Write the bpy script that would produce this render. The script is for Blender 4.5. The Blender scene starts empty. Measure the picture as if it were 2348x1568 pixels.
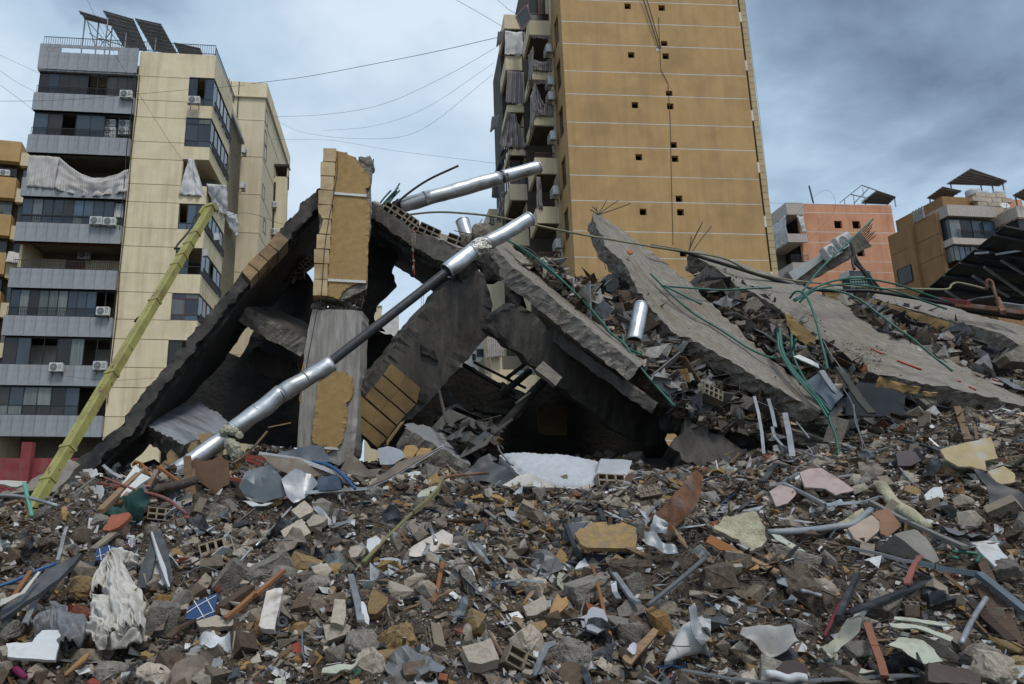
import bpy, bmesh, math, random
import numpy as np
from mathutils import Vector, Matrix, noise as mnoise
random.seed(7); RNG=np.random.default_rng(11)
SC=bpy.context.scene
COL=SC.collection
# ------------------------------------------------------------------ camera, sky, sun, exposure
PITCH=math.radians(13.68); EYE=1.7
cam_d=bpy.data.cameras.new('camera'); cam=bpy.data.objects.new('camera', cam_d); COL.objects.link(cam)
cam_d.sensor_width=36.0; cam_d.lens=26.0; cam_d.shift_x=0.0993
cam_d.clip_start=0.1; cam_d.clip_end=3000
cam.location=(0,0, EYE); cam.rotation_euler=(math.radians(90) + PITCH, 0,0)
SC.camera=cam
SC.view_settings.view_transform='Standard'; SC.view_settings.look='None'
SC.view_settings.exposure=0.30; SC.view_settings.gamma=1.0; SC.view_settings.use_curve_mapping=False
SUN_EL, SUN_AZ=math.radians(58), math.radians(158)      # azimuth from +Y towards +X: behind and right of the camera
sun_d=bpy.data.lights.new('sun','SUN'); sun_d.energy=1.5; sun_d.angle=math.radians(14); sun_d.color=(1.0,0.955,0.89)
sun=bpy.data.objects.new('sun', sun_d); COL.objects.link(sun); sun.location=(0,0,60)
sdir=Vector((math.sin(SUN_AZ) * math.cos(SUN_EL), math.cos(SUN_AZ) * math.cos(SUN_EL), math.sin(SUN_EL)))
sun.rotation_euler=sdir.to_track_quat('Z','Y').to_euler()

W=bpy.data.worlds.new('World'); SC.world=W; W.use_nodes=True
nt=W.node_tree; nt.nodes.clear()
def wn(t, **k):
    n=nt.nodes.new(t)
    for a, b in k.items(): setattr(n, a, b)
    return n
def wl(a, b): nt.links.new(a, b)
def wmath(op, a, b=None, clamp=False):
    n=wn('ShaderNodeMath', operation=op, use_clamp=clamp)
    for i, q in enumerate((a, b)):
        if q is None: continue
        if isinstance(q, (int, float)): n.inputs[i].default_value=q
        else: wl(q, n.inputs[i])
    return n.outputs[0]
def wmix(f, a, b):
    n=wn('ShaderNodeMix', data_type='RGBA')
    if isinstance(f, float): n.inputs[0].default_value=f
    else: wl(f, n.inputs[0])
    for s, q in ((6, a),(7, b)):
        if isinstance(q, tuple): n.inputs[s].default_value=(*q, 1)
        else: wl(q, n.inputs[s])
    return n.outputs[2]
def wramp(f, stops):
    n=wn('ShaderNodeValToRGB'); r=n.color_ramp
    while len(r.elements) < len(stops): r.elements.new(0.5)
    for e, (p, c) in zip(r.elements, stops):
        e.position=p; e.color=(c, c, c, 1) if isinstance(c, (int, float)) else (*c, 1)
    wl(f, n.inputs[0]); return n.outputs[0]
sky=wn('ShaderNodeTexSky', sky_type='NISHITA', sun_disc=False)
sky.sun_elevation=SUN_EL; sky.sun_rotation=SUN_AZ % (2 * math.pi); sky.altitude=20; sky.dust_density=2.0
tc=wn('ShaderNodeTexCoord')
sep=wn('ShaderNodeSeparateXYZ'); wl(tc.outputs['Generated'], sep.inputs[0])
zz=wmath('ADD', wmath('MAXIMUM', sep.outputs[2],0.0),0.30)
cmb=wn('ShaderNodeCombineXYZ'); wl(wmath('DIVIDE', sep.outputs[0], zz), cmb.inputs[0]); wl(wmath('DIVIDE', sep.outputs[1], zz), cmb.inputs[1])
def wnoise(scale, detail, off, rough=0.5, dist=0.0):
    mp=wn('ShaderNodeMapping'); mp.inputs['Location'].default_value=off; wl(cmb.outputs[0], mp.inputs[0])
    n=wn('ShaderNodeTexNoise'); n.inputs['Scale'].default_value=scale; n.inputs['Detail'].default_value=detail
    n.inputs['Roughness'].default_value=rough; n.inputs['Distortion'].default_value=dist; wl(mp.outputs[0], n.inputs[0]); return n.outputs[0]
n_big=wnoise(1.5,7,(3.1,1.7,0),0.5,0.2)
n_mid=wnoise(3.4,7,(7.3,0.4,2),0.52,0.15)
# thin bright break in the cloud ahead, heavier rain cloud to the east
def wdot(v):
    n=wn('ShaderNodeVectorMath', operation='DOT_PRODUCT'); wl(tc.outputs['Generated'], n.inputs[0]); n.inputs[1].default_value=v; return n.outputs['Value']
bd=Vector((-0.02,0.90,0.42)).normalized(); dk=Vector((0.72,0.62,0.50)).normalized(); bl=Vector((-0.66,0.66,0.52)).normalized()
bright=wramp(wdot(tuple(bd)),[(0.80,0.0),(1.0,1.0)])
dark=wramp(wdot(tuple(dk)),[(0.72,0.0),(1.0,1.0)])
blue=wramp(wdot(tuple(bl)),[(0.75,0.0),(1.0,1.0)])
cl=wmath('ADD', wmath('MULTIPLY', n_big, 0.55), wmath('MULTIPLY', n_mid, 0.50))
cl=wmath('ADD', wmath('MULTIPLY', wmath('SUBTRACT', cl, 0.52),1.3),0.52)
cl=wmath('ADD', cl, wmath('MULTIPLY', bright, 0.10))
cl=wmath('SUBTRACT', cl, wmath('MULTIPLY', dark, 0.095))
cl=wmath('SUBTRACT', cl, wmath('MULTIPLY', blue, 0.05))
cloud=wramp(cl, [(0.26,(0.95,1.3,1.95)),(0.40,(1.95,2.65,3.5)),(0.50,(3.1,4.1,5.05)),(0.58,(3.7,4.6,5.5)),(0.72,(4.9,5.65,6.35))])
hz=wramp(sep.outputs[2],[(0.0,1.0),(0.34,0.0)])
cloud=wmix(wmath('MULTIPLY', hz, 0.55), cloud, (3.7,4.6,5.5))
skyc=wmix(0.86, sky.outputs[0], cloud)
bg=wn('ShaderNodeBackground'); bg.inputs['Strength'].default_value=0.13
wl(skyc, bg.inputs['Color']); ow=wn('ShaderNodeOutputWorld'); wl(bg.outputs[0], ow.inputs[0])

# ------------------------------------------------------------------ the view, to set things out from measurements in the photograph
F_, CX, CY=1695.0,940.0,784.0
cp, sp=math.cos(PITCH), math.sin(PITCH)
def ray(x, y):
    v=-(y - CY) / F_
    return Vector(((x - CX) / F_, cp - sp * v, sp + cp * v))
def P(x, y, d):
    r=ray(x, y); t=d / r.y
    return Vector((r.x * t, d, EYE + r.z * t))
def onplane(x, y, o, n):
    r=ray(x, y); c=Vector((0,0, EYE)); t=(o - c).dot(n) / r.dot(n)
    return c + r * t

# ------------------------------------------------------------------ mesh helpers
class MB:
    def __init__(s): s.v=[]; s.f=[]; s.m=[]; s.uv={}; s.mi=0
    def add(s, pts, faces):
        b=len(s.v); s.v += [tuple(p) for p in pts]
        for f in faces: s.f.append(tuple(b + i for i in f)); s.m.append(s.mi)
        return s
    def poly(s, pts): return s.add(pts, [range(len(pts))])
    def hexa(s, p):      # p: 8 points, bottom 4 ccw then top 4
        return s.add(p, [(3,2,1,0),(4,5,6,7),(0,1,5,4),(1,2,6,5),(2,3,7,6),(3,0,4,7)])
    def box(s, x0, x1, y0, y1, z0, z1):
        return s.hexa([(x0, y0, z0),(x1, y0, z0),(x1, y1, z0),(x0, y1, z0),(x0, y0, z1),(x1, y0, z1),(x1, y1, z1),(x0, y1, z1)])
    def prism(s, pts, vec):
        n=len(pts); a=[Vector(p) for p in pts]; b=[p + Vector(vec) for p in a]
        return s.add(a + b, [tuple(range(n)), tuple(range(2 * n - 1, n - 1,-1))] + [(i, i + n, (i + 1) % n + n, (i + 1) % n) for i in range(n)])
    def tube(s, pts, r, n=8, cap=True, hollow=False):
        pts=[Vector(p) for p in pts]; rr=r if isinstance(r, (list, tuple)) else [r] * len(pts); rings=[]
        up=None; vs=[]
        for i, p in enumerate(pts):
            d=(pts[min(i + 1, len(pts) - 1)] - pts[max(i - 1,0)]).normalized()
            if up is None: up=d.orthogonal().normalized()
            else: up=(up - d * up.dot(d)).normalized() if (up - d * up.dot(d)).length > 1e-5 else d.orthogonal().normalized()
            w=d.cross(up)
            for k in range(n):
                a=2 * math.pi * k / n; vs.append(p + (up * math.cos(a) + w * math.sin(a)) * rr[i])
        fs=[]
        for i in range(len(pts) - 1):
            for k in range(n):
                fs.append((i * n + k, i * n + (k + 1) % n, (i + 1) * n + (k + 1) % n, (i + 1) * n + k))
        if cap: fs += [tuple(range(n - 1,-1,-1)), tuple(range((len(pts) - 1) * n, len(pts) * n))]
        return s.add(vs, fs)
    def bar(s, a, b, w, h, up=(0,0,1)):       # rectangular bar
        a, b=Vector(a), Vector(b); d=(b - a).normalized(); u=Vector(up); x=d.cross(u)
        if x.length < 1e-4: x=d.orthogonal()
        x.normalize(); y=x.cross(d).normalized(); x *= w / 2; y *= h / 2
        return s.hexa([a - x - y, a + x - y, b + x - y, b - x - y, a - x + y, a + x + y, b + x + y, b - x + y])
    def path(s, pts, w, h, up=(0,0,1)):
        for a, b in zip(pts, pts[1:]): s.bar(a, b, w, h, up)
        return s
    def build(s, name, mat=None, parent=None, smooth=False, origin=None):
        me=bpy.data.meshes.new(name)
        off=Vector(parent.location) if parent is not None else (Vector(origin) if origin is not None else Vector((0,0,0)))
        vs=[(p[0] - off.x, p[1] - off.y, p[2] - off.z) for p in s.v] if off.length > 0 else s.v
        me.from_pydata(vs, [], s.f)
        mats=mat if isinstance(mat, (list, tuple)) else [mat]
        for m in mats: me.materials.append(m)
        if len(mats) > 1: me.polygons.foreach_set('material_index', s.m)
        if smooth: me.polygons.foreach_set('use_smooth', [True] * len(me.polygons))
        o=bpy.data.objects.new(name, me); COL.objects.link(o)
        if parent is not None: o.parent=parent
        elif origin is not None: o.location=off
        return o
def tag(o, label=None, cat=None, group=None, kind=None):
    if label: o['label']=label
    if cat: o['category']=cat
    if group: o['group']=group
    if kind: o['kind']=kind
    return o
def root(name, loc, label, cat, group=None):
    o=bpy.data.objects.new(name, None); COL.objects.link(o); o.location=loc; o.empty_display_size=0.2
    return tag(o, label, cat, group)
def inst(name, me, parent, mat4):
    o=bpy.data.objects.new(name, me); COL.objects.link(o)
    if parent is not None:
        o.parent=parent; mat4=Matrix.Translation(-Vector(parent.location)) @ mat4
    o.matrix_basis=mat4; return o
def copy_tree(o, parent=None):
    c=o.copy(); COL.objects.link(c)
    if parent is not None: c.parent=parent
    for ch in list(o.children): copy_tree(ch, c)
    return c
def fbm(p, sc=1.0, oct=4): return mnoise.fractal(Vector(p) * sc, 0.8,2.0, oct)
def resample(pts, n):
    pts=[Vector(p) for p in pts]; L=[0.0]
    for a, b in zip(pts, pts[1:]): L.append(L[-1] + (b - a).length)
    out=[]
    for i in range(n + 1):
        t=L[-1] * i / n; k=0
        while k < len(pts) - 2 and L[k + 1] < t: k += 1
        f=(t - L[k]) / max(L[k + 1] - L[k],1e-9); out.append(pts[k].lerp(pts[k + 1], f))
    return out
def smooth_path(pts, n=8):
    pts=[Vector(p) for p in pts]; q=[pts[0] * 2 - pts[1]] + pts + [pts[-1] * 2 - pts[-2]]; out=[]
    for i in range(1, len(q) - 2):
        for k in range(n):
            t=k / n; a, b, c, d=q[i - 1], q[i], q[i + 1], q[i + 2]
            out.append(0.5 * ((2 * b) + (c - a) * t + (2 * a - 5 * b + 4 * c - d) * t * t + (3 * b - a - 3 * c + d) * t ** 3))
    out.append(pts[-1]); return out

# ------------------------------------------------------------------ materials
MATS={}
def M(name, c1, c2=None, rough=0.85, scale=3.0, bump=0.25, bscale=30.0, metal=0.0, stain=None, sscale=0.6, samt=0.5,
      stretch=(1,1,1), coord='Object', rnd=0.0, attr=None, spec=0.4, speck=None, bdist=0.02, trans=0.0, streak=None):
    if name in MATS: return MATS[name]
    m=bpy.data.materials.new(name); m.use_nodes=True; t=m.node_tree; N=t.nodes; b=N['Principled BSDF']; L=t.links.new
    tcn=N.new('ShaderNodeTexCoord'); src=tcn.outputs[coord]
    mp=N.new('ShaderNodeMapping'); mp.inputs['Scale'].default_value=stretch; L(src, mp.inputs[0])
    def noi(sc, det=5, vec=None, r=0.6):
        n=N.new('ShaderNodeTexNoise'); n.inputs['Scale'].default_value=sc; n.inputs['Detail'].default_value=det; n.inputs['Roughness'].default_value=r
        L(vec or mp.outputs[0], n.inputs[0]); return n.outputs[0]
    def ramp(f, a, bb, ca=(0,0,0), cb=(1,1,1)):
        r=N.new('ShaderNodeValToRGB'); r.color_ramp.elements[0].position=a; r.color_ramp.elements[1].position=bb
        r.color_ramp.elements[0].color=(*ca, 1); r.color_ramp.elements[1].color=(*cb, 1); L(f, r.inputs[0]); return r.outputs[0]
    def mix(f, a, bb, bt='MIX'):
        n=N.new('ShaderNodeMix'); n.data_type='RGBA'; n.blend_type=bt
        if isinstance(f, (int, float)): n.inputs[0].default_value=f
        else: L(f, n.inputs[0])
        for s_, q in ((6, a),(7, bb)):
            if isinstance(q, tuple): n.inputs[s_].default_value=(*q, 1)
            else: L(q, n.inputs[s_])
        return n.outputs[2]
    c2=c2 or tuple(x * 0.75 for x in c1)
    f=noi(scale)
    if attr:
        a=N.new('ShaderNodeAttribute'); a.attribute_name=attr
        col=mix(ramp(f, 0.35,0.7), a.outputs[0], mix(1.0, a.outputs[0],(0.5,0.46,0.42),'MULTIPLY'))
    else: col=mix(ramp(f, 0.32,0.68), c2, c1)
    if stain: col=mix(math_mul(N, L, ramp(noi(sscale, 6),0.48,0.68), samt), col, stain)
    if streak:
        mp2=N.new('ShaderNodeMapping'); mp2.inputs['Scale'].default_value=(1.6,1.6,0.12); L(src, mp2.inputs[0])
        col=mix(math_mul(N, L, ramp(noi(1.3,6, mp2.outputs[0]),0.47,0.72), streak[1]), col, streak[0])
    if speck: col=mix(ramp(noi(speck[1],2),0.62,0.68), col, speck[0])
    if rnd:
        oi=N.new('ShaderNodeObjectInfo'); hs=N.new('ShaderNodeHueSaturation')
        mr=N.new('ShaderNodeMapRange'); mr.inputs['To Min'].default_value=1 - rnd; mr.inputs['To Max'].default_value=1 + rnd
        L(oi.outputs['Random'], mr.inputs[0]); L(mr.outputs[0], hs.inputs['Value']); L(col, hs.inputs['Color']); col=hs.outputs[0]
    L(col, b.inputs['Base Color']); b.inputs['Roughness'].default_value=rough; b.inputs['Metallic'].default_value=metal
    b.inputs['Specular IOR Level'].default_value=spec
    if bump:
        bp=N.new('ShaderNodeBump'); bp.inputs['Strength'].default_value=bump; bp.inputs['Distance'].default_value=bdist
        L(noi(bscale, 6), bp.inputs['Height']); L(bp.outputs[0], b.inputs['Normal'])
    if rough > 0.1 and metal > 0.3:
        rr=N.new('ShaderNodeMapRange'); rr.inputs['To Min'].default_value=rough * 0.7; rr.inputs['To Max'].default_value=min(1, rough * 1.5); L(f, rr.inputs[0]); L(rr.outputs[0], b.inputs['Roughness'])
    MATS[name]=m; return m
def math_mul(N, L, a, k):
    n=N.new('ShaderNodeMath'); n.operation='MULTIPLY'; L(a, n.inputs[0]); n.inputs[1].default_value=k; return n.outputs[0]

tan_plaster=M('tan_plaster', (0.475,0.30,0.13),(0.41,0.255,0.106), scale=1.1, bump=0.35, bscale=60, bdist=0.01, stain=(0.2,0.13,0.06), samt=0.4, sscale=0.3, streak=((0.24,0.165,0.085),0.42))
near_plaster=M('ochre_plaster', (0.39,0.255,0.105),(0.31,0.195,0.078), scale=9, bump=0.8, bscale=60, bdist=0.012, speck=((0.25,0.15,0.05),160), stain=(0.24,0.15,0.06), samt=0.4, sscale=1.3)
yellow_wall=M('yellow_plaster', (0.73,0.625,0.43),(0.66,0.555,0.365), scale=1.3, bump=0.2, bscale=50, bdist=0.01, streak=((0.33,0.25,0.15),0.45), stain=(0.4,0.32,0.2), samt=0.25)
cream_wall=M('cream_plaster', (0.64,0.55,0.39),(0.58,0.49,0.33), scale=1.0, bump=0.15, bscale=40, streak=((0.36,0.29,0.19),0.4))
grey_stone=M('grey_granite', (0.33,0.34,0.355),(0.25,0.26,0.275), scale=2.2, bump=0.15, bscale=60, streak=((0.13,0.135,0.14),0.5), rnd=0.07)
dark_metal=M('dark_frame', (0.03,0.035,0.04), rough=0.5, bump=0, metal=0.2)
red_frame=M('maroon_frame', (0.14,0.035,0.035), rough=0.5, bump=0)
black_rail=M('rail_iron', (0.035,0.035,0.04), rough=0.6, bump=0)
glass=M('window_glass', (0.03,0.045,0.06),(0.015,0.02,0.028), rough=0.06, scale=0.5, bump=0.03, bscale=1.5, rnd=0.4, spec=0.7)
glass_dim=M('tinted_glass', (0.035,0.033,0.03),(0.02,0.018,0.016), rough=0.12, scale=0.5, bump=0.03, bscale=1.5, rnd=0.4, spec=0.45)
glass_sky=M('sky_tint_glass', (0.05,0.085,0.12),(0.03,0.05,0.075), rough=0.08, scale=0.8, bump=0.03, bscale=1.5, rnd=0.4, spec=0.7)  # blue of the reflected sky put into the pane colour
glass_curtain=M('curtained_glass', (0.17,0.18,0.165),(0.09,0.105,0.10), rough=0.12, scale=1.4, bump=0, rnd=0.4, spec=0.6, stretch=(7,7,0.3))
room_shade=M('shaded_room', (0.085,0.07,0.055),(0.045,0.038,0.03), scale=0.9, bump=0)  # deep-room shade of the tower balconies put into an even dark brown
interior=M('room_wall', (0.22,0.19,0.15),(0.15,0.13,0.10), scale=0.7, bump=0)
ceiling_wood=M('wood_ceiling', (0.17,0.055,0.03),(0.11,0.035,0.02), scale=3, bump=0, stretch=(6,1,1))
white_cloth=M('white_canvas', (0.62,0.61,0.60),(0.50,0.49,0.48), scale=2.5, bump=0.2, bscale=12, stain=(0.36,0.34,0.32), samt=0.4, sscale=1.2)
ac_white=M('ac_casing', (0.60,0.61,0.60),(0.50,0.51,0.50), rough=0.5, scale=3, bump=0, stain=(0.3,0.28,0.25), samt=0.3, rnd=0.1)
ac_dark=M('ac_grille', (0.06,0.065,0.07), rough=0.6, bump=0)
concrete=M('concrete', (0.29,0.265,0.23),(0.17,0.15,0.125), scale=5, bump=0.8, bscale=24, bdist=0.03, stain=(0.17,0.13,0.095), samt=0.6, sscale=1.1)
conc_top=M('board_marked_concrete', (0.30,0.272,0.232),(0.115,0.097,0.078), scale=3.6, bump=0.7, bscale=10, bdist=0.012, stain=(0.16,0.12,0.085), samt=0.75, sscale=0.4, coord='UV', stretch=(1.3,9,1), speck=((.10,.08,.06),6))
conc_rough=M('broken_concrete', (0.29,0.26,0.22),(0.12,0.10,0.082), scale=11, bump=1.0, bscale=24, bdist=0.04, stain=(0.12,0.09,0.065), samt=0.6, sscale=2)
conc_pier=M('formwork_concrete', (0.38,0.36,0.33),(0.21,0.19,0.165), scale=2.4, bump=0.6, bscale=9, bdist=0.02, stain=(0.15,0.13,0.11), samt=0.6, sscale=0.9, stretch=(6,6,0.7))
conc_soot=M('sooty_concrete', (0.105,0.094,0.082),(0.045,0.039,0.034), scale=2.0, bump=0.7, bscale=9, bdist=0.03, stain=(0.022,0.02,0.019), samt=0.8, sscale=0.9, stretch=(3,3,0.8))
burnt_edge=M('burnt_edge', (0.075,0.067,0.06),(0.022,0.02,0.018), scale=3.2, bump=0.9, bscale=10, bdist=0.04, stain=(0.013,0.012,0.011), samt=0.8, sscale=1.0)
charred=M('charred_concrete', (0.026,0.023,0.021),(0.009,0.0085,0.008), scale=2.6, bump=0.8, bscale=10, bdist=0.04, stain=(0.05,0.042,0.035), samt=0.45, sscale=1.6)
quoin_stone=M('quoin_stone', (0.52,0.40,0.235),(0.44,0.32,0.17), scale=5, bump=0.5, bscale=70, bdist=0.008, stain=(0.24,0.155,0.075), samt=0.65, sscale=1.6, rnd=0.1)
quoin_soot=M('sooty_quoin_stone', (0.30,0.20,0.10),(0.19,0.12,0.06), scale=5, bump=0.6, bscale=50, bdist=0.01, stain=(0.07,0.05,0.03), samt=0.7, sscale=1.3, rnd=0.12)
tile_tan=M('sooty_tan_tile', (0.27,0.17,0.072),(0.205,0.125,0.05), scale=3, bump=0.4, bscale=60, bdist=0.006, stain=(0.10,0.065,0.03), samt=0.6, sscale=0.9, rnd=0.1)
white_paint=M('white_paint', (0.66,0.66,0.64),(0.55,0.55,0.53), scale=4, bump=0.1, stain=(0.35,0.32,0.28), samt=0.5)
galv=M('galvanised_steel', (0.62,0.63,0.64),(0.46,0.47,0.48), rough=0.36, scale=5, bump=0.35, bscale=4, bdist=0.02, metal=0.9, stain=(0.25,0.225,0.19), samt=0.65, sscale=2.2)
galv_dull=M('dull_steel', (0.34,0.35,0.37),(0.24,0.25,0.26), rough=0.5, scale=5, bump=0.3, bscale=6, metal=0.6, stain=(0.15,0.12,0.1), samt=0.5, sscale=2.0)
black_pipe=M('black_steel_pipe', (0.065,0.068,0.074),(0.04,0.042,0.046), rough=0.42, scale=8, bump=0.2, bscale=40, metal=0.3, stain=(0.07,0.04,0.03), samt=0.5, sscale=4)
foil=M('crumpled_foil', (0.75,0.72,0.66),(0.5,0.46,0.38), rough=0.25, scale=8, bump=1.0, bscale=9, bdist=0.08, metal=0.9)
rust=M('rusty_steel', (0.24,0.095,0.03),(0.075,0.042,0.03), rough=0.75, scale=5, bump=0.5, bscale=30, stain=(0.24,0.22,0.225), samt=0.75, sscale=3.0)
rebar_m=M('rebar', (0.06,0.045,0.04), rough=0.75, bump=0.2)
green_pipe=M('green_conduit', (0.02,0.125,0.09),(0.014,0.085,0.062), rough=0.45, scale=6, bump=0.05, stain=(0.12,0.13,0.1), samt=0.3, sscale=3)
olive_pipe=M('olive_pipe', (0.27,0.26,0.17),(0.19,0.18,0.115), rough=0.6, scale=6, bump=0.1, stain=(0.14,0.08,0.04), samt=0.6, sscale=2)
boom_yellow=M('boom_yellow_paint', (0.33,0.315,0.095),(0.25,0.235,0.07), rough=0.55, scale=3, bump=0.15, bscale=20, stain=(0.17,0.12,0.05), samt=0.7, sscale=2.6, speck=((0.13,0.06,0.03),14))
cable_m=M('cable_rubber', (0.02,0.02,0.022), rough=0.6, bump=0)
cable_grey=M('cable_grey', (0.16,0.17,0.18), rough=0.6, bump=0)
blue_pipe=M('blue_hose', (0.02,0.10,0.26), rough=0.45, bump=0)
red_pipe=M('red_conduit', (0.42,0.05,0.03), rough=0.5, bump=0)
wood=M('weathered_wood', (0.27,0.175,0.10),(0.15,0.09,0.05), scale=5, bump=0.4, bscale=20, stretch=(1,8,8), rnd=0.35)
wood_dark=M('dark_wood', (0.085,0.05,0.032),(0.045,0.028,0.02), scale=5, bump=0.4, bscale=20, stretch=(1,8,8), rnd=0.4)
door_wood=M('brown_door_veneer', (0.15,0.085,0.05),(0.095,0.052,0.03), scale=3, bump=0.2, bscale=10, stain=(0.04,0.025,0.018), samt=0.7, sscale=1.6)
red_paint=M('faded_red_paint', (0.27,0.05,0.055),(0.19,0.035,0.04), scale=2, bump=0.3, stain=(0.24,0.2,0.18), samt=0.35, sscale=1.5)
# ------------------------------------------------------------------ ground and the rubble mound
def vnoise(x, y, seed=0):
    xi=np.floor(x).astype(np.int64); yi=np.floor(y).astype(np.int64); fx=x - xi; fy=y - yi
    fx=fx * fx * (3 - 2 * fx); fy=fy * fy * (3 - 2 * fy)
    def h(a, b):
        n=(a * 374761393 + b * 668265263 + seed * 974634) & 0x7fffffff
        n=((n ^ (n >> 13)) * 1274126177) & 0x7fffffff
        return ((n ^ (n >> 16)) & 0xffff) / 65535.0
    return (h(xi, yi) * (1 - fx) + h(xi + 1, yi) * fx) * (1 - fy) + (h(xi, yi + 1) * (1 - fx) + h(xi + 1, yi + 1) * fx) * fy
YR=11.0
_rx, _rz=[],[]
for px, py in ((-400,1180),(-150,1165),(0,1150),(60,1150),(150,1125),(300,1085),(450,1105),(600,1110),(800,1105),(1000,1095),(1150,1110),(1300,1112),(1450,1098),(1600,1085),(1750,1070),(1900,1055),(2050,1020),(2200,985),(2347,965),(2700,960)):
    q=P(px, py, YR); _rx.append(q.x); _rz.append(q.z)
_ix=[-30,-7.5,-5.6,-4.6,-2.6,-1,0.6,2.5,4.5,7,10,14,30]
_iz=[0.2,0.6,1.2,2.7,3.0,2.7,2.9,2.7,2.7,3.3,3.8,3.9,3.0]
def height(X, Y):
    X=np.asarray(X, float); Y=np.asarray(Y, float)
    zr=np.interp(X, _rx, _rz); zi=np.interp(X, _ix, _iz)
    t=np.clip((Y - 4.6) / (YR - 4.6),0,1)
    z=0.04 + (zr - 0.04) * (0.80 * t + 0.20 * t * t * (3 - 2 * t))
    s=np.clip((Y - YR) / 3.6,0,1); s=s * s * (3 - 2 * s)
    z=z * (1 - s) + zi * s
    b=np.clip((Y - 17.0) / 9.0,0,1); b=b * b * (3 - 2 * b)
    z=z * (1 - b) + 0.05 * b
    amp=np.clip((Y - 3.8) / 2.0,0,1) * (1 - b)
    z += amp * (0.34 * (vnoise(X * 0.75 + 5, Y * 0.75,1) - 0.5) + 0.17 * (vnoise(X * 2.1, Y * 2.1,2) - 0.5) + 0.08 * (vnoise(X * 5.3, Y * 5.3,3) - 0.5) + 0.04 * (vnoise(X * 13, Y * 13,4) - 0.5))
    # dark heap of earth on the right of the slope, hollow beside it
    z += 0.30 * np.exp(-(((X - 3.0) / 0.95) ** 2 + ((Y - 7.6) / 0.75) ** 2))
    z -= 0.16 * np.exp(-(((X + 0.9) / 1.0) ** 2 + ((Y - 8.6) / 0.9) ** 2))
    z += np.where(Y < 4.6,-0.0,0)
    return np.maximum(z, 0.02)
def hgt(x, y): return float(height(x, y))
def G(px, py, y0=4.2, y1=26.0):
    r=ray(px, py); prev=y0
    n=240
    ys=y0 + (y1 - y0) * np.arange(n + 1) / n; xs=r.x / r.y * ys; zs=EYE + r.z / r.y * ys
    d=zs - height(xs, ys); k=np.argmax(d <= 0)
    y=ys[k] if d[k] <= 0 else 11.0
    if d[k] <= 0 and k > 0: y=ys[k - 1] + (ys[k] - ys[k - 1]) * d[k - 1] / (d[k - 1] - d[k])
    x=r.x / r.y * y
    return Vector((x, y, hgt(x, y)))
def Gd(px, py):
    r=ray(px, py); ys=np.linspace(4.2,12.3,160); d=EYE + r.z / r.y * ys - height(r.x / r.y * ys, ys)
    return float(ys[np.argmax(d <= 0)]) if (d <= 0).any() else 1e9
def tnormal(x, y, e=0.25):
    return Vector((hgt(x - e, y) - hgt(x + e, y), hgt(x, y - e) - hgt(x, y + e),2 * e)).normalized()
def grid_mesh(name, xs, ys, fz, mat, kind):
    X, Y=np.meshgrid(xs, ys); Z=fz(X, Y); n, m=X.shape
    co=np.stack([X, Y, Z],-1).reshape(-1,3); i=np.arange(n * m).reshape(n, m)
    q=np.stack([i[:-1, :-1], i[:-1,1:], i[1:, 1:], i[1:, :-1]],-1).reshape(-1,4)
    me=bpy.data.meshes.new(name); me.vertices.add(len(co)); me.vertices.foreach_set('co', co.ravel().astype(np.float32))
    me.loops.add(q.size); me.loops.foreach_set('vertex_index', q.ravel().astype(np.int32)); me.polygons.add(len(q))
    me.polygons.foreach_set('loop_start', np.arange(0, q.size, 4, dtype=np.int32)); me.polygons.foreach_set('loop_total', np.full(len(q),4, np.int32))
    me.polygons.foreach_set('use_smooth', np.ones(len(q), bool)); me.update(calc_edges=True); me.materials.append(mat)
    o=bpy.data.objects.new(name, me); COL.objects.link(o); o['kind']=kind; return o
ground_m=M('dusty_ground', (0.13,0.115,0.095),(0.085,0.075,0.06), scale=0.6, bump=0.3, bscale=6)
soil_m=M('rubble_soil', (0.078,0.055,0.039),(0.032,0.023,0.017), scale=9, bump=1.0, bscale=26, bdist=0.05, stain=(0.14,0.115,0.09), samt=0.45, sscale=2.2, speck=((0.33,0.29,0.23),75))
g=MB().poly([(-1500,-200,0),(1500,-200,0),(1500,2500,0),(-1500,2500,0)]).build('ground', ground_m); g['kind']='structure'
grid_mesh('rubble_slope', np.linspace(-9.5,15.5,420), np.linspace(3.2,12.3,260), height, soil_m,'structure')
burnt_shade_m=M('burnt_shaded_rubble', (0.018,0.016,0.0145),(0.008,0.0075,0.007), scale=6, bump=1.0, bscale=20, bdist=0.05, stain=(0.035,0.03,0.026), samt=0.5, sscale=2)  # burnt ground, darkened further so the lit void reads black
grid_mesh('burnt_shaded_rubble', np.linspace(-9.5,15.5,200), np.linspace(12.3,27,110), height, burnt_shade_m,'structure')
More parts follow.
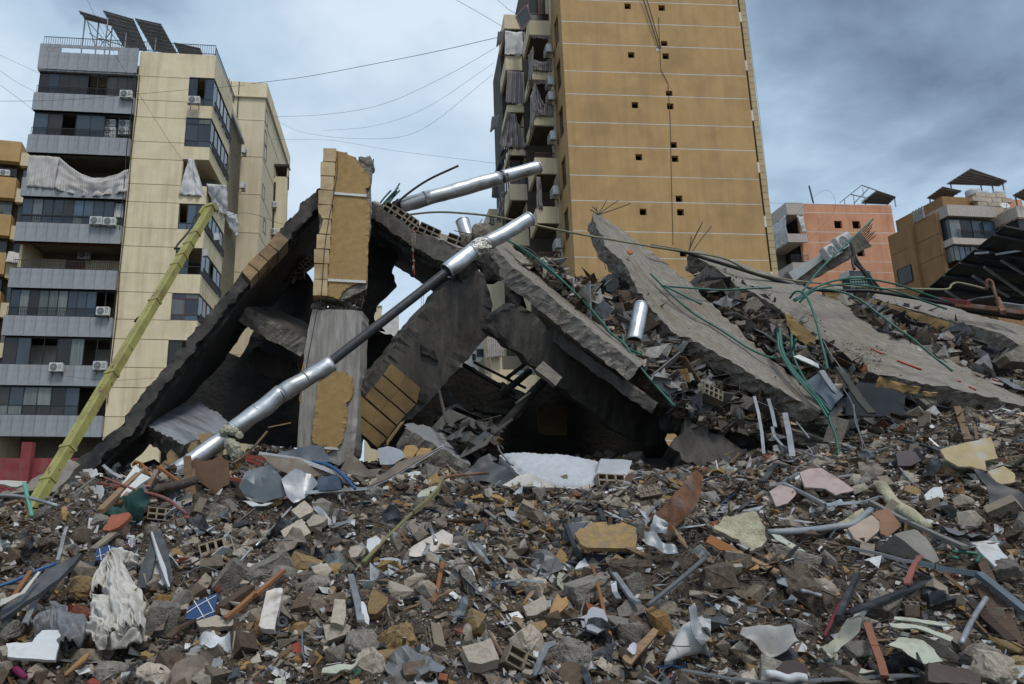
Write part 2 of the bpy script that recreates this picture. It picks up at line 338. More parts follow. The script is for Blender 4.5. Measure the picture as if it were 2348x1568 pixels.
# ------------------------------------------------------------------ buildings
class Fr:
    """A facade: u along it, v into the building, z up; set out from one measured corner."""
    def __init__(s, px, py, d, yaw, vyaw=None):
        s.o=P(px, py, d); a=math.radians(yaw); b=math.radians(yaw if vyaw is None else vyaw)
        s.u=Vector((math.cos(a), math.sin(a),0)); s.v=Vector((-math.sin(b), math.cos(b),0)); s.n=Vector((-math.sin(a), math.cos(a),0))
    def p(s, u, v, z): return Vector((s.o.x, s.o.y, 0)) + s.u * u + s.v * v + Vector((0,0, z))
    def uz(s, px, py, v=0.0):
        q=onplane(px, py, s.o + s.v * v, s.n) - s.o - s.v * v
        return q.dot(s.u), q.z + s.o.z
    def U(s, px, py, v=0.0): return s.uz(px, py, v)[0]
    def Zc(s, px, py, v=0.0): return s.uz(px, py, v)[1]
    def vz(s, px, py, u=0.0):
        o=s.o + s.u * u; nn=Vector((s.v.y, -s.v.x, 0)); q=onplane(px, py, o, nn) - o
        return q.dot(s.v), q.z + s.o.z
    def box(s, mb, u0, u1, v0, v1, z0, z1):
        return mb.hexa([s.p(u0, v0, z0), s.p(u1, v0, z0), s.p(u1, v1, z0), s.p(u0, v1, z0), s.p(u0, v0, z1), s.p(u1, v0, z1), s.p(u1, v1, z1), s.p(u0, v1, z1)])
    def side(s):
        """frame of the face running back from the origin along v (u of the new frame=v)"""
        r=object.__new__(Fr); r.o=s.o.copy(); r.u=s.v.copy(); r.v=-s.u; r.n=r.v; return r
    def rot(s): return Matrix(((s.u.x, s.v.x, 0,0),(s.u.y, s.v.y, 0,0),(0,0,1,0),(0,0,0,1)))
    def mat(s, u, v, z): return Matrix.Translation(s.p(u, v, z)) @ s.rot()
def wbox(name, fr, mat, par, *b): mb=MB(); fr.box(mb, *b); return mb.build(name, mat, par)
def window(fr, par, u0, u1, z0, z1, v=0.0, nu=3, rows=(0.0,), mat=dark_metal, gl=glass, w=0.05, skip=(), name='window', dep=0.07):
    """frame with mullions and separate panes; rows: fractions of the height where a transom sits; skip: panes that are gone"""
    mb=MB(); B=lambda a, b, c, d: fr.box(mb, a, b, v, v + dep, c, d)
    us=[u0 + (u1 - u0) * i / nu for i in range(nu + 1)]; zs=[z0] + [z0 + (z1 - z0) * q for q in rows if q > 0] + [z1]
    B(u0, u1, z0, z0 + w); B(u0, u1, z1 - w, z1)
    for i, x in enumerate(us): B(max(u0, x - w / 2), min(u1, x + w / 2), z0 + w, z1 - w)
    for z in zs[1:-1]:
        for a, b in zip(us, us[1:]): B(a + w / 2, b - w / 2, z - w / 2, z + w / 2)
    o=mb.build(name, mat, par); k=0
    for j, (c, d) in enumerate(zip(zs, zs[1:])):
        for i, (a, b) in enumerate(zip(us, us[1:])):
            if (i, j) in skip: continue
            t=random.uniform(-0.012,0.012); t2=random.uniform(-0.012,0.012); pv=v + dep * 0.5
            pb=MB().hexa([fr.p(a + w / 2, pv + t, c + w / 2), fr.p(b - w / 2, pv - t + t2, c + w / 2), fr.p(b - w / 2, pv - t + t2 + .012, c + w / 2), fr.p(a + w / 2, pv + t + .012, c + w / 2),
                            fr.p(a + w / 2, pv + t - t2, d - w / 2), fr.p(b - w / 2, pv - t, d - w / 2), fr.p(b - w / 2, pv - t + .012, d - w / 2), fr.p(a + w / 2, pv + t - t2 + .012, d - w / 2)])
            q=pb.build('pane', random.choice((glass, glass, glass_sky, glass_curtain, glass_dim)) if gl is glass else random.choice((glass_dim, glass_dim, glass, glass_curtain)), par); q.parent=o; q.matrix_basis=Matrix.Identity(4)
    return o
def railing(fr, par, u0, u1, z0, h, v, step=0.12, mat=black_rail, name='railing'):
    mb=MB(); r=0.012
    for zz in (z0 + 0.06, z0 + h): fr.box(mb, u0, u1, v - 0.02, v + 0.02, zz - 0.02, zz + 0.02)
    n=max(2, int(abs(u1 - u0) / step))
    for i in range(n + 1):
        x=u0 + (u1 - u0) * i / n; fr.box(mb, x - r, x + r, v - r, v + r, z0, z0 + h - 0.02)
    return mb.build(name, mat, par)
def cloth(name, corners, nu, nv, mat, amp=0.08, folds=5, sag=0.0, ragged=0.0, seed=0, thick=0.012, parent=None, wave=0.0):
    """hanging cloth between TL, TR, BR, BL with vertical folds, a sagging top edge and an uneven hem"""
    TL, TR, BR, BL=[Vector(c) for c in corners]; nrm=(TR - TL).cross(BL - TL).normalized(); mb=MB(); vs=[]; fs=[]
    for j in range(nv + 1):
        t=j / nv
        for i in range(nu + 1):
            s=i / nu; p=TL.lerp(TR, s).lerp(BL.lerp(BR, s), t)
            p.z -= sag * math.sin(math.pi * s) * (1 - t * 0.6)
            f=math.sin(s * folds * 2 * math.pi + seed + 1.4 * fbm((s * 3, t * 2, seed),1.0,2))
            p += nrm * (amp * f * (0.35 + 0.65 * t) + amp * 1.6 * fbm((s * 2.5 + seed, t * 3.1, seed * 1.7),1.0,3))
            if j == nv: p.z += ragged * fbm((s * 9, seed, 2),1.0,3) + wave * abs(math.sin(s * folds * 2 * math.pi))
            vs.append(p)
    for j in range(nv):
        for i in range(nu): a=j * (nu + 1) + i; fs.append((a, a + nu + 1, a + nu + 2, a + 1))
    o=mb.add(vs, fs).build(name, mat, parent, smooth=True, origin=TL if parent is None else None)
    sm=o.modifiers.new('thickness','SOLIDIFY'); sm.thickness=thick; return o
def striped(name, c1, c2, freq, axis=0):
    if name in MATS: return MATS[name]
    m=M(name, c1, tuple(x * .85 for x in c1), scale=2.5, bump=0.2, bscale=12, stain=(0.24,0.22,0.20), samt=0.5, sscale=1.1); t=m.node_tree; N=t.nodes; L=t.links.new; b=N['Principled BSDF']
    src=b.inputs['Base Color'].links[0].from_socket; tcn=N.new('ShaderNodeTexCoord'); mp=N.new('ShaderNodeMapping'); w_=N.new('ShaderNodeTexWave'); w_.inputs['Scale'].default_value=freq
    w_.bands_direction='XYZ'[axis]; w_.inputs['Distortion'].default_value=0.6; w_.inputs['Detail'].default_value=0
    L(tcn.outputs['Object'], w_.inputs[0]); r=N.new('ShaderNodeValToRGB'); r.color_ramp.elements[0].position=0.45; r.color_ramp.elements[1].position=0.6; L(w_.outputs['Color'], r.inputs[0])
    mx=N.new('ShaderNodeMix'); mx.data_type='RGBA'; L(r.outputs[0], mx.inputs[0]); L(src, mx.inputs[6]); mx.inputs[7].default_value=(*c2,1); L(mx.outputs[2], b.inputs['Base Color']); return m
awning_cl=striped('striped_awning', (0.56,0.53,0.50),(0.42,0.38,0.36),2.2)
awning_dk=striped('grey_striped_awning', (0.36,0.33,0.32),(0.20,0.165,0.16),2.4)

# one air conditioner, then copies
def make_ac():
    t=root('air_conditioner', (0,0,0),'','air conditioner','outdoor air conditioner units on facades')
    bm=bmesh.new(); bmesh.ops.create_cube(bm, size=1.0); bmesh.ops.scale(bm, vec=(0.84,0.32,0.58), verts=bm.verts); bmesh.ops.bevel(bm, geom=bm.edges[:], offset=0.025, segments=2, affect='EDGES')
    me=bpy.data.meshes.new('casing'); bm.to_mesh(me); bm.free(); me.materials.append(ac_white); o=bpy.data.objects.new('casing', me); COL.objects.link(o); o.parent=t; o.location=(0,0,0.32)
    mb=MB(); c=Vector((-0.12,-0.163,0.32))
    disc=[c + Vector((0.23 * math.cos(a * math.pi / 10),0,0.23 * math.sin(a * math.pi / 10))) for a in range(20)]; mb.prism(disc, (0,-0.012,0)); mb.build('fan_grille', ac_dark, t)
    mb=MB()
    for rr in (0.06,0.12,0.18,0.23): mb.tube([c + Vector((rr * math.cos(a * math.pi / 9),-0.016, rr * math.sin(a * math.pi / 9))) for a in range(19)],0.006,4, cap=False)
    for a in range(4): d=Vector((0.23 * math.cos(a * math.pi / 4),0,0.23 * math.sin(a * math.pi / 4))); mb.bar(c + d + Vector((0,-0.018,0)), c - d + Vector((0,-0.018,0)),0.008,0.008)
    mb.build('guard_rings', ac_white, t)
    mb=MB()
    for k in range(5): mb.box(0.16,0.37,-0.166,-0.158,0.46 - k * 0.07,0.485 - k * 0.07)
    mb.build('side_louvres', ac_dark, t)
    mb=MB()
    for x in (-0.3,0.3): mb.box(x - 0.02, x + 0.02,-0.2,0.3,-0.005,0.028); mb.box(x - 0.02, x + 0.02,0.26,0.3,-0.25,-0.006)
    mb.build('bracket', dark_metal, t)
    return t
AC0=[None]
def ac(mtx, label, group='outdoor air conditioner units on facades', logo=False):
    if AC0[0] is None: AC0[0]=make_ac(); o=AC0[0]
    else: o=copy_tree(AC0[0])
    o.matrix_basis=mtx; tag(o, label,'air conditioner', group)
    if logo:
        mb=MB(); c=Vector((0.2,-0.168,0.53))
        mb.prism([c + Vector((0.035 * math.cos(a * math.pi / 6),0,0.035 * math.sin(a * math.pi / 6))) for a in range(12)],(0,0.006,0)); q=mb.build('logo', red_pipe, None); q.parent=o
        mb=MB()        # the letters L G beside the red disc
        X, Z=0.26,0.50
        for a in ((X, X + .012, Z, Z + .06),(X + .012, X + .04, Z, Z + .012),(X + .055, X + .067, Z, Z + .06),(X + .067, X + .1, Z + .048, Z + .06),(X + .067, X + .1, Z, Z + .012),(X + .088, X + .1, Z + .012, Z + .03)):
            mb.box(a[0], a[1],-0.168,-0.158, a[2], a[3])
        q=mb.build('lettering', ac_dark, None); q.parent=o
    return o

z1=lambda x, y: (x / 1.568 * .573, y / 1.568 * .573)
z2=lambda x, y: (x / 1.306 * .573,(y / 1.306 + 900) * .573)
z5=lambda x, y: ((1900 + x / 1.426) * .573, y / 1.426 * .573)
z7=lambda x, y: ((2996 + x / 2.0909) * .573,(600 + y / 2.0909) * .573)
za=lambda x, y: ((640 + x / 1.704) * .573,(500 + y / 1.704) * .573)
zb=lambda x, y: ((3500 + x / 2.413) * .573,(600 + y / 2.413) * .573)

# ---- the grey and yellow apartment block
f1=Fr(*z1(1330,700),48,5,1.0)
UL, UG, UW=-12.33,-5.42,-1.8
b1=root('apartment_building', f1.p(-6,0,0),'yellow and grey apartment block with striped awning, behind the yellow boom','building')
ZB=[31.2 - 3.27 * k for k in range(9)]; ZT=[z + 1.92 for z in ZB]; ZTOP=35.15
DEP=11.0
wbox('core_wall', f1, interior, b1, UL + .3,-0.3,3.2, DEP, 0, ZTOP - 1.2)
for k in range(10):          # floor slabs
    z=ZB[k] if k < 9 else ZB[8] - 3.27
    wbox('floor_slab', f1, interior, b1, UL + 0.12,-0.1,0.32,3.2, z - 1.0, z - 0.75)
wbox('roof_slab', f1, grey_stone, b1, UL + 0.1,-0.05,0.3, DEP, ZTOP - 1.25, ZTOP - 1.0)
pan=MB().box(0,0.672,0,0.05,0,1.0).build('cladding_panel', grey_stone); pan_me=pan.data; bpy.data.objects.remove(pan)
def band(z0, z1, u0=UL, u1=UG, n=10):
    if z0 < ZTOP - 3: wbox('balcony_parapet', f1, grey_stone, b1, u0 + .02, u1,-0.28,-0.05, z0, z1 - .02)
    w_=(u1 - u0) / n
    for i in range(n):
        inst('cladding_panel', pan_me, b1, f1.mat(u0 + i * w_, -0.335, z0) @ Matrix.Diagonal((w_ * .994 / 0.672,1,(z1 - z0),1)))
# parapet at the top with its long slot
sl0, sl1=f1.U(*z1(400,310)), f1.U(*z1(748,340)); zs0, zs1=f1.Zc(*z1(570,355)), f1.Zc(*z1(570,325))
band(ZT[0], zs0); band(zs1, ZTOP); band(zs0 + .005, zs1 - .005, UL, sl0,3); band(zs0 + .005, zs1 - .005, sl1, UG, 2)
wbox('slot_backing', f1, yellow_wall, b1, sl0 + 1.4, UG, 1.6,1.8, ZT[0], zs1 - .1)
wbox('parapet_slab', f1, grey_stone, b1, UL + .02, UG, -0.28,0.3, ZT[0] - .12, ZT[0] + .0)
wbox('side_wall', f1, yellow_wall, b1, UL + .12, UL + .3,0.3, DEP, 0, ZTOP)
for k in range(9):
    zt=ZB[k]; zb_=ZT[k + 1] if k < 8 else ZB[8] - 1.0
    band(zb_, zt); wbox('balcony_slab', f1, ceiling_wood if k in (3,5) else interior, b1, UL + .05, UG, -0.27,0.33, zb_ - 0.0, zb_ + 0.15)
# glazing of the gallery, floor by floor
W1=lambda k, **a: window(f1, b1, UL + .12, UG - .05, ZB[k] + .02, ZT[k] - .05,-0.1, **a)
W1(0, nu=10, rows=(0.0,), skip=((5,0),(6,0)), gl=glass_dim); W1(1, nu=7, skip=((2,0),(5,0),(6,0)))
W1(3, nu=10, rows=(.32,), skip=((9,1),)); W1(5, nu=11, gl=glass, skip=((10,0),(9,0)))
W1(6, nu=8, skip=((2,0),(3,0),(6,0),(7,0))); window(f1, b1, UL + .0, UG - 1.7, ZB[7] + .02, ZT[7] - .05,-0.1,6, rows=(.35,), gl=glass_dim)
for k in (0,1,3,4,5): railing(f1, b1, UL + .1, UG - .1, ZB[k] + .01,0.62,-0.2)
for k, (a, b, m_) in {4: (-10.3,-8.9, ceiling_wood),6: (-7.6,-6.1, white_paint),2: (-10,-8, interior)}.items(): wbox('inner_panel', f1, m_, b1, a, b, 2.9,3.15, ZB[k] - .7, ZT[k] - .1)
wbox('inner_panel', f1, yellow_wall, b1,-12.0,-10.3,2.9,3.15, ZB[4] - .7, ZT[4] - .1); wbox('inner_panel', f1, yellow_wall, b1,-8.9,-5.6,2.9,3.15, ZB[4] - .7, ZT[4] - .1)
wbox('inner_panel', f1, white_paint, b1,-11.6,-9.6,2.0,2.1, ZB[6] - .7, ZT[6] - .1)
for k, us in {5: (-10.9,),6: (-12.0,-11.5),0: (-6.0,),3: (-6.3,-5.9)}.items():
    for uu in us: tag(cloth('curtain', [f1.p(uu - .3,.1, ZT[k] - .1), f1.p(uu + .3,.1, ZT[k] - .1), f1.p(uu + .35,.12, ZB[k] + .1), f1.p(uu - .3,.12, ZB[k] + .1)],14,6, white_cloth, .05,4, seed=uu, parent=b1))
# yellow wall in rendered panels with open joints
zj=sorted({z for k in range(9) for z in (ZB[k], ZT[k])} | {ZTOP}, reverse=True)
for a, b in zip(zj, zj[1:]): wbox('wall_panel', f1, yellow_wall, b1, UG + .0, UW, 0,0.28, b + .022, a - .022)
wbox('wall_backing', f1, interior, b1, UG + .01, UW - .01,0.06,0.3,0, ZTOP - .03)
wbox('wall_panel', f1, yellow_wall, b1, UW, 0.0,0,0.28, ZT[0] + .12, ZTOP - .022)
for k in range(9):
    a=ZB[k] - (.25 if k < 2 else 0); b=(ZT[k + 1] + (.12 if k < 2 else 0)) if k < 8 else 3.0
    wbox('wall_panel', f1, yellow_wall, b1, UW, 0.0,0,0.28, b, a)
BZ=[ZB[k] - (.25 if k < 2 else 0) for k in range(9)]; TZ=[ZT[k] + (.12 if k < 3 else 0) for k in range(9)]
window(f1, b1, UW, -.04, BZ[0], TZ[0],.04,3, rows=(.25,), skip=((1,1),)); window(f1, b1, UW, -.04, BZ[1], TZ[1],.04,2, rows=(.22,.8))
window(f1, b1, UW, -.04, BZ[3], TZ[3],.04,3, rows=(.25,), skip=((0,1),)); window(f1, b1, UW, -.04, BZ[4], TZ[4],.04,2, rows=(.3,), skip=((1,1),(1,0)))
window(f1, b1, UW, -.04, BZ[5], TZ[5],.04,2, rows=(.22,.8), mat=red_frame); window(f1, b1, UW, -.9, BZ[6], TZ[6],.04,1)
# the side that runs back: windows and spandrels
s1=f1.side(); SL=5.6
for k in range(9):
    b=TZ[k + 1] if k < 8 else 3.0
    wbox('wall_panel', s1, yellow_wall, b1,0.281, SL, 0.0,0.25, b, BZ[k])
    wbox('floor_slab', f1, yellow_wall, b1, UW - 1.2,-0.26,0.3, SL, TZ[k] - .0, TZ[k] + .06)
    if k != 2:
        window(s1, b1,0.12, SL - .05, BZ[k], TZ[k],.04,5, rows=(.25,) if k % 2 else (.0,), mat=red_frame if k == 5 else dark_metal, skip=((2,0),) if k in (4,6) else ((1,0),) if k == 3 else ())
        railing(s1, b1,.2, SL, BZ[k],.55,-0.08)
wbox('wall_panel', s1, yellow_wall, b1,0.281, SL, 0.0,0.25, TZ[0], ZTOP)
wbox('wall_panel', s1, yellow_wall, b1, SL, DEP, 0.3,0.5,0, ZTOP)
railing(s1, b1,0.1, SL + 1, ZTOP + .02,0.75,0.1,.16); railing(f1, b1, UL + .05,-.05, ZTOP + .02,.78,0.0,.16)
for u in (-9.6,-6.4): wbox('shop_pier', f1, white_paint, b1, u, u + .5,0.4,.9,0, ZB[8] - 1.1)
# fittings on this block
for n_, (x, y, lab, lg) in enumerate((
    (788,620,'white air conditioner on the top gallery railing of the grey and yellow block', 0),
    (1215,657,'white air conditioner under the topmost bay window of the yellow wall', 0),
    (602,1415,'first of two white air conditioners side by side below the awning of the grey block', 0),
    (686,1420,'second of two white air conditioners side by side below the awning of the grey block', 0))):
    u, z=f1.uz(*z1(x, y),-0.55); ac(f1.mat(u, -0.56, z), lab)
for x, y, lab, lg in ((536,477,'white air conditioner with a red disc logo hung on the curtained gallery', 1),(292,770,'white air conditioner hung on the lowest clad balcony band, farther from the yellow wall', 0),(520,762,'white air conditioner hung on the lowest clad balcony band, nearer the yellow wall', 0)):
    u, z=f1.uz(*z2(x, y),-0.6); ac(f1.mat(u, -0.62, z), lab, logo=lg)
u, z=f1.uz(*z2(432,178),2.4); ac(f1.mat(u, 2.6, z),'white air conditioner inside the open balcony with the red door')
for i, (x, y) in enumerate(((685,800),(780,805),(685,850),(775,850),(682,895))):
    u, z=f1.uz(*z1(x, y),0.3); ac(f1.mat(u, 0.34, z),('air conditioner in the stack behind the second gallery railing, top row, farther from the corner','air conditioner in the stack behind the second gallery railing, top row beside the yellow wall','air conditioner in the stack behind the second gallery railing, middle of its column','air conditioner in the stack behind the second gallery railing, below the one beside the wall','air conditioner at the foot of the stack behind the second gallery railing')[i])
for x, y, lab in ((515,205,'air conditioner on the receding side of the yellow block, highest one'),(505,445,'air conditioner on the receding side of the yellow block, beside the torn white cloth')):
    v, z=s1.uz(*za(x, y),-0.3); ac(s1.mat(v, -.35, z), lab)
A=lambda x, y, v=-.42: (lambda q: f1.p(q[0], v, q[1]))(f1.uz(*z1(x, y), v))
tag(cloth('awning_cloth', [A(182,975), A(372,985), A(335,1185), A(155,1168)],30,16, awning_cl, .05,4, seed=1),'striped awning cloth hanging over the grey balcony, wide taut half','awning','torn awning cloths')
tag(cloth('awning_cloth', [A(370,986), A(805,1060), A(795,1200), A(335,1185)],50,16, awning_cl, .10,6, sag=1.1, seed=2, ragged=.2),'sagging striped awning cloth slumped across the grey balcony opening','awning','torn awning cloths')
tag(cloth('awning_cloth', [A(1180,995,-.1), A(1215,1000,-.1), A(1285,1232,-.15), A(1118,1220,-.15)],24,20, white_cloth, .09,3, seed=3, ragged=.1),'plain white torn cloth draped below the open corner balcony of the yellow block','awning','torn awning cloths')
A2=lambda x, y: (lambda q: s1.p(q[0],-.15, q[1]))(s1.uz(*za(x, y),-.15))
tag(cloth('awning_cloth', [A2(320,400), A2(420,410), A2(410,620), A2(345,560)],24,16, white_cloth, .12,4, seed=4, ragged=.5),'shredded white cloth hanging at the side corner above the boom tip','awning','torn awning cloths')
tag(cloth('awning_cloth', [A2(418,580), A2(475,610), A2(470,770), A2(425,690)],18,14, white_cloth, .12,3, seed=5, ragged=.5),'small ragged white cloth farther along the side of the yellow block','awning','torn awning cloths')
for uu, n_ in ((UG + .12,9),(UG - .1,5)): MB().tube([f1.p(uu + .05 * math.sin(k * 2.3),-.08 if uu > UG else -.4, ZT[0] - k * 3.0) for k in range(n_)],.03,5).build('service_cable', cable_m, b1)
# roof solar arrays seen from below
pv_back=M('panel_backsheet', (0.25,0.225,0.20),(0.19,0.17,0.15), rough=0.6, scale=2, bump=0, rnd=0.1)
pv_blue=M('solar_cells', (0.012,0.03,0.085),(0.008,0.02,0.06), rough=0.15, scale=2, bump=0, spec=0.6)
def solar_table(name, c, nu, nv, label, group, legs=(), back=pv_back, rail=galv_dull, frm=None, gap=.03, th=.05):
    """c: four corners A(near left) B(near right) C D; panels, rails beneath, posts down to the given heights"""
    A_, B_, C_, D_=[Vector(q) for q in c]; r=root(name, (A_ + B_ + C_ + D_) / 4, label,'solar panels', group); n=(B_ - A_).cross(D_ - A_).normalized()
    if n.z < 0: n=-n
    f=lambda s, t: A_.lerp(B_, s).lerp(D_.lerp(C_, s), t)
    for i in range(nu):
        for j in range(nv):
            g0=gap / 2 / nu; g1=gap / 2 / nv
            q=[f(i / nu + g0, j / nv + g1), f((i + 1) / nu - g0, j / nv + g1), f((i + 1) / nu - g0,(j + 1) / nv - g1), f(i / nu + g0,(j + 1) / nv - g1)]
            mb=MB(); mb.prism(q, n * th); mb.build('solar_panel', back, r)
            mb=MB()
            for a, b in zip(q, q[1:] + q[:1]): mb.bar(a - n * .01, b - n * .01,.045,.03, n)
            mb.build('panel_frame', frm or rail, r)
    for j in range(nv):
        for t in (.25,.75): MB().bar(f(-.01,(j + t) / nv) - n * .07, f(1.01,(j + t) / nv) - n * .07,.06,.06, n).build('rail', rail, r)
    for s, t, z in legs:
        p=f(s, t) - n * .1; MB().bar(p, (p.x, p.y, z),.08,.08,(1,0,0)).build('post', rail, r)
    return r
def Q(zf, x, y, d): return P(*zf(x, y), d)
GS='solar panel tables on rooftops'
zr=ZTOP
solar_table('solar_array', [Q(z1,780,305,50), Q(z1,925,320,50), Q(z1,835,120,48.6), Q(z1,645,65,48.6)],3,4,'large tilted solar table on the grey roof, the taller of the middle pair', GS, ((.1,.05, zr),(.9,.05, zr),(.5,.5, zr),(.05,.8, zr)))
solar_table('solar_array', [Q(z1,962,320,50), Q(z1,1115,345,50), Q(z1,1008,150,48.6), Q(z1,845,115,48.6)],3,4,'tilted solar table on the grey roof next to the tallest one', GS, ((.1,.05, zr),(.9,.05, zr),(.5,.5, zr)))
solar_table('solar_array', [Q(z1,540,125,51), Q(z1,715,165,51), Q(z1,700,130,50), Q(z1,492,68,50)],4,1,'thin solar table on tall lattice posts at the outer end of the grey roof', GS, ((.03,.2, zr),(.97,.2, zr),(.5,.2, zr)))
solar_table('solar_array', [Q(z1,1130,345,50), Q(z1,1272,352,50), Q(z1,1255,302,49), Q(z1,1088,265,49)],3,1,'low solar table at the roof corner above the yellow wall', GS, ((.05,.2, zr),(.95,.2, zr)))
mb=MB()
for a, b in (((540,125),(700,300)),((720,165),(620,300)),((545,130),(600,300)),((660,160),(770,305)),((620,240),(780,290)),((560,210),(660,270))): mb.bar(Q(z1, *a, 51.2), Q(z1, *b, 50.8),.06,.06)
tag(mb.build('lattice_bracing', galv_dull, origin=Q(z1,620,300,51)),'steel lattice bracing standing under the thin roof solar table','steel bracing')

# ---- cream tower behind it, with a lower wing
f5=Fr(*z1(1660,700),60,5,0.5); u5=f5.U(*z1(1430,520)) - 3
zt5=f5.Zc(*z1(1660,525)); zc5=f5.Zc(*z1(1655,620))
b5=root('apartment_building', f5.p(-4,2,0),'tall cream block with a satellite dish on top, beside the yellow block','building')
wbox('wall', f5, cream_wall, b5, u5,0,0,14,0, zc5); wbox('parapet', f5, tan_plaster if False else yellow_wall, b5, u5 - .1,.12,-.12,14, zc5 + .12, zt5); wbox('cornice', f5, cream_wall, b5, u5 - .2,.2,-.22,14.1, zc5 + .005, zc5 + .118)
for i in range(7):
    zz_=zc5 - 2.2 - i * 3.6; wbox('joint_strip', f5, cream_wall, b5, u5,.03,-.03,13, zz_, zz_ + .07)
s5=f5.side()
for i, (x, y) in enumerate(((1660,715),(1652,945),(1640,1195),(1640,1410),(1655,850))):
    v, z=s5.uz(*z1(x, y)); window(s5, b5, max(.4, v), max(.4, v) + 1.1, z - .6, z + .7,-.03,1, gl=glass_dim)
tag(MB().tube([f5.p(-2.4,-.1, z) for z in np.linspace(0, zt5,12)],.05,6).build('drain_pipe', cable_m, b5))
tag(MB().tube([f5.p(-3.1,-.1, z) for z in np.linspace(0, zt5,12)],.035,6).build('drain_pipe', cable_m, b5))
def dish(c, r, aim, label):
    t=root('satellite_dish', c, label,'satellite dish','satellite dishes on roofs'); aim=Vector(aim).normalized(); q=aim.to_track_quat('Z','Y'); vs=[Vector((0,0,-.22 * r))]; fs=[]
    for i in (1,2,3):
        for k in range(16): a=k * math.pi / 8; rr=r * i / 3; vs.append(Vector((rr * math.cos(a), rr * math.sin(a),-.22 * r + .22 * r * (i / 3) ** 2)))
    for k in range(16): fs.append((0,1 + k, 1 + (k + 1) % 16))
    for i in range(2):
        for k in range(16): fs.append((1 + i * 16 + k, 17 + i * 16 + k, 17 + i * 16 + (k + 1) % 16,1 + i * 16 + (k + 1) % 16))
    c=Vector(c); cc=c + Vector((0,0, r * 1.1)); o=MB().add([cc + q @ v for v in vs], fs).build('reflector', white_paint, t, True); sm=o.modifiers.new('t','SOLIDIFY'); sm.thickness=.03
    MB().tube([c, cc + q @ Vector((0,0,-.25 * r))],.04,6).build('mast', galv_dull, t); MB().tube([cc + q @ Vector((0,-r * .9,0)), cc + q @ Vector((0,0, r * .7))],.025,5).build('feed_arm', galv_dull, t)
dish(f5.p(-3.4,.3, zt5),.34,(.25,-1,.45),'white satellite dish on the cream block roof, nearer its corner')
dish(f5.p(-4.9,.6, zt5),.34,(-.8,-.5,.5),'white satellite dish turned edge-on on the cream block roof')
f6=Fr(*za(855,700),66,5,9.5); zt6=f6.Zc(*za(775,350)); ul6=f6.U(*za(740,700)) - 3
b6=root('apartment_building', f6.p(-3,2,0),'cream block wing with a roofed rooftop balcony, half hidden by the cream tower','building')
wbox('wall', f6, cream_wall, b6, ul6,0,0,12,0, zt6)
u7=f6.U(*za(765,270)); zt7=f6.Zc(*za(800,275))
wbox('roof_shelter', f6, wood_dark, b6, u7,.1,-.3,5, zt7 - .25, zt7);
for u in (u7 + .15,-1.4,-.1): wbox('shelter_post', f6, cream_wall, b6, u, u + .16,-.1,.1, zt6 + .0, zt7 - .26)
wbox('taller_wall', f6, cream_wall, b6, ul6, u7 - .2,3.0,12, zt6 + .01, f6.Zc(*za(740,90),3))
for x, y0, y1 in ((750,390,520),(740,570,760),(745,210,250)):
    u, z_=f6.uz(*za(x, y0)); z0_=f6.Zc(*za(x, y1)); window(f6, b6, u - .5, u + .55, z0_, z_, -.04,1, rows=(.5,), gl=glass_dim)
for x, y, lab in ((765,565,'air conditioner on the cream wing beside its tall window'),(770,750,'air conditioner low on the cream wing just above the charred beam')):
    u, z=f6.uz(*za(x, y),-.3); ac(f6.mat(u, -.35, z), lab)

# ---- the ochre corner block at the far left edge
f0=Fr(*z1(30,890),62,12,12); b0=root('apartment_building', f0.p(-2,1,0),'ochre banded block with cream corner balconies at the edge of the view','building')
z0t=f0.Zc(*z1(30,890)); ul0=-6.0
wbox('core_wall', f0, interior, b0, ul0,5.0,1.4,12,0, z0t - .4)
bz=[(885,1010),(1060,1110),(1110,1200),(1240,1290),(1430,1540)]
st=3.62
for k in range(7):
    za_=z0t - k * st; wbox('balcony_band', f0, tan_plaster, b0, ul0,1.5,-.3,1.38, za_ - 2.0, za_); wbox('balcony_band', f0, cream_wall, b0,1.52,4.6,0.0,1.38, za_ - 2.2, za_ - .9)
    window(f0, b0, ul0,1.2, za_ - st + .02, za_ - 2.02,.5,5, gl=glass_dim); window(f0, b0,1.7,4.4, za_ - st - .9 + .05, za_ - 2.25,.5,3, gl=glass_dim)
wbox('corner_pier', f0, cream_wall, b0,2.2,5.0,1.0,3, z0t - 1.2, z0t - .1)
tag(cloth('awning_cloth', [f0.p(1.6,-.1, z0t - 10.6), f0.p(4.4,-.1, z0t - 10.9), f0.p(4.6,-.7, z0t - 12.1), f0.p(1.6,-.7, z0t - 11.8)],20,6, awning_cl, .06,4, seed=8),'sloping striped awning on the cream corner balcony at the edge of the view','awning','torn awning cloths')
for i, k in enumerate((0,1)): ac(f0.mat(.4 - i * .5,-.1, z0t - k * st - st + .15),('air conditioner on the top balcony of the ochre banded block','air conditioner on the second balcony of the ochre banded block')[i])
# red site wall
q0, q1=P(-60,1062,30), P(290,1062,30)
rw=MB(); rw.box(q0.x, q1.x, 30,30.25,0, P(60,1050,30).z); o=rw.build('wall', red_paint, origin=(q0.x, 30,0)); o.name='site_wall'; tag(o,'low faded red wall behind the foot of the yellow boom','wall', kind='thing')
o=MB().box(P(50,1062,29.9).x, P(74,1062,29.9).x, 29.7,29.98,0, P(60,1015,30).z).build('gate_pier', red_paint, origin=(P(60,1062,30).x, 29.9,0)); tag(o,'red square pier standing in the low red wall','pier')

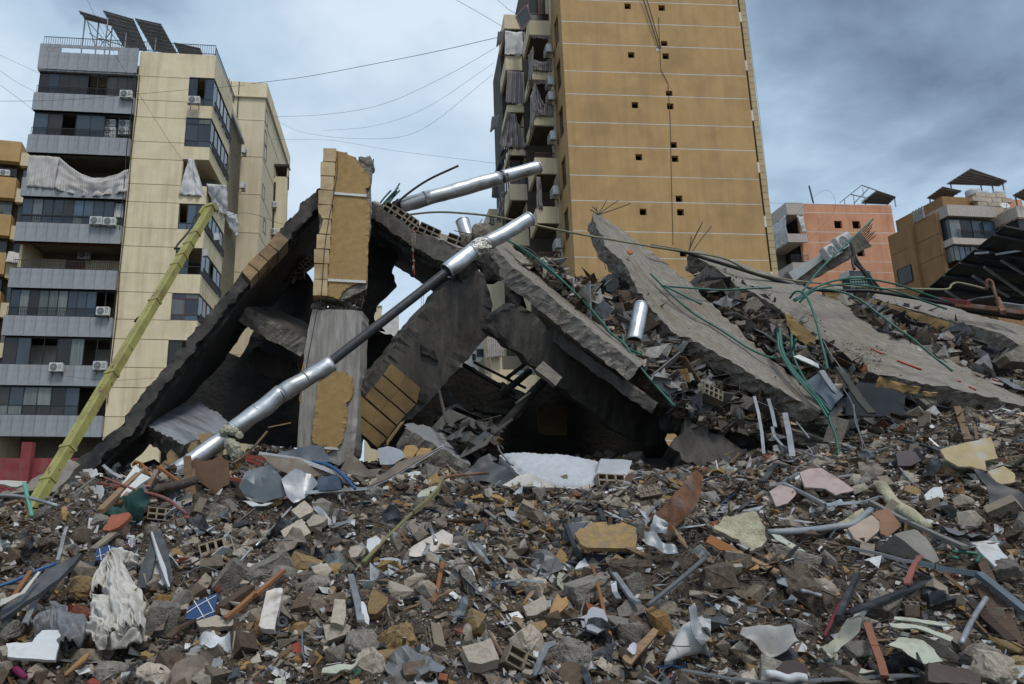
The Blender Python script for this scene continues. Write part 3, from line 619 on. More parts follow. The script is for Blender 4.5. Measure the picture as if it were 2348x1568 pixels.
# ---- the ochre tower
fT=Fr(*z5(530,830),39,3,0.0); k_=39 / 45
zl=[fT.Zc(*z5(x, y)) for x, y in ((494,120),(500,247),(507,402),(512,533),(520,695),(527,832),(536,997),(541,1142),(548,1315),(552,1465))]
WT=12.88 * k_; st=(zl[0] - zl[8]) / 4; TT=zl[0] + st * 2
bT=root('tower_block', fT.p(WT / 2,0,0),'tall ochre tower with small square vent openings and thin white joint lines','building')
zs_=[zl[0] + st * .456 + st, zl[0] + st, zl[0] + st * .456]; zs_=[TT] + zs_ + zl
zz_=zl[-1]
while zz_ > 1: zs_.append(zz_ - st * .54 if (len(zs_) % 2) else zz_ - st * .46); zz_=zs_[-1]
holes=[fT.uz(*z5(x, y)) for x, y in ((870,36),(1064,46),(890,314),(1078,250),(1087,321),(912,600),(1107,535),(1113,607),(934,897),(1132,828),(1140,906),(958,1209),(1163,1134),(1171,1211),(1187,1445),(980,1530))]
hs=.46 * k_
ucuts=None
for a, b in zip(zs_, zs_[1:]):
    lo, hi=max(b, 0), a; hh=sorted([(u, z) for u, z in holes if lo < z < hi])
    mb=MB(); fr=fT; cur=0.0; e=.025
    rows_=sorted({round(z, 1) for _, z in hh})
    if not hh: fr.box(mb, 0, WT, 0,.28, lo + e, hi - e)
    else:
        for i, (u, z) in enumerate(hh):
            u=max(u, cur + hs + .05) if i else u
            ue=(hh[i + 1][0] + u) / 2 if i + 1 < len(hh) else WT
            zb2, zt2=max(z - hs / 2, lo + e + .02), min(z + hs / 2, hi - e - .02)
            fr.box(mb, cur, u - hs / 2,0,.28, lo + e, hi - e); fr.box(mb, u + hs / 2, ue, 0,.28, lo + e, hi - e)
            fr.box(mb, u - hs / 2, u + hs / 2,0,.28, lo + e, zb2); fr.box(mb, u - hs / 2, u + hs / 2,0,.28, zt2, hi - e); cur=ue
    mb.build('wall_panel', tan_plaster, bT)
for z in zs_[1:]: wbox('joint_line', fT, white_paint, bT, 0, WT, .004,.03, z - .022, z + .022)
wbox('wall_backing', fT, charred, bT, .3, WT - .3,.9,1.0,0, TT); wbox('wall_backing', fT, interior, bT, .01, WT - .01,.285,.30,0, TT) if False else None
sT=fT.side(); TD=2.75
wins=[(470,150),(475,420),(483,700),(492,1000),(510,1290)]
zw=[sT.uz(*z5(*q))[1] for q in wins]
cuts=[]
zprev=TT
for z in zw:
    h2=.95; wbox('side_panel', sT, tan_plaster, bT, .281, TD, 0,-.28, z + h2, zprev); wbox('side_panel', sT, tan_plaster, bT, .281,.9,0,-.28, z - h2, z + h2); wbox('side_panel', sT, tan_plaster, bT, 2.1, TD, 0,-.28, z - h2, z + h2)
    window(sT, bT, .9,2.1, z - h2, z + h2,-.14,2, mat=red_frame, gl=glass_dim); zprev=z - h2
wbox('side_panel', sT, tan_plaster, bT, .281, TD, 0,-.28,0, zprev)
# pale stone pier and window slot at the far side of the front
u8=WT; stone_strip=M('stone_strip', (0.46,0.36,0.21),(0.40,0.30,0.16), scale=2, bump=.2, rnd=.08, stain=(.25,.18,.09), samt=.4)
wbox('slot_backing', fT, interior, bT, WT - .3, WT + .4,.7,.9,0, TT); wbox('core_wall', fT, cream_wall, bT, .35, WT + .5,1.1,9,0, TT)
blk=MB().box(0,.34,0,.4,0,1).build('stone_block', stone_strip); bme=blk.data; bpy.data.objects.remove(blk)
bh=st / 8
for i in range(int(TT / bh)): inst('stone_block', bme, bT, fT.mat(WT + .24,.25, i * bh) @ Matrix.Diagonal((1,1, bh - .02,1)))
for i in range(7):
    z=zl[0] + st * .75 - i * st; window(fT, bT, WT + .03, WT + .22, z - 1.3, z + .3,.35,1, rows=(.5,), gl=glass_dim); wbox('white_sill', fT, white_paint, bT, WT + .02, WT + .23,.2,.5, z - 2.0, z - 1.32)
# balcony stacks at the near side of the tower
def stack(v, u0, u1, zs, deep, label_):
    for z0, z1_, kind in zs:
        wbox('balcony_parapet', fT, cream_wall, bT, u0, u1, v, v + .15, z0, z1_); wbox('balcony_parapet', fT, cream_wall, bT, u0, u0 + .15, v + .151, v + deep, z0, z1_)
        wbox('balcony_slab', fT, room_shade, bT, u0 + .151, u1, v + .151, v + deep, z0, z0 + .16)
        if kind == 'red': window(fT, bT, u0 + .02, u1, z1_ + .01, z1_ + st * .5, v + .03,2, rows=(.3,), mat=red_frame, gl=glass_dim, skip=((1,1),)); window(fT.side() if False else sideT(u0), bT, v + .1, v + deep, z1_ + .01, z1_ + st * .5,.03,3, mat=red_frame, gl=glass_dim)
        if kind == 'rail': railing(fT, bT, u0 + .05, u1 - .05, z1_, .35, v + .06,.12, mat=red_frame)
    wbox('balcony_back', fT, tan_plaster, bT, u1 - .05, u1 + .2, v + .2, v + deep + 2,0, TT) if False else None
def sideT(u):
    r=object.__new__(Fr); r.o=fT.o + fT.u * u; r.u=fT.v.copy(); r.v=fT.u.copy(); r.n=r.v; return r
ya=lambda y, v, x=390: fT.Zc(*z5(x, y), v)
v1=TD; ua, ub=fT.U(*z5(330,700), v1) , fT.U(*z5(452,700), v1)
stack(v1, ua, ub, [(ya(a, v1), ya(b, v1), k) for a, b, k in ((200,118,'red'),(455,402,'open'),(715,662,'open'),(990,900,'rail'),(1272,1178,'open'),(1570,1470,'rail'))],2.6,'')
wbox('core_wall', fT, room_shade, bT, ua + .05,.3, v1 + 3.3, v1 + 8,0, TT)
v2=TD + 3.4; uc, ud=fT.U(*z5(185,700), v2), fT.U(*z5(296,700), v2)
zt2_=ya(85, v2,220)
stack(v2, uc, ud, [(ya(a, v2,240), ya(b, v2,240), k) for a, b, k in ((165,85,'top'),(400,320,'open'),(640,600,'open'),(885,850,'red'),(1140,1050,'red'),(1400,1305,'open'))],3.0,'')
wbox('core_wall', fT, cream_wall, bT, uc + 2.6, ua, v2 + .3, v2 + 8,0, zt2_)
wbox('core_wall', fT, room_shade, bT, uc + .1, uc + 2.59, v2 + 3.1, v2 + 8,0, zt2_ - .1)
C5=lambda x, y, v: (lambda q: fT.p(q[0], v, q[1]))(fT.uz(*z5(x, y), v))
def aw(cs, v, lab, seed, mat=awning_dk, **k): tag(cloth('awning_cloth', [C5(x, y, v) for x, y in cs],26,14, mat, k.pop('amp', .05), k.pop('folds', 4), seed=seed, **k), lab,'awning','torn awning cloths')
aw([(322,205),(428,205),(428,222),(322,218)], v1 - .1,'scalloped awning valance at the top balcony opening beside the tower', 11)
aw([(330,335),(438,335),(440,408),(330,400)], v1 - .1,'striped awning strip slung below the highest dark balcony opening of the tower', 12, wave=.15, sag=.2)
aw([(328,462),(440,462),(440,480),(328,478)], v1 - .1,'thin awning valance over the second dark balcony opening of the tower', 13)
aw([(330,480),(345,480),(395,600),(330,660)], v1 - .12,'grey awning bunched at the corner of the second dark opening', 14, amp=.1)
aw([(335,590),(448,600),(448,662),(335,660)], v1 - .1,'striped awning panel across the foot of the second dark opening', 15)
aw([(170,178),(268,182),(275,315),(168,318)], v2 - .15,'pale scalloped awning below the roof block of the tower balcony stack', 16, mat=white_cloth, wave=.15)
aw([(185,402),(278,412),(284,600),(172,592)], v2 - .15,'long brown striped awning covering a whole balcony of the tower', 17, wave=.15)
aw([(190,640),(225,650),(292,845),(130,850)], v2 - .15,'torn awning hanging diagonally from a tower balcony', 18, amp=.16, ragged=.3)
aw([(155,850),(185,850),(150,985),(110,990)], v2 - .1,'dark grey cloth flapping out from the tower balconies', 19, mat=M('dark_cloth', (.10,.10,.11),(.06,.06,.07), bump=.2), amp=.15, ragged=.3)
aw([(100,1010),(140,1000),(135,1130),(95,1128)], v2 - .1,'dark cloth flap hanging below the flapping one on the tower', 20, mat=MATS['dark_cloth'], amp=.1)
aw([(150,1090),(180,1090),(150,1260),(118,1260)], v2 + .5,'bunched brown cloth beside the red windows of the tower', 21, amp=.2, ragged=.4)
S5=lambda x, y, u: (lambda q: sideT(u).p(q[0],-.08, q[1]))(sideT(u).uz(*z5(x, y),-.08))
tag(cloth('awning_cloth', [S5(328,260, ua), S5(296,320, ua), S5(285,510, ua), S5(322,420, ua)],16,16, awning_dk, .06,3, seed=22, ragged=.4),'striped awning hanging down the side of the highest tower balcony','awning','torn awning cloths')
tag(cloth('awning_cloth', [S5(330,490, ua), S5(300,560, ua), S5(300,780, ua), S5(328,680, ua)],16,16, awning_dk, .06,3, seed=23, ragged=.4),'striped awning hanging down the side of the second tower balcony','awning','torn awning cloths')
# swinging window sash, projecting awning arms
sash=root('window_sash', C5(270,100, v1 - .6),'loose glazed window sash hanging open at the top of the tower','window sash')
cs=[C5(x, y, v1 - .6) for x, y in ((232,98),(292,30),(318,108),(266,172))]
mb=MB()
for a, b in zip(cs, cs[1:] + cs[:1]): mb.bar(a, b, .07,.07)
mb.build('sash_frame', red_frame, sash); MB().prism([c.lerp(sum(cs, Vector()) / 4,.06) for c in cs],(0,.012,0)).build('pane', glass, sash)
for i, (a, b) in enumerate((((130,180),(162,175)),((95,665),(140,655)))):
    v_=v2 + .2; o=cloth('awning_cloth', [C5(a[0], a[1], v_), C5(b[0], b[1], v_), C5(b[0] - 12, b[1] + 70, v_ - .5), C5(a[0] - 10, a[1] + 90, v_ - .5)],10,8, MATS['dark_cloth'],.05,2, seed=30 + i)
    tag(o, ('dark drop awning on arms at the roof end of the tower','dark drop awning on arms halfway down the tower edge')[i],'awning','torn awning cloths')
for x, y, lab in ((440,320,'highest air conditioner on the tower side wall'),(432,540,'upper of two air conditioners together on the tower side wall'),(447,600,'lower of two air conditioners together on the tower side wall'),(455,832,'air conditioner on the tower side wall level with the open soffit'),(475,1135,'air conditioner beside the big wrecked opening of the tower'),(490,1435,'lowest air conditioner on the tower side wall above the slab')):
    v, z=sT.uz(*z5(x, y)); ac(Matrix.Translation(sT.p(max(1.2, min(v, 2.5)),0, z) - fT.u * .42) @ Matrix.Rotation(math.radians(-87),4,'Z'), lab,'air conditioner units on the tower side')
# rubble curtain in the wrecked opening
tag(cloth('awning_cloth', [C5(350,1010, v1 - .05), C5(372,1010, v1 - .05), C5(390,1190, v1 - .1), C5(350,1190, v1 - .1)],12,14, awning_dk, .12,3, seed=40, ragged=.4),'shredded brown cloth in the big wrecked opening of the tower','awning','torn awning cloths')
# ropes down the tower face
hp=fT.uz(*z5(1047,284)); mb=MB()
for du in (0,.12): mb.tube([fT.p(hp[0] - 1.9 + du * 3,-.35, TT), fT.p(hp[0] + du, -.08, hp[1])],.028,5)
tag(mb.build('rope', cable_m, origin=fT.p(hp[0],-.2, hp[1])),'black ropes hanging down the ochre tower to a pale patch','rope')
wbox('patch', fT, white_paint, bT, hp[0] - .15, hp[0] + .15,-.012,.0, hp[1] - .1, hp[1] + .08)
mb=MB(); pts=[fT.uz(*z5(x, y)) for x, y in ((1045,100),(1058,400),(1100,480),(1112,700),(1118,1000),(1128,1400))]
mb.tube([fT.p(u, -.03, z) for u, z in pts],.014,4); tag(mb.build('cable', cable_m, origin=fT.p(pts[0][0],0, pts[0][1])),'thin cable running down the ochre tower wall','cable')

# ---- orange block
fO=Fr(*z7(1225,700),72,2.4,2.4); bO=root('apartment_building', fO.p(-6,0,0),'orange block with white joint lines and pale clad balconies, behind the fallen beam','building')
orange=M('orange_plaster', (0.60,0.305,0.185),(0.54,0.26,0.15), scale=.9, bump=.15, stain=(.36,.14,.07), samt=.5, sscale=.35, streak=((.35,.16,.09),.5)); clad=M('pale_cladding', (.50,.44,.39),(.43,.37,.33), scale=3, bump=.1, rnd=.1)
zO=fO.Zc(*z7(1195,460)); uO=fO.U(*z7(395,450)); lines=[fO.Zc(*z7(1230, y)) for y in (535,695,782,938,1025,1160)]
zz_=[zO] + lines; stp=(lines[1] - lines[5]) / 2
while zz_[-1] > 2: zz_.append(zz_[-1] - (1.2 if len(zz_) % 2 else 2.1))
hO=[fO.uz(*z7(x, y)) for x, y in ((889,563),(897,626),(745,624),(932,858),(808,1098))]
for a, b in zip(zz_, zz_[1:]):
    hh=sorted([(u, z) for u, z in hO if max(b, 0) < z < a]); mb=MB(); cur=uO; lo, hi, e, hw=max(b, 0), a, .03,.42
    for u, z in hh:
        if u - hw < cur: continue
        fO.box(mb, cur, u - hw, 0,.3, lo + e, hi - e); fO.box(mb, u - hw, u + hw, 0,.3, lo + e, max(lo + e + .02, z - hw)); fO.box(mb, u - hw, u + hw, 0,.3, min(hi - e - .02, z + hw), hi - e); cur=u + hw
    fO.box(mb, cur, 0,0,.3, lo + e, hi - e); mb.build('wall_panel', orange, bO)
for z in zz_[1:]: wbox('joint_line', fO, white_paint, bO, uO, 0,.005,.06, z - .035, z + .035)
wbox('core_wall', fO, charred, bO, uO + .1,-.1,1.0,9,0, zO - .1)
for z in zz_[3:9:2]: pass
uA=fO.U(*z7(325,740),-.6); VS=3.2
def striped_band(fr, par, u0, u1, v0, v1, z0, z1, n, m=None, nm='cladding'):
    """parapet clad in upright boards, each a raised strip"""
    mb=MB(); w_=(u1 - u0) / n
    for i in range(n): fr.box(mb, u0 + i * w_ + w_ * .05, u0 + (i + 1) * w_ - w_ * .05, v0, v1, z0, z1)
    fr.box(mb, u0 + .02, u1 - .02, v0 + .03, v1, z0 + .02, z1 - .02); return mb.build(nm, m or clad, par)
sO=lambda u: (lambda r: (setattr(r,'o', fO.o + fO.u * u), setattr(r,'u', fO.v.copy()), setattr(r,'v', fO.u.copy()), setattr(r,'n', fO.u.copy()), r)[-1])(object.__new__(Fr))
zc=lambda y, x=370: fO.Zc(*z7(x, y),-.6)
u_l=fO.U(*z7(312,490),-.6)
for y0, y1, uu in ((540,440, u_l),(770,700, uA),(1010,940, fO.U(*z7(365,970),-.6))):
    striped_band(fO, bO, uu, uO + .3,-.6,-.4, zc(y0), zc(y1),9); striped_band(sO(uu), bO, -.6, VS, 0.0,.2, zc(y0), zc(y1),12)
    wbox('balcony_slab', fO, clad, bO, uu + .21, uO, -.39, VS, zc(y0) + .02, zc(y0) + .25)
wbox('balcony_back', fO, interior, bO, u_l + .3, uO, VS, 8,0, zO - .3)
mb=cloth('awning_cloth', [fO.p(u_l, -.5, zc(545)), fO.p(uO + .2,-.5, zc(545)), fO.p(uO + .3,-.6, zc(700)), fO.p(u_l, -.6, zc(700))],20,12, white_cloth, .1,4, seed=50, ragged=.2)
tag(cloth('awning_cloth', [sO(u_l).p(-.5,-.1, zc(545)), sO(u_l).p(VS, -.1, zc(545)), sO(u_l).p(VS, -.15, zc(770)), sO(u_l).p(-.5,-.15, zc(760))],20,12, white_cloth, .1,4, seed=51),'white tattered curtain round the side of the orange block balcony','awning','torn awning cloths')
bpy.data.objects.remove(mb)
tag(cloth('awning_cloth', [fO.p(uO - .5,-.5, zc(545)), fO.p(uO + .3,-.5, zc(545)), fO.p(uO + .25,-.6, zc(690)), fO.p(uO - .1,-.6, zc(690))],10,12, white_cloth, .1,3, seed=52, ragged=.3),'torn curtain strip beside the dark hole of the orange block balcony','awning','torn awning cloths')
railing(fO, bO, uO - 1.6, uO + .2, zc(945),.9,-.5)
uR=fO.U(*z7(180,600),2); wbox('rear_wing', fO, clad, bO, uR - 1, u_l - .3,3.3,9,0, fO.Zc(*z7(200,560),3.3));
for y in (690,830,960):
    z=fO.Zc(*z7(220, y),3.2); window(fO, bO, uR, u_l - .5, z - .9, z + .6,3.2,2, gl=glass_dim)
T_=Q
solar_table('solar_array', [Q(z7,935,447,74.5), Q(z7,1160,455,74.5), Q(z7,1228,392,72.3), Q(z7,1070,338,72.3)],3,2,'small tilted solar table on the orange block roof', GS, ((.1,.1, zO),(.95,.1, zO),(.95,.9, zO)))
mb=MB()
for a, b in (((760,440),(940,295)),((878,445),(1003,317)),((940,295),(1070,340)),((850,372),(975,400)),((880,450),(872,378)),((968,452),(948,318)),((800,450),(797,412)),((940,430),(1060,345))): mb.bar(Q(z7, *a, 74), Q(z7, *b, 75.5),.09,.09)
tag(mb.build('steel_rack', galv_dull, origin=Q(z7,900,450,74)),'empty steel panel frame on the orange block roof','steel frame')
tag(MB().tube([Q(z7,537,446,74), Q(z7,500,300,74)],.08,6).build('antenna_pole', dark_metal, origin=Q(z7,537,446,74)),'thin dark leaning antenna pole on the orange block roof','antenna')

# ---- brown block with clad balconies
fB=Fr(*zb(600,720),58,5.8,5.8); bB=root('apartment_building', fB.p(4,0,0),'brown block with glazed pale-clad balconies behind the black solar roof','building')
brown=M('brown_plaster', (0.33,0.185,0.08),(0.27,0.15,0.062), scale=.9, bump=.2, streak=((.17,.09,.04),.5), stain=(.2,.11,.05), samt=.4, sscale=.4)
rough_stone=M('rough_stone', (.50,.42,.33),(.36,.29,.22), scale=2.5, bump=.8, bscale=3, rnd=.15)
sB=fB.side(); zB=fB.Zc(*zb(575,600)); vl=sB.uz(*zb(205,790))[0] * 1.25
for a, b in zip(np.arange(zB, 2,-1.9), np.arange(zB - 1.9,0,-1.9)): wbox('side_panel', sB, brown, bB, 0, vl * .45,-.0,-.3, b + .02, a - .02); wbox('side_panel', sB, brown, bB, vl * .45 + .6, vl, 0,-.3, b + .02, a - .02)
for i in range(7): wbox('joint_line', sB, stone_strip, bB, 0, vl, -.02,-.1, zB - 1.9 * (i * 2 + 3) - .02, zB - 1.9 * (i * 2 + 3) + .02)
wbox('projecting_fin', sB, brown, bB, vl * .45, vl * .45 + .58,.25,-.3,0, sB.uz(*zb(350,715))[1])
v, z=sB.uz(*zb(295,1215)); window(sB, bB, v - .8, v + .8, z - .7, z + .8,.04,1, gl=glass_dim)
wbox('core_wall', fB, brown, bB, .3,13,2.5, vl, 0, zB - .4)
uP=fB.U(*zb(690,540),-1.0) ; uQ=fB.U(*zb(1165,600),-1.0); zf=lambda y, x=900: fB.Zc(*zb(x, y),-1.0)
sP=lambda u: (lambda r: (setattr(r,'o', fB.o + fB.u * u), setattr(r,'u', fB.v.copy()), setattr(r,'v', fB.u.copy()), setattr(r,'n', fB.u.copy()), r)[-1])(object.__new__(Fr))
for y0, y1 in ((640,535),(910,850),(1200,1120)):
    striped_band(fB, bB, uP, uQ, -1.0,-.8, zf(y0), zf(y1),26); striped_band(sP(uP), bB, -1.0,2.4,0,.2, zf(y0), zf(y1),12); wbox('balcony_slab', fB, clad, bB, uP + .21, uQ, -.79,2.45, zf(y0) + .01, zf(y0) + .2)
for (y0, y1), n in zip(((850,660),(1060,915)),(4,8)):
    window(fB, bB, uP + .15, uQ - .1, zf(y0), zf(y1),-.75, n, gl=glass); window(sP(uP + .1), bB, -.7,2.3, zf(y0), zf(y1),.05,3, gl=glass)
railing(fB, bB, uP + .6, uQ, zf(850),.75,-.9)
uS0, uS1=fB.U(*zb(980,500)), fB.U(*zb(1260,500)); zS=fB.Zc(*zb(1100,415)); bh=.42
bl_=MB().box(0,.9,0,.3,0, bh - .03).build('stone_block', rough_stone); sme=bl_.data; bpy.data.objects.remove(bl_)
i=0; z=zS - bh
while z > zf(900):
    u=uS0 - (i % 2) * .45
    while u < uS1 - .3:
        if i > 6 and u < uQ - 1.0: u += .93; continue
        inst('stone_block', sme, bB, fB.mat(u, -.1 + random.uniform(-.03,.03), z)); u += .93
    z -= bh; i += 1
wbox('stair_tower', fB, brown, bB, uS0 + .1, uS1 + .2,.21,6,0, zS); wbox('stair_tower', fB, orange, bB, uS1 + .25, uS1 + 2.4,.8,6,0, zS - .1); wbox('roof_wall', fB, brown, bB, uS0 - 2.6, uS0 + .05,.6,6, zB - .2, fB.Zc(*zb(930,430)))
u2=fB.U(*zb(1370,600),-2.5); zg=lambda y: fB.Zc(*zb(1400, y),-2.5)
for y0, y1 in ((650,545),(900,850)): striped_band(fB, bB, u2, u2 + 6,-2.5,-2.3, zg(y0), zg(y1),16); striped_band(sP(u2), bB, -2.5,1,0,.2, zg(y0), zg(y1),12)
window(fB, bB, u2 + .1, u2 + 6, zg(850), zg(655),-2.3,6); window(sP(u2 + .1), bB, -2.3,.9, zg(850), zg(655),.05,3); wbox('core_wall', fB, brown, bB, u2 + .5, u2 + 7,1.1,6,0, zg(600))
ztk=zS + .02
solar_table('solar_array', [Q(zb, 495,465,62), Q(zb, 660,500,61.8), Q(zb, 835,395,59.8), Q(zb, 650,355,59.6)],3,3,'lower solar table beside the water tanks on the brown block roof', GS, ((.1,.1, zB),(.8,.1, zB),(.6,.6, zB)))
solar_table('solar_array', [Q(zb, 688,330,61), Q(zb, 1190,345,62), Q(zb, 1272,298,60.8), Q(zb, 925,180,58.5)],4,3,'largest solar table above the water tanks on the brown block roof', GS, ((.05,.05, zB),(.62,.1, ztk),(.85,.1, ztk),(.97,.6, ztk)))
solar_table('solar_array', [Q(zb, 1325,440,57), Q(zb, 1600,560,58), Q(zb, 1650,480,56.5), Q(zb, 1480,350,55)],3,2,'solar table at the edge of the view on the brown block', GS, ((.05,.1, zg(600)),))
tank_m=M('tank_plastic', (.50,.55,.58),(.42,.47,.5), rough=.5, scale=2, bump=0)
def tank(c, r, h, label):
    t=root('water_tank', c, label,'water tank','water tanks on the brown block roof'); c=Vector(c); mb=MB()
    prof=[(0, r * .96),(.08, r),(.3, r * .985),(.34, r),(.6, r * .985),(.64, r),(.86, r * .98),(.95, r * .7),(.97, r * .36)]
    mb.tube([c + Vector((0,0, h * a)) for a, _ in prof],[b for _, b in prof],18); mb.build('tank_body', tank_m, t, True); MB().tube([c + Vector((0,0, h * .968)), c + Vector((0,0, h * 1.03))], r * .33,12).build('tank_lid', tank_m, t)
for x, y, r, lab in ((940,415,.55,'pale water tank partly behind solar posts, the tallest of the row'),(1035,410,.46,'middle pale water tank of the row under the largest solar table'),(1180,412,.5,'pale water tank at the end of the row next to the roof edge')):
    u, z=fB.uz(*zb(x, y),1.2); tank(fB.p(u, 1.2, zS + .0), r, r * 1.6, lab)
dish(fB.p(u2 - .2,-1.8, zg(545)),.34,(-.2,-1,.5),'white satellite dish on the pale-clad parapet of the brown block')
for i, x in enumerate((485,505,530,545)): MB().tube([fB.p(-.1, vl * (.38 - i * .06), zB - .1), fB.p(-.1, vl * (.38 - i * .06), zB + 1.0)],.09,6).build('vent_pipe', galv_dull, bB)

# ---- small pale buildings seen through the gaps of the ruin
fW=Fr(890,740,70,4,4); bW=root('house', fW.p(0,0,0),'small white building seen in the gap under the steel pipe','building')
wbox('wall', fW, white_paint, bW, fW.U(850,740), fW.U(914,740),0,6,0, fW.Zc(890,722)); wbox('wall', fW, cream_wall, bW, fW.U(840,740), fW.U(873,740),-.5,5.9,0, fW.Zc(860,706)); wbox('cornice', fW, white_paint, bW, fW.U(838,740), fW.U(875,740),-.6,6, fW.Zc(860,706) + .005, fW.Zc(860,703))
zq=lambda x, y: ((1400 + x / 2.614) * .573,(1350 + y / 2.614) * .573)
fV=Fr(*zq(1400,300),55,4,4); bV=root('apartment_building', fV.p(0,0,0),'white block with ribbon windows seen through the low gap of the ruin','building')
wbox('wall', fV, white_paint, bV, fV.U(*zq(1100,300)), fV.U(*zq(1470,300)),0,6,0, fV.Zc(*zq(1400,20)))
for x0, x1, y0, y1 in ((1325,1420,135,200),(1275,1310,175,240),(1350,1440,265,325)): wbox('recess_shade', fV, charred, bV, fV.U(*zq(x0, y0)), fV.U(*zq(x1, y0)),-.03,.0, fV.Zc(*zq(x0, y1)), fV.Zc(*zq(x0, y0))); window(fV, bV, fV.U(*zq(x0, y0)), fV.U(*zq(x1, y0)), fV.Zc(*zq(x0, y1)), fV.Zc(*zq(x0, y0)),-.12,2)  # flat dark plates on the wall, a recess's shade put into their colour
for y0, y1 in ((85,130),(235,268)): wbox('ledge', fV, white_paint, bV, fV.U(*zq(1310, y0)), fV.U(*zq(1460, y0)),-.4,-.01, fV.Zc(*zq(1400, y1)), fV.Zc(*zq(1400, y0)))
fX=Fr(*zq(1700,300),44,4,4); bX=root('apartment_building', fX.p(0,0,0),'cream balconies with railing seen through the low gap of the ruin','building')
wbox('wall', fX, cream_wall, bX, fX.U(*zq(1475,300)), fX.U(*zq(2050,300)),.2,5,0, fX.Zc(*zq(1700,330))); wbox('wall', fX, cream_wall, bX, fX.U(*zq(1475,300)), fX.U(*zq(1590,300)),0,.19,0, fX.Zc(*zq(1500,200)))
wbox('wall', fX, interior, bX, fX.U(*zq(1480,300)), fX.U(*zq(2050,300)),2.5,5, fX.Zc(*zq(1700,330)) + .01, fX.Zc(*zq(1700,100)))
wbox('balcony_parapet', fX, cream_wall, bX, fX.U(*zq(1660,500)), fX.U(*zq(1925,500)),-.6,.19, fX.Zc(*zq(1700,600)), fX.Zc(*zq(1700,410))); window(fX, bX, fX.U(*zq(1700,500)), fX.U(*zq(1920,500)), fX.Zc(*zq(1700,408)), fX.Zc(*zq(1700,345)),-.5,2)
tag(cloth('awning_cloth', [fX.p(fX.U(*zq(1430,30)),-.3, fX.Zc(*zq(1430,10))), fX.p(fX.U(*zq(1570,30)),-.3, fX.Zc(*zq(1570,20))), fX.p(fX.U(*zq(1595,200)),-.5, fX.Zc(*zq(1595,215))), fX.p(fX.U(*zq(1400,240)),-.5, fX.Zc(*zq(1400,245)))],20,10, awning_dk, .05,5, seed=60),'brown striped awning seen through the low gap of the ruin','awning','torn awning cloths')
fY=Fr(1135,520,50,3,3); bY=root('house', fY.p(0,0,0),'cream building corner showing between the steel duct and the tower','building')
wbox('wall', fY, cream_wall, bY, fY.U(1121,520), fY.U(1121,520) + 5,0,4,0, fY.Zc(1135,479)); window(fY, bY, fY.U(1123,520), fY.U(1131,520), fY.Zc(1125,516), fY.Zc(1125,494),-.05,1)
# ------------------------------------------------------------------ the collapsed building
z3=lambda x, y: ((1000 + x / 1.96) * .573,(550 + y / 1.96) * .573)
z4=lambda x, y: ((1000 + x / 1.96) * .573,(1250 + y / 1.96) * .573)
z6=lambda x, y: ((1900 + x / 1.4255) * .573,(800 + y / 1.4255) * .573)
z8=lambda x, y: ((2996 + x / 1.96) * .573,(1250 + y / 1.96) * .573)
zc_=lambda x, y: ((400 + x / 2.613) * .573,(1500 + y / 2.613) * .573)
zi=lambda x, y: (x, y)
def L3(zf, pts, d0, d1):
    """points measured in one enlarged view, with the distance running from d0 to d1"""
    px=[zf(*p) for p in pts]; L=[0.0]
    for a, b in zip(px, px[1:]): L.append(L[-1] + math.hypot(b[0] - a[0], b[1] - a[1]))
    return [P(x, y, d0 + (d1 - d0) * l / max(L[-1],1e-6)) for (x, y), l in zip(px, L)]
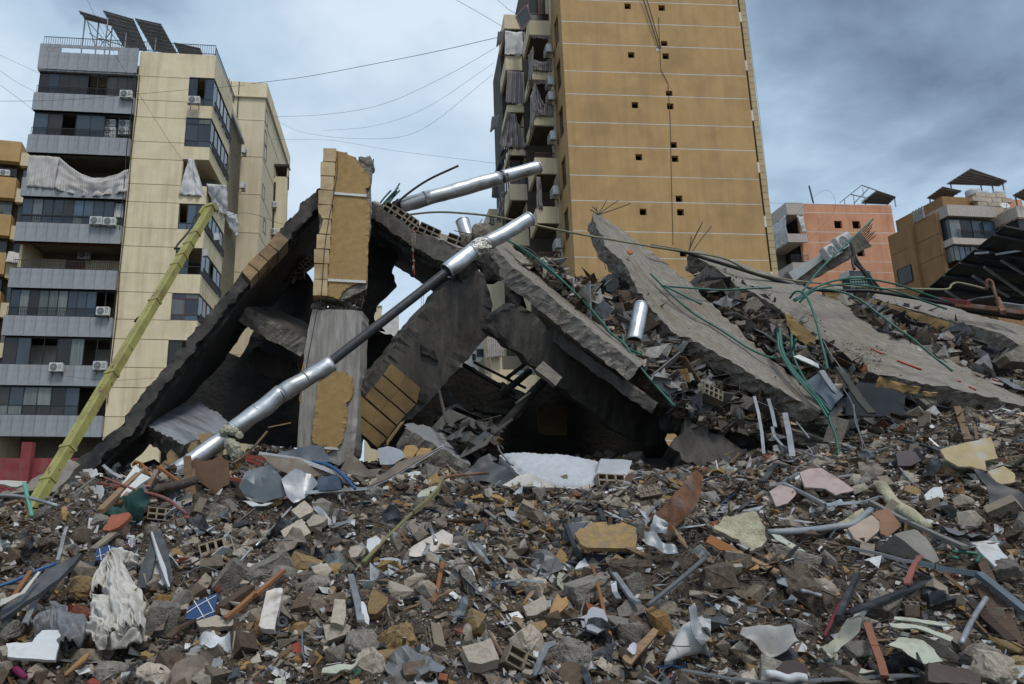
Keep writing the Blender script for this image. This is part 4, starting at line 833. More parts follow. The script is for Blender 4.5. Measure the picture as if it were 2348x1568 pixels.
def ruled(name, near, far, t, mats, nu=80, nv=8, rough=.05, parent=None, label=None, cat=None, group=None, kind=None, wob=.02, ends=1.0, tend=None):
    """slab between two edge lines, thickness t along its own normal, with broken, uneven edges"""
    rough *= .62; wob *= .55; A_=resample(near, nu); B_=resample(far, nu); nt_=4; mb=MB(); rows=[]; seed=random.uniform(0,90)
    nrm=(A_[-1] - A_[0]).cross((B_[nu // 2] - A_[nu // 2])).normalized()
    if nrm.z < 0: nrm=-nrm
    U_=(A_[-1] - A_[0]).normalized(); V_=nrm.cross(U_); vs=[]; uvs=[]; W_=(B_[nu // 2] - A_[nu // 2]).length; cu=[0.0]
    for a, b in zip(A_, A_[1:]): cu.append(cu[-1] + (b - a).length)
    for i in range(nu + 1):
        wv=(B_[i] - A_[i]); w=wv.length; wd=wv.normalized() if w > 1e-6 else Vector((0,1,0)); tt=t if tend is None else t + (tend - t) * i / nu
        ring=[]
        for j in range(nv + 1): ring.append((A_[i] + wv * (j / nv), j / nv * w))
        for k in range(1, nt_): ring.append((B_[i] - nrm * tt * k / nt_, w + k * tt / nt_))
        for j in range(nv + 1): ring.append((B_[i] - nrm * tt - wv * (j / nv), w + tt + j / nv * w))
        for k in range(1, nt_): ring.append((A_[i] - nrm * tt * (1 - k / nt_),-tt * (1 - k / nt_)))
        R=len(ring)
        for q, (p, uvv) in enumerate(ring):
            e=q == 0 or q == nv or nv < q < nv + nt_ or q >= nv + nt_ + nv or q == nv + nt_
            f=Vector((fbm(p + Vector((seed, 0,0)),2.3), fbm(p + Vector((0, seed, 3)),2.3), fbm(p + Vector((9,0, seed)),2.3)))
            g2=Vector((fbm(p + Vector((seed, 0,0)),8), fbm(p + Vector((0, seed, 3)),8), fbm(p + Vector((9,0, seed)),8)))
            p=p + nrm * (wob * fbm(p + Vector((seed, 4,0)),.9,3)) + (f * rough * .5 + g2 * rough * .7 if e else f * rough * .08)
            if e: p=p + wd * (rough * .8 * fbm(p + Vector((3, seed, 1)),5.5,3)) * (1 if q >= nv + nt_ or q == 0 else -1)
            if i in (0, nu): p=p + (A_[min(1, nu)] - A_[0] if i == 0 else A_[nu] - A_[nu - 1]).normalized() * rough * 2.0 * ends * fbm(p * 1.0 + Vector((seed, seed, 0)),3.5,3)
            vs.append(p); uvs.append((p.dot(U_), p.dot(V_) + (0 if q <= nv else uvv)))
    fs=[]; ms=[]
    for i in range(nu):
        for q in range(R):
            q2=(q + 1) % R; fs.append((i * R + q, (i + 1) * R + q, (i + 1) * R + q2, i * R + q2)); ms.append(0 if q < nv else 1)
    fs.append(tuple(range(R))); ms.append(1); fs.append(tuple(range(nu * R + R - 1, nu * R - 1,-1))); ms.append(1)
    mb.v=vs; mb.f=fs; mb.m=ms
    o=mb.build(name, list(mats), parent, origin=A_[nu // 2] if parent is None else None)
    uvl=o.data.uv_layers.new(name='UVMap'); li=np.zeros(len(o.data.loops), np.int32); o.data.loops.foreach_get('vertex_index', li); uvl.data.foreach_set('uv', np.array(uvs, np.float32)[li].ravel())
    tag(o, label, cat, group, kind); o['edge']=0; del o['edge']
    return o
def plate(name, zf, pts, d, t, mat, parent=None, tilt=(0,0), label=None, cat=None, group=None, rough=.02, cuts=2, kind=None, anchor=None, normal=None, bend=0.0, smooth=False):
    """broken plate: an outline on a plane through its own place in the scene, with real thickness; tilt=lean back, turn (degrees)"""
    px=[zf(*p) for p in pts]; cx=sum(p[0] for p in px) / len(px); cy=sum(p[1] for p in px) / len(px)
    o_=anchor if anchor is not None else P(cx, cy, d)
    if normal is None:
        a, b=math.radians(tilt[0]), math.radians(tilt[1]); normal=Vector((math.sin(b) * math.cos(a),-math.cos(b) * math.cos(a), math.sin(a)))
    q=[onplane(x, y, o_, normal) for x, y in px]; bm=bmesh.new(); vs=[bm.verts.new(p) for p in q]
    try: f=bm.faces.new(vs)
    except Exception: f=bm.faces.new(vs)
    bm.normal_update()
    if f.normal.dot(normal) < 0: f.normal_flip()
    bmesh.ops.triangulate(bm, faces=bm.faces[:])
    if cuts: bmesh.ops.subdivide_edges(bm, edges=bm.edges[:], cuts=cuts, use_grid_fill=True)
    bm.edges.ensure_lookup_table(); bed={v for e in bm.edges if len(e.link_faces) == 1 for v in e.verts}; s0=random.uniform(0,50); ext=max((a - b).length for a in q for b in q)
    for v in bm.verts:
        f_=Vector((fbm(v.co + Vector((s0,0,0)),13,3), fbm(v.co + Vector((0, s0,0)),13,3), fbm(v.co + Vector((0,0, s0)),13,3))) * .7
        if v in bed: v.co += f_ * rough
        if bend: v.co += normal * bend * fbm(v.co + Vector((s0, s0,0)),1.6 / max(ext, .2),2) * 1.5
    g_=bmesh.ops.extrude_face_region(bm, geom=bm.faces[:]); nv=[e for e in g_['geom'] if isinstance(e, bmesh.types.BMVert)]
    for v in nv: v.co -= normal * t
    bmesh.ops.recalc_face_normals(bm, faces=bm.faces[:])
    off=Vector(parent.location) if parent is not None else o_
    for v in bm.verts: v.co -= off
    me=bpy.data.meshes.new(name); bm.to_mesh(me); bm.free(); me.materials.append(mat)
    if smooth or bend: me.polygons.foreach_set('use_smooth', [True] * len(me.polygons)); me.set_sharp_from_angle(angle=.6)
    o=bpy.data.objects.new(name, me); COL.objects.link(o)
    if parent is not None: o.parent=parent
    else:
        o.location=off
        if mat.name.endswith('_chunk') or mat.name == 'beige_stone': k_s=max(.05, ext * .5); me.transform(Matrix.Scale(1 / k_s, 4)); o.scale=(k_s,) * 3
    tag(o, label, cat, group, kind); return o
def tubeobj(name, pts, r, mat, label=None, cat=None, group=None, parent=None, n=8, sm=6, cap=True):
    pp=smooth_path(pts, sm) if sm and len(pts) > 2 else [Vector(p) for p in pts]
    o=MB().tube(pp, r if not isinstance(r, (list, tuple)) else list(np.interp(np.linspace(0,1, len(pp)), np.linspace(0,1, len(r)), r)), n, cap).build(name, mat, parent, True, origin=pp[0] if parent is None else None)
    return tag(o, label, cat, group)
# rocks: angular fragments as convex hulls
def hull(n, sc, seed, flat=0.0, boxy=0.0):
    rg=random.Random(seed); bm=bmesh.new()
    if boxy:
        for x in (-1,1):
            for y in (-1,1):
                for z in (-1,1):
                    if rg.random() < boxy: bm.verts.new((x * rg.uniform(.8,1) * sc[0], y * rg.uniform(.8,1) * sc[1], z * rg.uniform(.8,1) * sc[2]))
    for _ in range(n):
        v=Vector((rg.gauss(0,1), rg.gauss(0,1), rg.gauss(0,1))).normalized(); m_=max(abs(v.x), abs(v.y), abs(v.z)); v=v.lerp(v / m_, .45) * rg.uniform(.8,1)
        bm.verts.new((v.x * sc[0], v.y * sc[1], v.z * sc[2]))
    r=bmesh.ops.convex_hull(bm, input=bm.verts[:]); bmesh.ops.delete(bm, geom=list({e for e in r['geom_interior'] + r['geom_unused'] if isinstance(e, bmesh.types.BMVert)}), context='VERTS')
    return bm
def hull_mesh(name, n, sc, seed, mat, boxy=0.0, fine=1):
    bm=hull(n, sc, seed, boxy=boxy)
    if fine:
        bmesh.ops.bevel(bm, geom=bm.edges[:], offset=.06 * min(sc), segments=1, affect='EDGES', clamp_overlap=True)
        bmesh.ops.triangulate(bm, faces=bm.faces[:]); bmesh.ops.subdivide_edges(bm, edges=[e for e in bm.edges if e.calc_length() > .35 * min(sc)], cuts=1)
        if fine > 1: bmesh.ops.triangulate(bm, faces=bm.faces[:]); bmesh.ops.subdivide_edges(bm, edges=[e for e in bm.edges if e.calc_length() > .2 * min(sc)], cuts=1)
        for v in bm.verts: v.co += (v.co.normalized() * .06 * max(sc) * fbm(v.co + Vector((seed, seed, 0)),9 / max(sc),3) if fine > 1 else Vector((0,0,0))) + Vector((fbm(v.co + Vector((seed, 0,0)),4 / max(sc),3), fbm(v.co + Vector((0, seed, 0)),4 / max(sc),3), fbm(v.co + Vector((0,0, seed)),4 / max(sc),3))) * .07 * max(sc)
    me=bpy.data.meshes.new(name); bm.to_mesh(me); bm.free(); me.materials.append(mat); return me
def hollow_mesh(name, mat, L=.4, Hh=.2, D=.2, nx=3, nz=2, broken=False):
    mb=MB(); w=.028
    xs=np.linspace(-L / 2, L / 2, nx + 1); zs=np.linspace(-Hh / 2, Hh / 2, nz + 1)
    for i, x in enumerate(xs): mb.box(max(-L / 2, x - w / 2), min(L / 2, x + w / 2),-D / 2, D / 2,-Hh / 2, Hh / 2)
    for j, z in enumerate(zs):
        for a, b in zip(xs, xs[1:]):
            if broken and j == nz and a > 0: continue
            mb.box(a + w / 2 + .001, b - w / 2 - .001,-D / 2, D / 2, max(-Hh / 2, z - w / 2), min(Hh / 2, z + w / 2))
    mb.box(-L / 2 + .01, L / 2 - .01, D / 2 - .05, D / 2 - .02,-Hh / 2 + .01, Hh / 2 - .01)
    me=mb.build(name, mat); m_=me.data; bpy.data.objects.remove(me); return m_

SLABG='fallen concrete slabs of the collapsed building'
# --- slab leaning down from the apex
s1_=ruled('concrete_slab', L3(z6,[(112,262),(200,370),(330,465),(500,605),(680,750),(850,880),(935,955)],14.3,12.5), L3(z6,[(160,222),(300,330),(410,440),(530,545),(640,620),(720,700),(850,815),(960,905)],15.6,13.2),.40,(conc_top, concrete),60,8,.06,
      label='long pale concrete slab sloping down under the end of the steel duct', cat='concrete slab', group=SLABG, tend=.3)
ruled('concrete_slab', L3(z6,[(355,665),(500,775),(700,925),(900,1065),(1035,1160)],14.1,12.5), L3(z6,[(380,655),(520,760),(720,905),(920,1045),(1045,1150)],15.6,13.4),.2,(conc_top, conc_soot),40,5,.05,
      label='thin sooty slab tucked beneath the pale slab under the duct end', cat='concrete slab', group=SLABG)
plate('concrete_wall', z6,[(68,742),(120,660),(200,590),(330,640),(420,740),(560,850),(700,960),(900,1100),(1030,1190),(1120,1250),(1070,1420),(930,1385),(780,1300),(640,1185),(460,1060),(345,960),(240,868)],14.2,.4, conc_soot, tilt=(-16,14), label='big soot-blackened wall slab leaning below the two slabs, over the mattress', cat='wall slab', rough=.08, cuts=3)
plate('concrete_slab', z6,[(385,918),(498,1010),(458,1060),(342,965)],13.6,.12, concrete, tilt=(10,10), label='small grey plate caught on the sooty wall slab above the low gap', cat='concrete slab', group=SLABG, rough=.03)
plate('concrete_beam', z6,[(150,1060),(270,1105),(290,1130),(245,1140),(150,1085)],15.0,.2, conc_soot, tilt=(0,0), label='short sooty ledge in the low gap beside the wall slab', cat='beam')
# --- peaked slab
s2_=ruled('concrete_slab', L3(z6,[(668,85),(700,170),(735,240),(790,315),(880,400),(920,500),(1000,600),(1060,690),(1130,765),(1230,790),(1390,880),(1568,985)],15.2,12.7) + L3(zi, [(1765,882),(1820,915),(1872,945)],12.55,12.2),
      L3(z6,[(705,68),(820,160),(940,245),(1100,375),(1220,470),(1340,590),(1470,715),(1568,800)],16.3,13.6) + L3(zi, [(1765,820),(1830,875),(1888,935)],13.4,12.7),.38,(conc_top, conc_rough),70,9,.10,
      label='peaked concrete slab rising to a rebar-tipped point before the ochre tower', cat='concrete slab', group=SLABG, wob=.05)
# --- wide slab
s3_=ruled('concrete_slab', L3(zi, [(1578,583),(1640,614),(1690,655),(1740,680),(1796,716),(1839,752),(1872,786),(1921,827),(1951,842),(2009,855),(2082,871),(2173,889),(2243,903),(2345,929),(2420,945)],15.2,11.7),
      L3(zi, [(1600,573),(1700,605),(1800,640),(1880,672),(1950,702),(2038,758),(2126,795),(2213,839),(2272,872),(2347,908),(2440,938)],17.0,12.5),.40,(conc_top, conc_rough),80,10,.08,
      label='widest concrete slab, strewn with earth and red conduit, under green pipes', cat='concrete slab', group=SLABG, wob=.05)
plate('plaster_patch', z8,[(272,0),(330,30),(400,90),(470,140),(512,190),(522,262),(470,280),(400,220),(335,170),(300,90)],13.55,.05, near_plaster, parent=s3_, tilt=(-5,-25), rough=.03)
plate('plaster_patch', z8,[(1040,515),(1180,550),(1340,592),(1325,640),(1200,620),(1090,590),(1010,592)],11.85,.08, near_plaster, parent=s3_, tilt=(-20,0), rough=.05)
plate('plaster_patch', z8,[(1375,620),(1470,630),(1455,665),(1370,650)],11.8,.06, near_plaster, parent=s3_, tilt=(-20,0), rough=.04)
plate('concrete_block', z8,[(225,90),(270,75),(320,160),(330,215),(290,260),(240,200)],13.7,.3, conc_rough, tilt=(0,-15), label='jagged concrete lump below the tip of the widest slab', cat='concrete lump', rough=.06)
def edge_rebar(o, pts, drop, n_):
    q=resample(pts, n_)
    for i, p in enumerate(q[1:-1]):
        if random.random() < .35: continue
        a=p + Vector((random.uniform(-.1,.1),.12,-drop * random.uniform(.3,.8))); d_=Vector((random.uniform(-.25,.1),-.3, random.uniform(-.25,.12))) * random.uniform(.6,1.5)
        tubeobj('rebar', [a, a + d_ * .5 + Vector((0,0, random.uniform(-.03,.03))), a + d_ + Vector((random.uniform(-.1,.1),0, random.uniform(-.2,.05)))],.008, rebar_m, parent=o, n=5, sm=4)
edge_rebar(s1_, L3(z6,[(112,262),(330,465),(680,750),(935,955)],14.2,12.4),.3,12); edge_rebar(s2_, L3(z6,[(735,240),(880,400),(1000,600),(1130,765),(1390,880),(1568,985)],14.9,12.6),.3,16); edge_rebar(s3_, L3(zi, [(1640,614),(1740,680),(1839,752),(1951,842),(2173,889),(2345,929)],14.9,11.7),.3,18)
# --- plastered slab behind
s4_=ruled('concrete_slab', L3(z7,[(620,1182),(900,1195),(1200,1285),(1500,1372),(1750,1440),(2000,1505),(2120,1540)],17.5,14.4) + L3(zi, [(2330,788),(2400,812)],14.1,13.7),
      L3(z7,[(700,1140),(1100,1192),(1400,1245),(1700,1318),(2000,1405),(2300,1475)],19.0,15.4) + L3(zi, [(2420,745)],15.0,15.0),.42,(conc_top, conc_rough),60,8,.05,
      label='slab with an ochre plastered edge, farthest back beside the black solar roof', cat='concrete slab', group=SLABG)
plate('plaster_edge', z7,[(622,1190),(900,1205),(1200,1297),(1500,1384),(1750,1452),(2000,1517),(2070,1532),(2060,1590),(1900,1568),(1500,1480),(1200,1385),(900,1298),(650,1242)],15.75,.03, near_plaster, parent=s4_, anchor=P(*z7(1350,1390),15.72), normal=Vector(( -.62,-.76,-.05)).normalized(), rough=.03)
plate('concrete_block', z8,[(2000,350),(2080,280),(2156,240),(2300,260),(2300,400),(2060,385)],13.2,.3, conc_rough, tilt=(15,0), label='pale concrete lump at the edge of the view under the plastered slab', cat='concrete lump', rough=.06)
# --- lower tilted slab ends in the dark
ruled('concrete_slab', L3(z8,[(-250,760),(0,835),(200,880),(480,960),(870,1075)],12.9,11.9), L3(z8,[(-250,735),(0,800),(200,850),(500,910),(800,985)],14,12.8),.2,(conc_top, conc_soot),40,4,.05, label='low charred slab edge with steel profiles dangling over it', cat='concrete slab', group=SLABG)
plate('concrete_block', z6,[(1115,1400),(1200,1250),(1300,1270),(1420,1340),(1568,1420),(1600,1530),(1480,1540),(1330,1520),(1210,1500)],12.2,.7, conc_soot, tilt=(12,-8), label='large brown and grey broken block in shadow behind the rusty sheet', cat='concrete block', rough=.10, cuts=3, bend=.12)
# --- wall leaning to the apex with tan tile cladding
wn_=Vector((.30,-.86,-.16)).normalized(); wa_=P(*z4(1400,320),14.0)
w_e=root('leaning_wall', wa_,'leaning dark concrete wall with rows of tan cladding tiles at its foot','wall')
plate('wall_panel', z4,[(1350,0),(1510,-187),(1640,-312),(1760,-387),(1850,-262),(1905,-60),(1895,60),(1870,170),(1700,370),(1560,510),(1440,660),(1280,830),(1220,860),(1070,1045),(1000,1070),(840,930),(835,640),(900,530),(1040,380),(1110,300),(1170,200),(1240,110)],14,.5, conc_soot, w_e, anchor=wa_, normal=wn_, rough=.06, cuts=3)
for r_ in ([(1110,400),(1335,592),(1305,712),(1048,488)],[(1040,497),(1298,722),(1225,797),(975,582)],[(965,590),(1215,805),(1150,882),(905,665)],[(850,700),(895,672),(1140,892),(1080,980),(840,785)],[(838,795),(1070,990),(1000,1060),(835,915)]):
    if len(r_) == 5: r_=[(852,640), r_[2], r_[3], r_[4]]
    a, b, c, d=[Vector(q) for q in r_]
    for s0, s1 in ((0,.48),(.488,1)):
        plate('cladding_tile', z4,[tuple(a.lerp(b, s0)), tuple(a.lerp(b, s1)), tuple(d.lerp(c, s1)), tuple(d.lerp(c, s0))],14,.05, tile_tan, w_e, anchor=wa_ + wn_ * .05, normal=wn_, rough=.008, cuts=1)
plate('plaster_patch', z4,[(1185,865),(1210,850),(1120,980),(1075,1045),(1068,1020)],13.2,.06, near_plaster, w_e, anchor=P(*z4(1130,950),13.2), normal=wn_, rough=.02)
for q in ([(1340,260),(1440,300),(1480,380),(1400,340),(1345,330)],[(1320,630),(1390,640),(1370,710),(1310,690)]): plate('spalled_patch', z4, q, 14,.06, charred, w_e, anchor=wa_ + wn_ * .045, normal=wn_, rough=.04)
# --- slab piece below the leaning wall
ruled('concrete_slab', L3(z4,[(1205,895),(1330,960),(1500,1065),(1720,1180)],12.6,11.6), L3(z4,[(1250,862),(1420,900),(1560,1000),(1690,1090)],13.6,12.4),.42,(M('grey_screed', (.22,.22,.225),(.15,.148,.145), scale=4, bump=.4, bscale=14, coord='UV', stretch=(.4,5,1)), conc_rough),30,6,.07, label='broken grey slab with stone-faced edge at the foot of the tiled leaning wall', cat='concrete slab', group=SLABG)
plate('plaster_fragment', z4,[(1195,1105),(1215,1045),(1290,1040),(1320,1075),(1270,1140),(1210,1140)],11.7,.08, near_plaster, tilt=(25,10), label='ochre plaster fragment behind the grey metal sheet, under the stone-faced edge', cat='plaster fragment')
plate('plaster_fragment', z4,[(1330,1060),(1420,1065),(1400,1130),(1340,1160),(1300,1120)],11.6,.08, near_plaster, tilt=(25,-10), label='ochre plaster fragment in front of the stone-faced slab edge', cat='plaster fragment')
# --- standing pier
pr=root('broken_pier', P(775,1050,13.8),'standing broken pier with tan stone quoins, ochre render and a bare concrete foot','pier')
PD=13.65; ppl=dict(parent=pr, tilt=(0,4))
core=[(600,100),(700,112),(825,165),(880,205),(955,215),(955,270),(948,560),(942,750),(922,930),(912,1180),(870,1218),(800,1240),(720,1278),(640,1268),(515,1240),(530,1000),(545,700),(575,400)]
AN=P(*z3(740,700), PD); NP=Vector((math.sin(math.radians(5)),-math.cos(math.radians(5)),0))
plate('concrete_core', z3, core, PD, .5, conc_rough, pr, anchor=AN, normal=NP, rough=.05, cuts=3)
plate('render_face', z3,[(677,103),(750,118),(775,135),(825,150),(850,200),(900,262),(935,300),(945,375),(908,395),(915,450),(905,480),(940,540),(935,700),(930,820),(922,930),(915,1130),(860,1140),(790,1165),(735,1195),(710,1240),(690,1265),(640,1250),(608,1240),(612,1000),(632,760),(655,410)], PD, .04, near_plaster, pr, anchor=AN - NP * -.045, normal=NP, rough=.03, cuts=7)
qy=[78,188,300,410,525,637,757,872,988,1110,1240]; ql=[572,553,553,535,530,527,522,503,503,497]; qr=[676,668,658,655,645,635,632,622,612,608]
for i in range(10):
    a, b=qy[i] + 3, qy[i + 1] - 4; l, r=ql[i], qr[i]
    pts=[(l, a),(r - 2, a + 5),(r - 5, b + 5),(l - 3, b)]
    if i == 4: pts=[(l, a),(r - 2, a + 5),(r - 5, b + 5),(l + 35, b),(l + 10, b - 40)]
    if i == 5: pts=[(l + 45, a),(r - 2, a + 5),(r - 5, b + 5),(l + 15, b),(l + 30, a + 60)]
    plate('quoin_block', z3, pts, PD, .42, quoin_stone, pr, anchor=AN + NP * .085, normal=NP, rough=.012, cuts=1)
for a, b in (((655,438),(912,458)),((610,1118),(908,1133))):
    n_=NP; p0, p1=onplane(*z3(*a), AN + NP * .062, n_), onplane(*z3(*b), AN + NP * .062, n_); MB().bar(p0, p1,.02,.05).build('white_line', white_paint, pr)
me_=hull_mesh('broken_top', 30,(.17,.2,.22),5, conc_rough); o=bpy.data.objects.new('broken_top', me_); COL.objects.link(o); o.parent=pr; o.location=P(*z3(915,230), PD + .2) - pr.location
me_=hull_mesh('broken_top', 26,(.12,.12,.1),6, conc_rough); o=bpy.data.objects.new('broken_top', me_); COL.objects.link(o); o.parent=pr; o.location=P(*z3(888,182), PD + .25) - pr.location
for a, b in (((866,155),(870,225)),((915,150),(914,225)),((948,165),(957,265)),((966,170),(950,250))): tubeobj('rebar', L3(z3,[a, ((a[0] + b[0]) / 2 + 2,(a[1] + b[1]) / 2), b], PD + .2, PD + .2),.014, rebar_m, parent=pr, n=5, sm=3)
for a, b in (((885,1195),(862,1365)),((835,1215),(805,1350)),((760,1270),(730,1370)),((690,1280),(662,1360)),((625,1275),(600,1360)),((545,1255),(530,1360))): tubeobj('rebar', L3(z3,[a, ((a[0] + b[0]) / 2 + 12,(a[1] + b[1]) / 2), b], PD + .1, PD + .1),.013, rebar_m, parent=pr, n=5, sm=3)
for i, (x, y) in enumerate(((520,1330),(580,1345),(640,1340),(700,1352),(760,1320),(820,1345),(560,1310),(850,1290),(780,1285))):
    me_=hull_mesh('broken_joint', 20,(.13,.16,.07),20 + i, conc_rough); o=bpy.data.objects.new('broken_joint', me_); COL.objects.link(o); o.parent=pr; o.location=P(*z3(x, y), PD + .28) - pr.location
A2_=P(*z4(630,500), PD - .05); N2_=Vector((math.sin(math.radians(-10)),-math.cos(math.radians(-10)) * .995,.04)).normalized()
plate('concrete_foot', z4,[(488,-28),(560,-20),(700,-24),(880,-10),(868,120),(862,400),(850,600),(838,900),(815,1110),(700,1200),(500,1130),(360,1130),(370,1040),(395,700),(420,400),(440,200)], PD, .55, conc_pier, pr, anchor=A2_, normal=N2_, rough=.025, cuts=3)
plate('render_patch', z4,[(640,465),(700,460),(720,470),(760,470),(805,520),(790,560),(812,565),(800,640),(780,690),(750,710),(765,780),(755,850),(740,930),(725,1010),(690,1055),(640,1080),(610,1105),(585,1060),(490,1020),(485,960),(500,830),(515,680),(530,560),(580,510),(620,505)], PD, .03, near_plaster, pr, anchor=A2_ + N2_ * .05, normal=N2_, rough=.03, cuts=5)
p0, p1=onplane(*z4(580,1062), A2_ + N2_ * .06, N2_), onplane(*z4(690,1070), A2_ + N2_ * .06, N2_); MB().bar(p0, p1,.02,.04).build('white_line', white_paint, pr)
for q in ([(395,480),(418,380),(412,480),(400,520)],[(385,680),(400,620),(398,700),(388,720)]): plate('render_patch', z4, q, PD, .06, near_plaster, pr, anchor=A2_ + N2_ * .02, normal=N2_, rough=.02)
# --- left raking edge beam with quoins, and its charred soffit
outer=[(733,428),(690,470),(630,542),(590,588),(548,634),(483,713),(439,766),(382,840),(333,893),(294,950),(281,976),(219,1020),(127,1099)]
inner=[(733,470),(700,508),(661,549),(620,592),(585,634),(520,708),(470,770),(420,835),(368,893),(330,948),(312,985),(245,1040),(160,1120)]
lr=root('leaning_floor_edge', P(430,800,13.4),'charred raking floor edge with stone quoins, leaning up to the broken pier','fallen floor edge')
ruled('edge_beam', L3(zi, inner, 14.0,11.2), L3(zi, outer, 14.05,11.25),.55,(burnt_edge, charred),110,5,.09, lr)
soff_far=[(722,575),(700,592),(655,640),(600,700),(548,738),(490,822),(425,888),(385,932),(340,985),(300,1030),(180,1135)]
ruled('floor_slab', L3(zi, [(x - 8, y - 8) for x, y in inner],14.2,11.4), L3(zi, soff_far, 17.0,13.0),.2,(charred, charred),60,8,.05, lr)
_b=L3(zi, inner, 14.0,11.2); _d=(_b[5] - _b[1]).normalized(); QN=(Vector((0,-1,0)) + _d * _d.y).normalized(); QA=_b[3] + QN * .09
for q in ([(222,738),(300,803),(224,890),(144,828)],[(138,832),(216,894),(142,966),(64,905)],[(58,910),(136,972),(70,1048),(-14,985)],[(-20,990),(64,1052),(0,1122),(-62,1050)]):
    plate('quoin_block', z3, q, 13.9,.4, quoin_soot, lr, anchor=QA, normal=QN, rough=.02, cuts=1)
# --- beams and floors inside the left void
zat=za
ruled('concrete_slab', L3(zat, [(505,1178),(640,1262),(760,1334),(900,1404),(1020,1470)],14.2,13.95), L3(zat, [(600,1180),(750,1232),(880,1292),(960,1330),(1040,1372)],16.2,15.8),.36,(conc_soot, concrete),34,6,.05, label='sooty floor slab stub jammed between the raking edge and the broken pier', cat='concrete slab', group=SLABG)
ruled('concrete_slab', L3(zc_, [(400,545),(500,540),(600,590),(720,650),(860,725)],12.5,11.7), L3(zc_, [(690,345),(860,310),(1050,288),(1230,400),(1400,545)],14.6,13.2),.3,(M('smoky_board', (.27,.285,.31),(.13,.135,.145), scale=2.5, bump=.3, bscale=10, coord='UV', stretch=(.7,4,1), stain=(.05,.05,.052), samt=.7, sscale=.9), conc_soot),40,10,.06, label='smoke-stained blue grey slab under the raking floor edge', cat='concrete slab', group=SLABG)
for i, q in enumerate(([(690,825),(785,735),(872,925),(745,1010),(700,930)],[(885,725),(1030,678),(1075,765),(935,845)],[(1008,618),(1150,602),(1192,685),(1080,762),(1040,690)],[(620,945),(690,890),(735,1010),(640,1060)])):
    plate('quoin_fragment', zc_, q, 11.9 - .1 * i, .25, quoin_soot, tilt=(25,-20), label=('tan quoin stone fragment behind the brown door leaf, tallest of its cluster','tan quoin stone fragment lying on the smoky slab edge','tan quoin stone fragment touching the silver duct','tan quoin stone fragment lowest in its cluster, by the rusty angle iron')[i], cat='stone fragment', group='fallen quoin stones', rough=.02)
D=lambda zf, pts, d, lab, t=.3, m=charred, tl=(-8,0), **k: plate('charred_slab', zf, pts, d, t, m, tilt=tl, label=lab, cat='charred slab', group='charred floor remains inside the ruin', rough=.08, cuts=3, **k)  # charred panels added to close the void, its darkness put into their colour
D(zi, [(560,690),(650,628),(690,600),(716,640),(740,760),(720,810),(640,770)],16.6,'black charred panel added to darken the upper left void beside the pier')
D(zi, [(585,755),(700,795),(735,830),(720,1030),(560,1020),(440,1010),(395,935),(462,852),(505,806),(548,818)],16.8,'black charred panel added to darken the void above the smoky slab')
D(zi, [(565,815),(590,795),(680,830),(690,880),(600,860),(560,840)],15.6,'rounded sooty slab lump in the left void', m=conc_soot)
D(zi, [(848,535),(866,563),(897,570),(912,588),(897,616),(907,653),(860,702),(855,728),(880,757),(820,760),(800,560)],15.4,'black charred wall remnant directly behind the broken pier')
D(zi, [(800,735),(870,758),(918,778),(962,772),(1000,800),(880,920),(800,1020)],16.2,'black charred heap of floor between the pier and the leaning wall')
D(zi, [(850,1000),(930,960),(1040,838),(1085,842),(1150,892),(1192,917),(1235,875),(1320,880),(1500,960),(1560,1080),(900,1080)],17.6,'black charred panel added to darken the void above the mattress')
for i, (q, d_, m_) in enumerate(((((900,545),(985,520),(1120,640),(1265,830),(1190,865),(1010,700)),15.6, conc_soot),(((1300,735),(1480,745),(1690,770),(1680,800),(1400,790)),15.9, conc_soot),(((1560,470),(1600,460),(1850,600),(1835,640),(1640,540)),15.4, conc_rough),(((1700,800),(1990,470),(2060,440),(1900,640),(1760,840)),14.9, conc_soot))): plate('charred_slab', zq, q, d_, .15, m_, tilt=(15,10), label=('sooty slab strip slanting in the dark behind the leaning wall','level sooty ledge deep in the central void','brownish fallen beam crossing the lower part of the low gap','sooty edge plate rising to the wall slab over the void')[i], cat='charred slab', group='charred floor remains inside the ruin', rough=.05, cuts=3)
for i, (a, b, r) in enumerate((((1450,975),(1600,1170),.02),((1690,860),(1390,1090),.03),((1330,900),(1430,990),.05),((1320,1150),(1450,1200),.045),((1160,1170),(1340,1240),.06),((930,560),(1010,900),.03),((1880,580),(1730,690),.02))): tubeobj('charred_bar', L3(zq, [a, b],13.2,12.2), r, conc_soot, ('thin pale bar leaning over the rubble in the void','long thin dark rod slanting across the void','stubby burnt timber on the rubble in the void','short burnt red timber near the mattress end','thick burnt timber beside the charcoal sheet','burnt rod standing deep behind the leaning wall','thin burnt rod under the wall slab')[i],'charred bar','charred bars in the gaps', n=6, sm=0)
D(zi, [(1230,935),(1300,930),(1300,1000),(1235,995)],16.2,'ochre board glimpsed in the black void above the mattress', t=.05, m=M('dim_ochre', (.10,.065,.03), bump=.3))
tubeobj('charred_post', L3(zi, [(1290,830),(1215,905),(1130,1000),(1040,1075)],14.6,14.2),.09, charred,'charred leaning post running down through the low gap','post', sm=2)
for i, (a, b, r, lab) in enumerate((((1110,742),(1240,800),.035,'upper thin charred bar crossing the low gap'),((1060,835),(1180,905),.05,'lower thin charred bar crossing the low gap'),((1085,830),(1205,890),.03,'middle thin charred bar crossing the low gap'),((1238,808),(1160,868),.045,'charred batten slanting down in the low gap'),((1215,850),(1150,905),.08,'broad charred plank slanting down in the low gap'))):
    tubeobj('charred_bar', L3(zi, [a, b],15.2,15.0), r, charred, lab,'charred bar','charred bars in the gaps', n=5, sm=0)
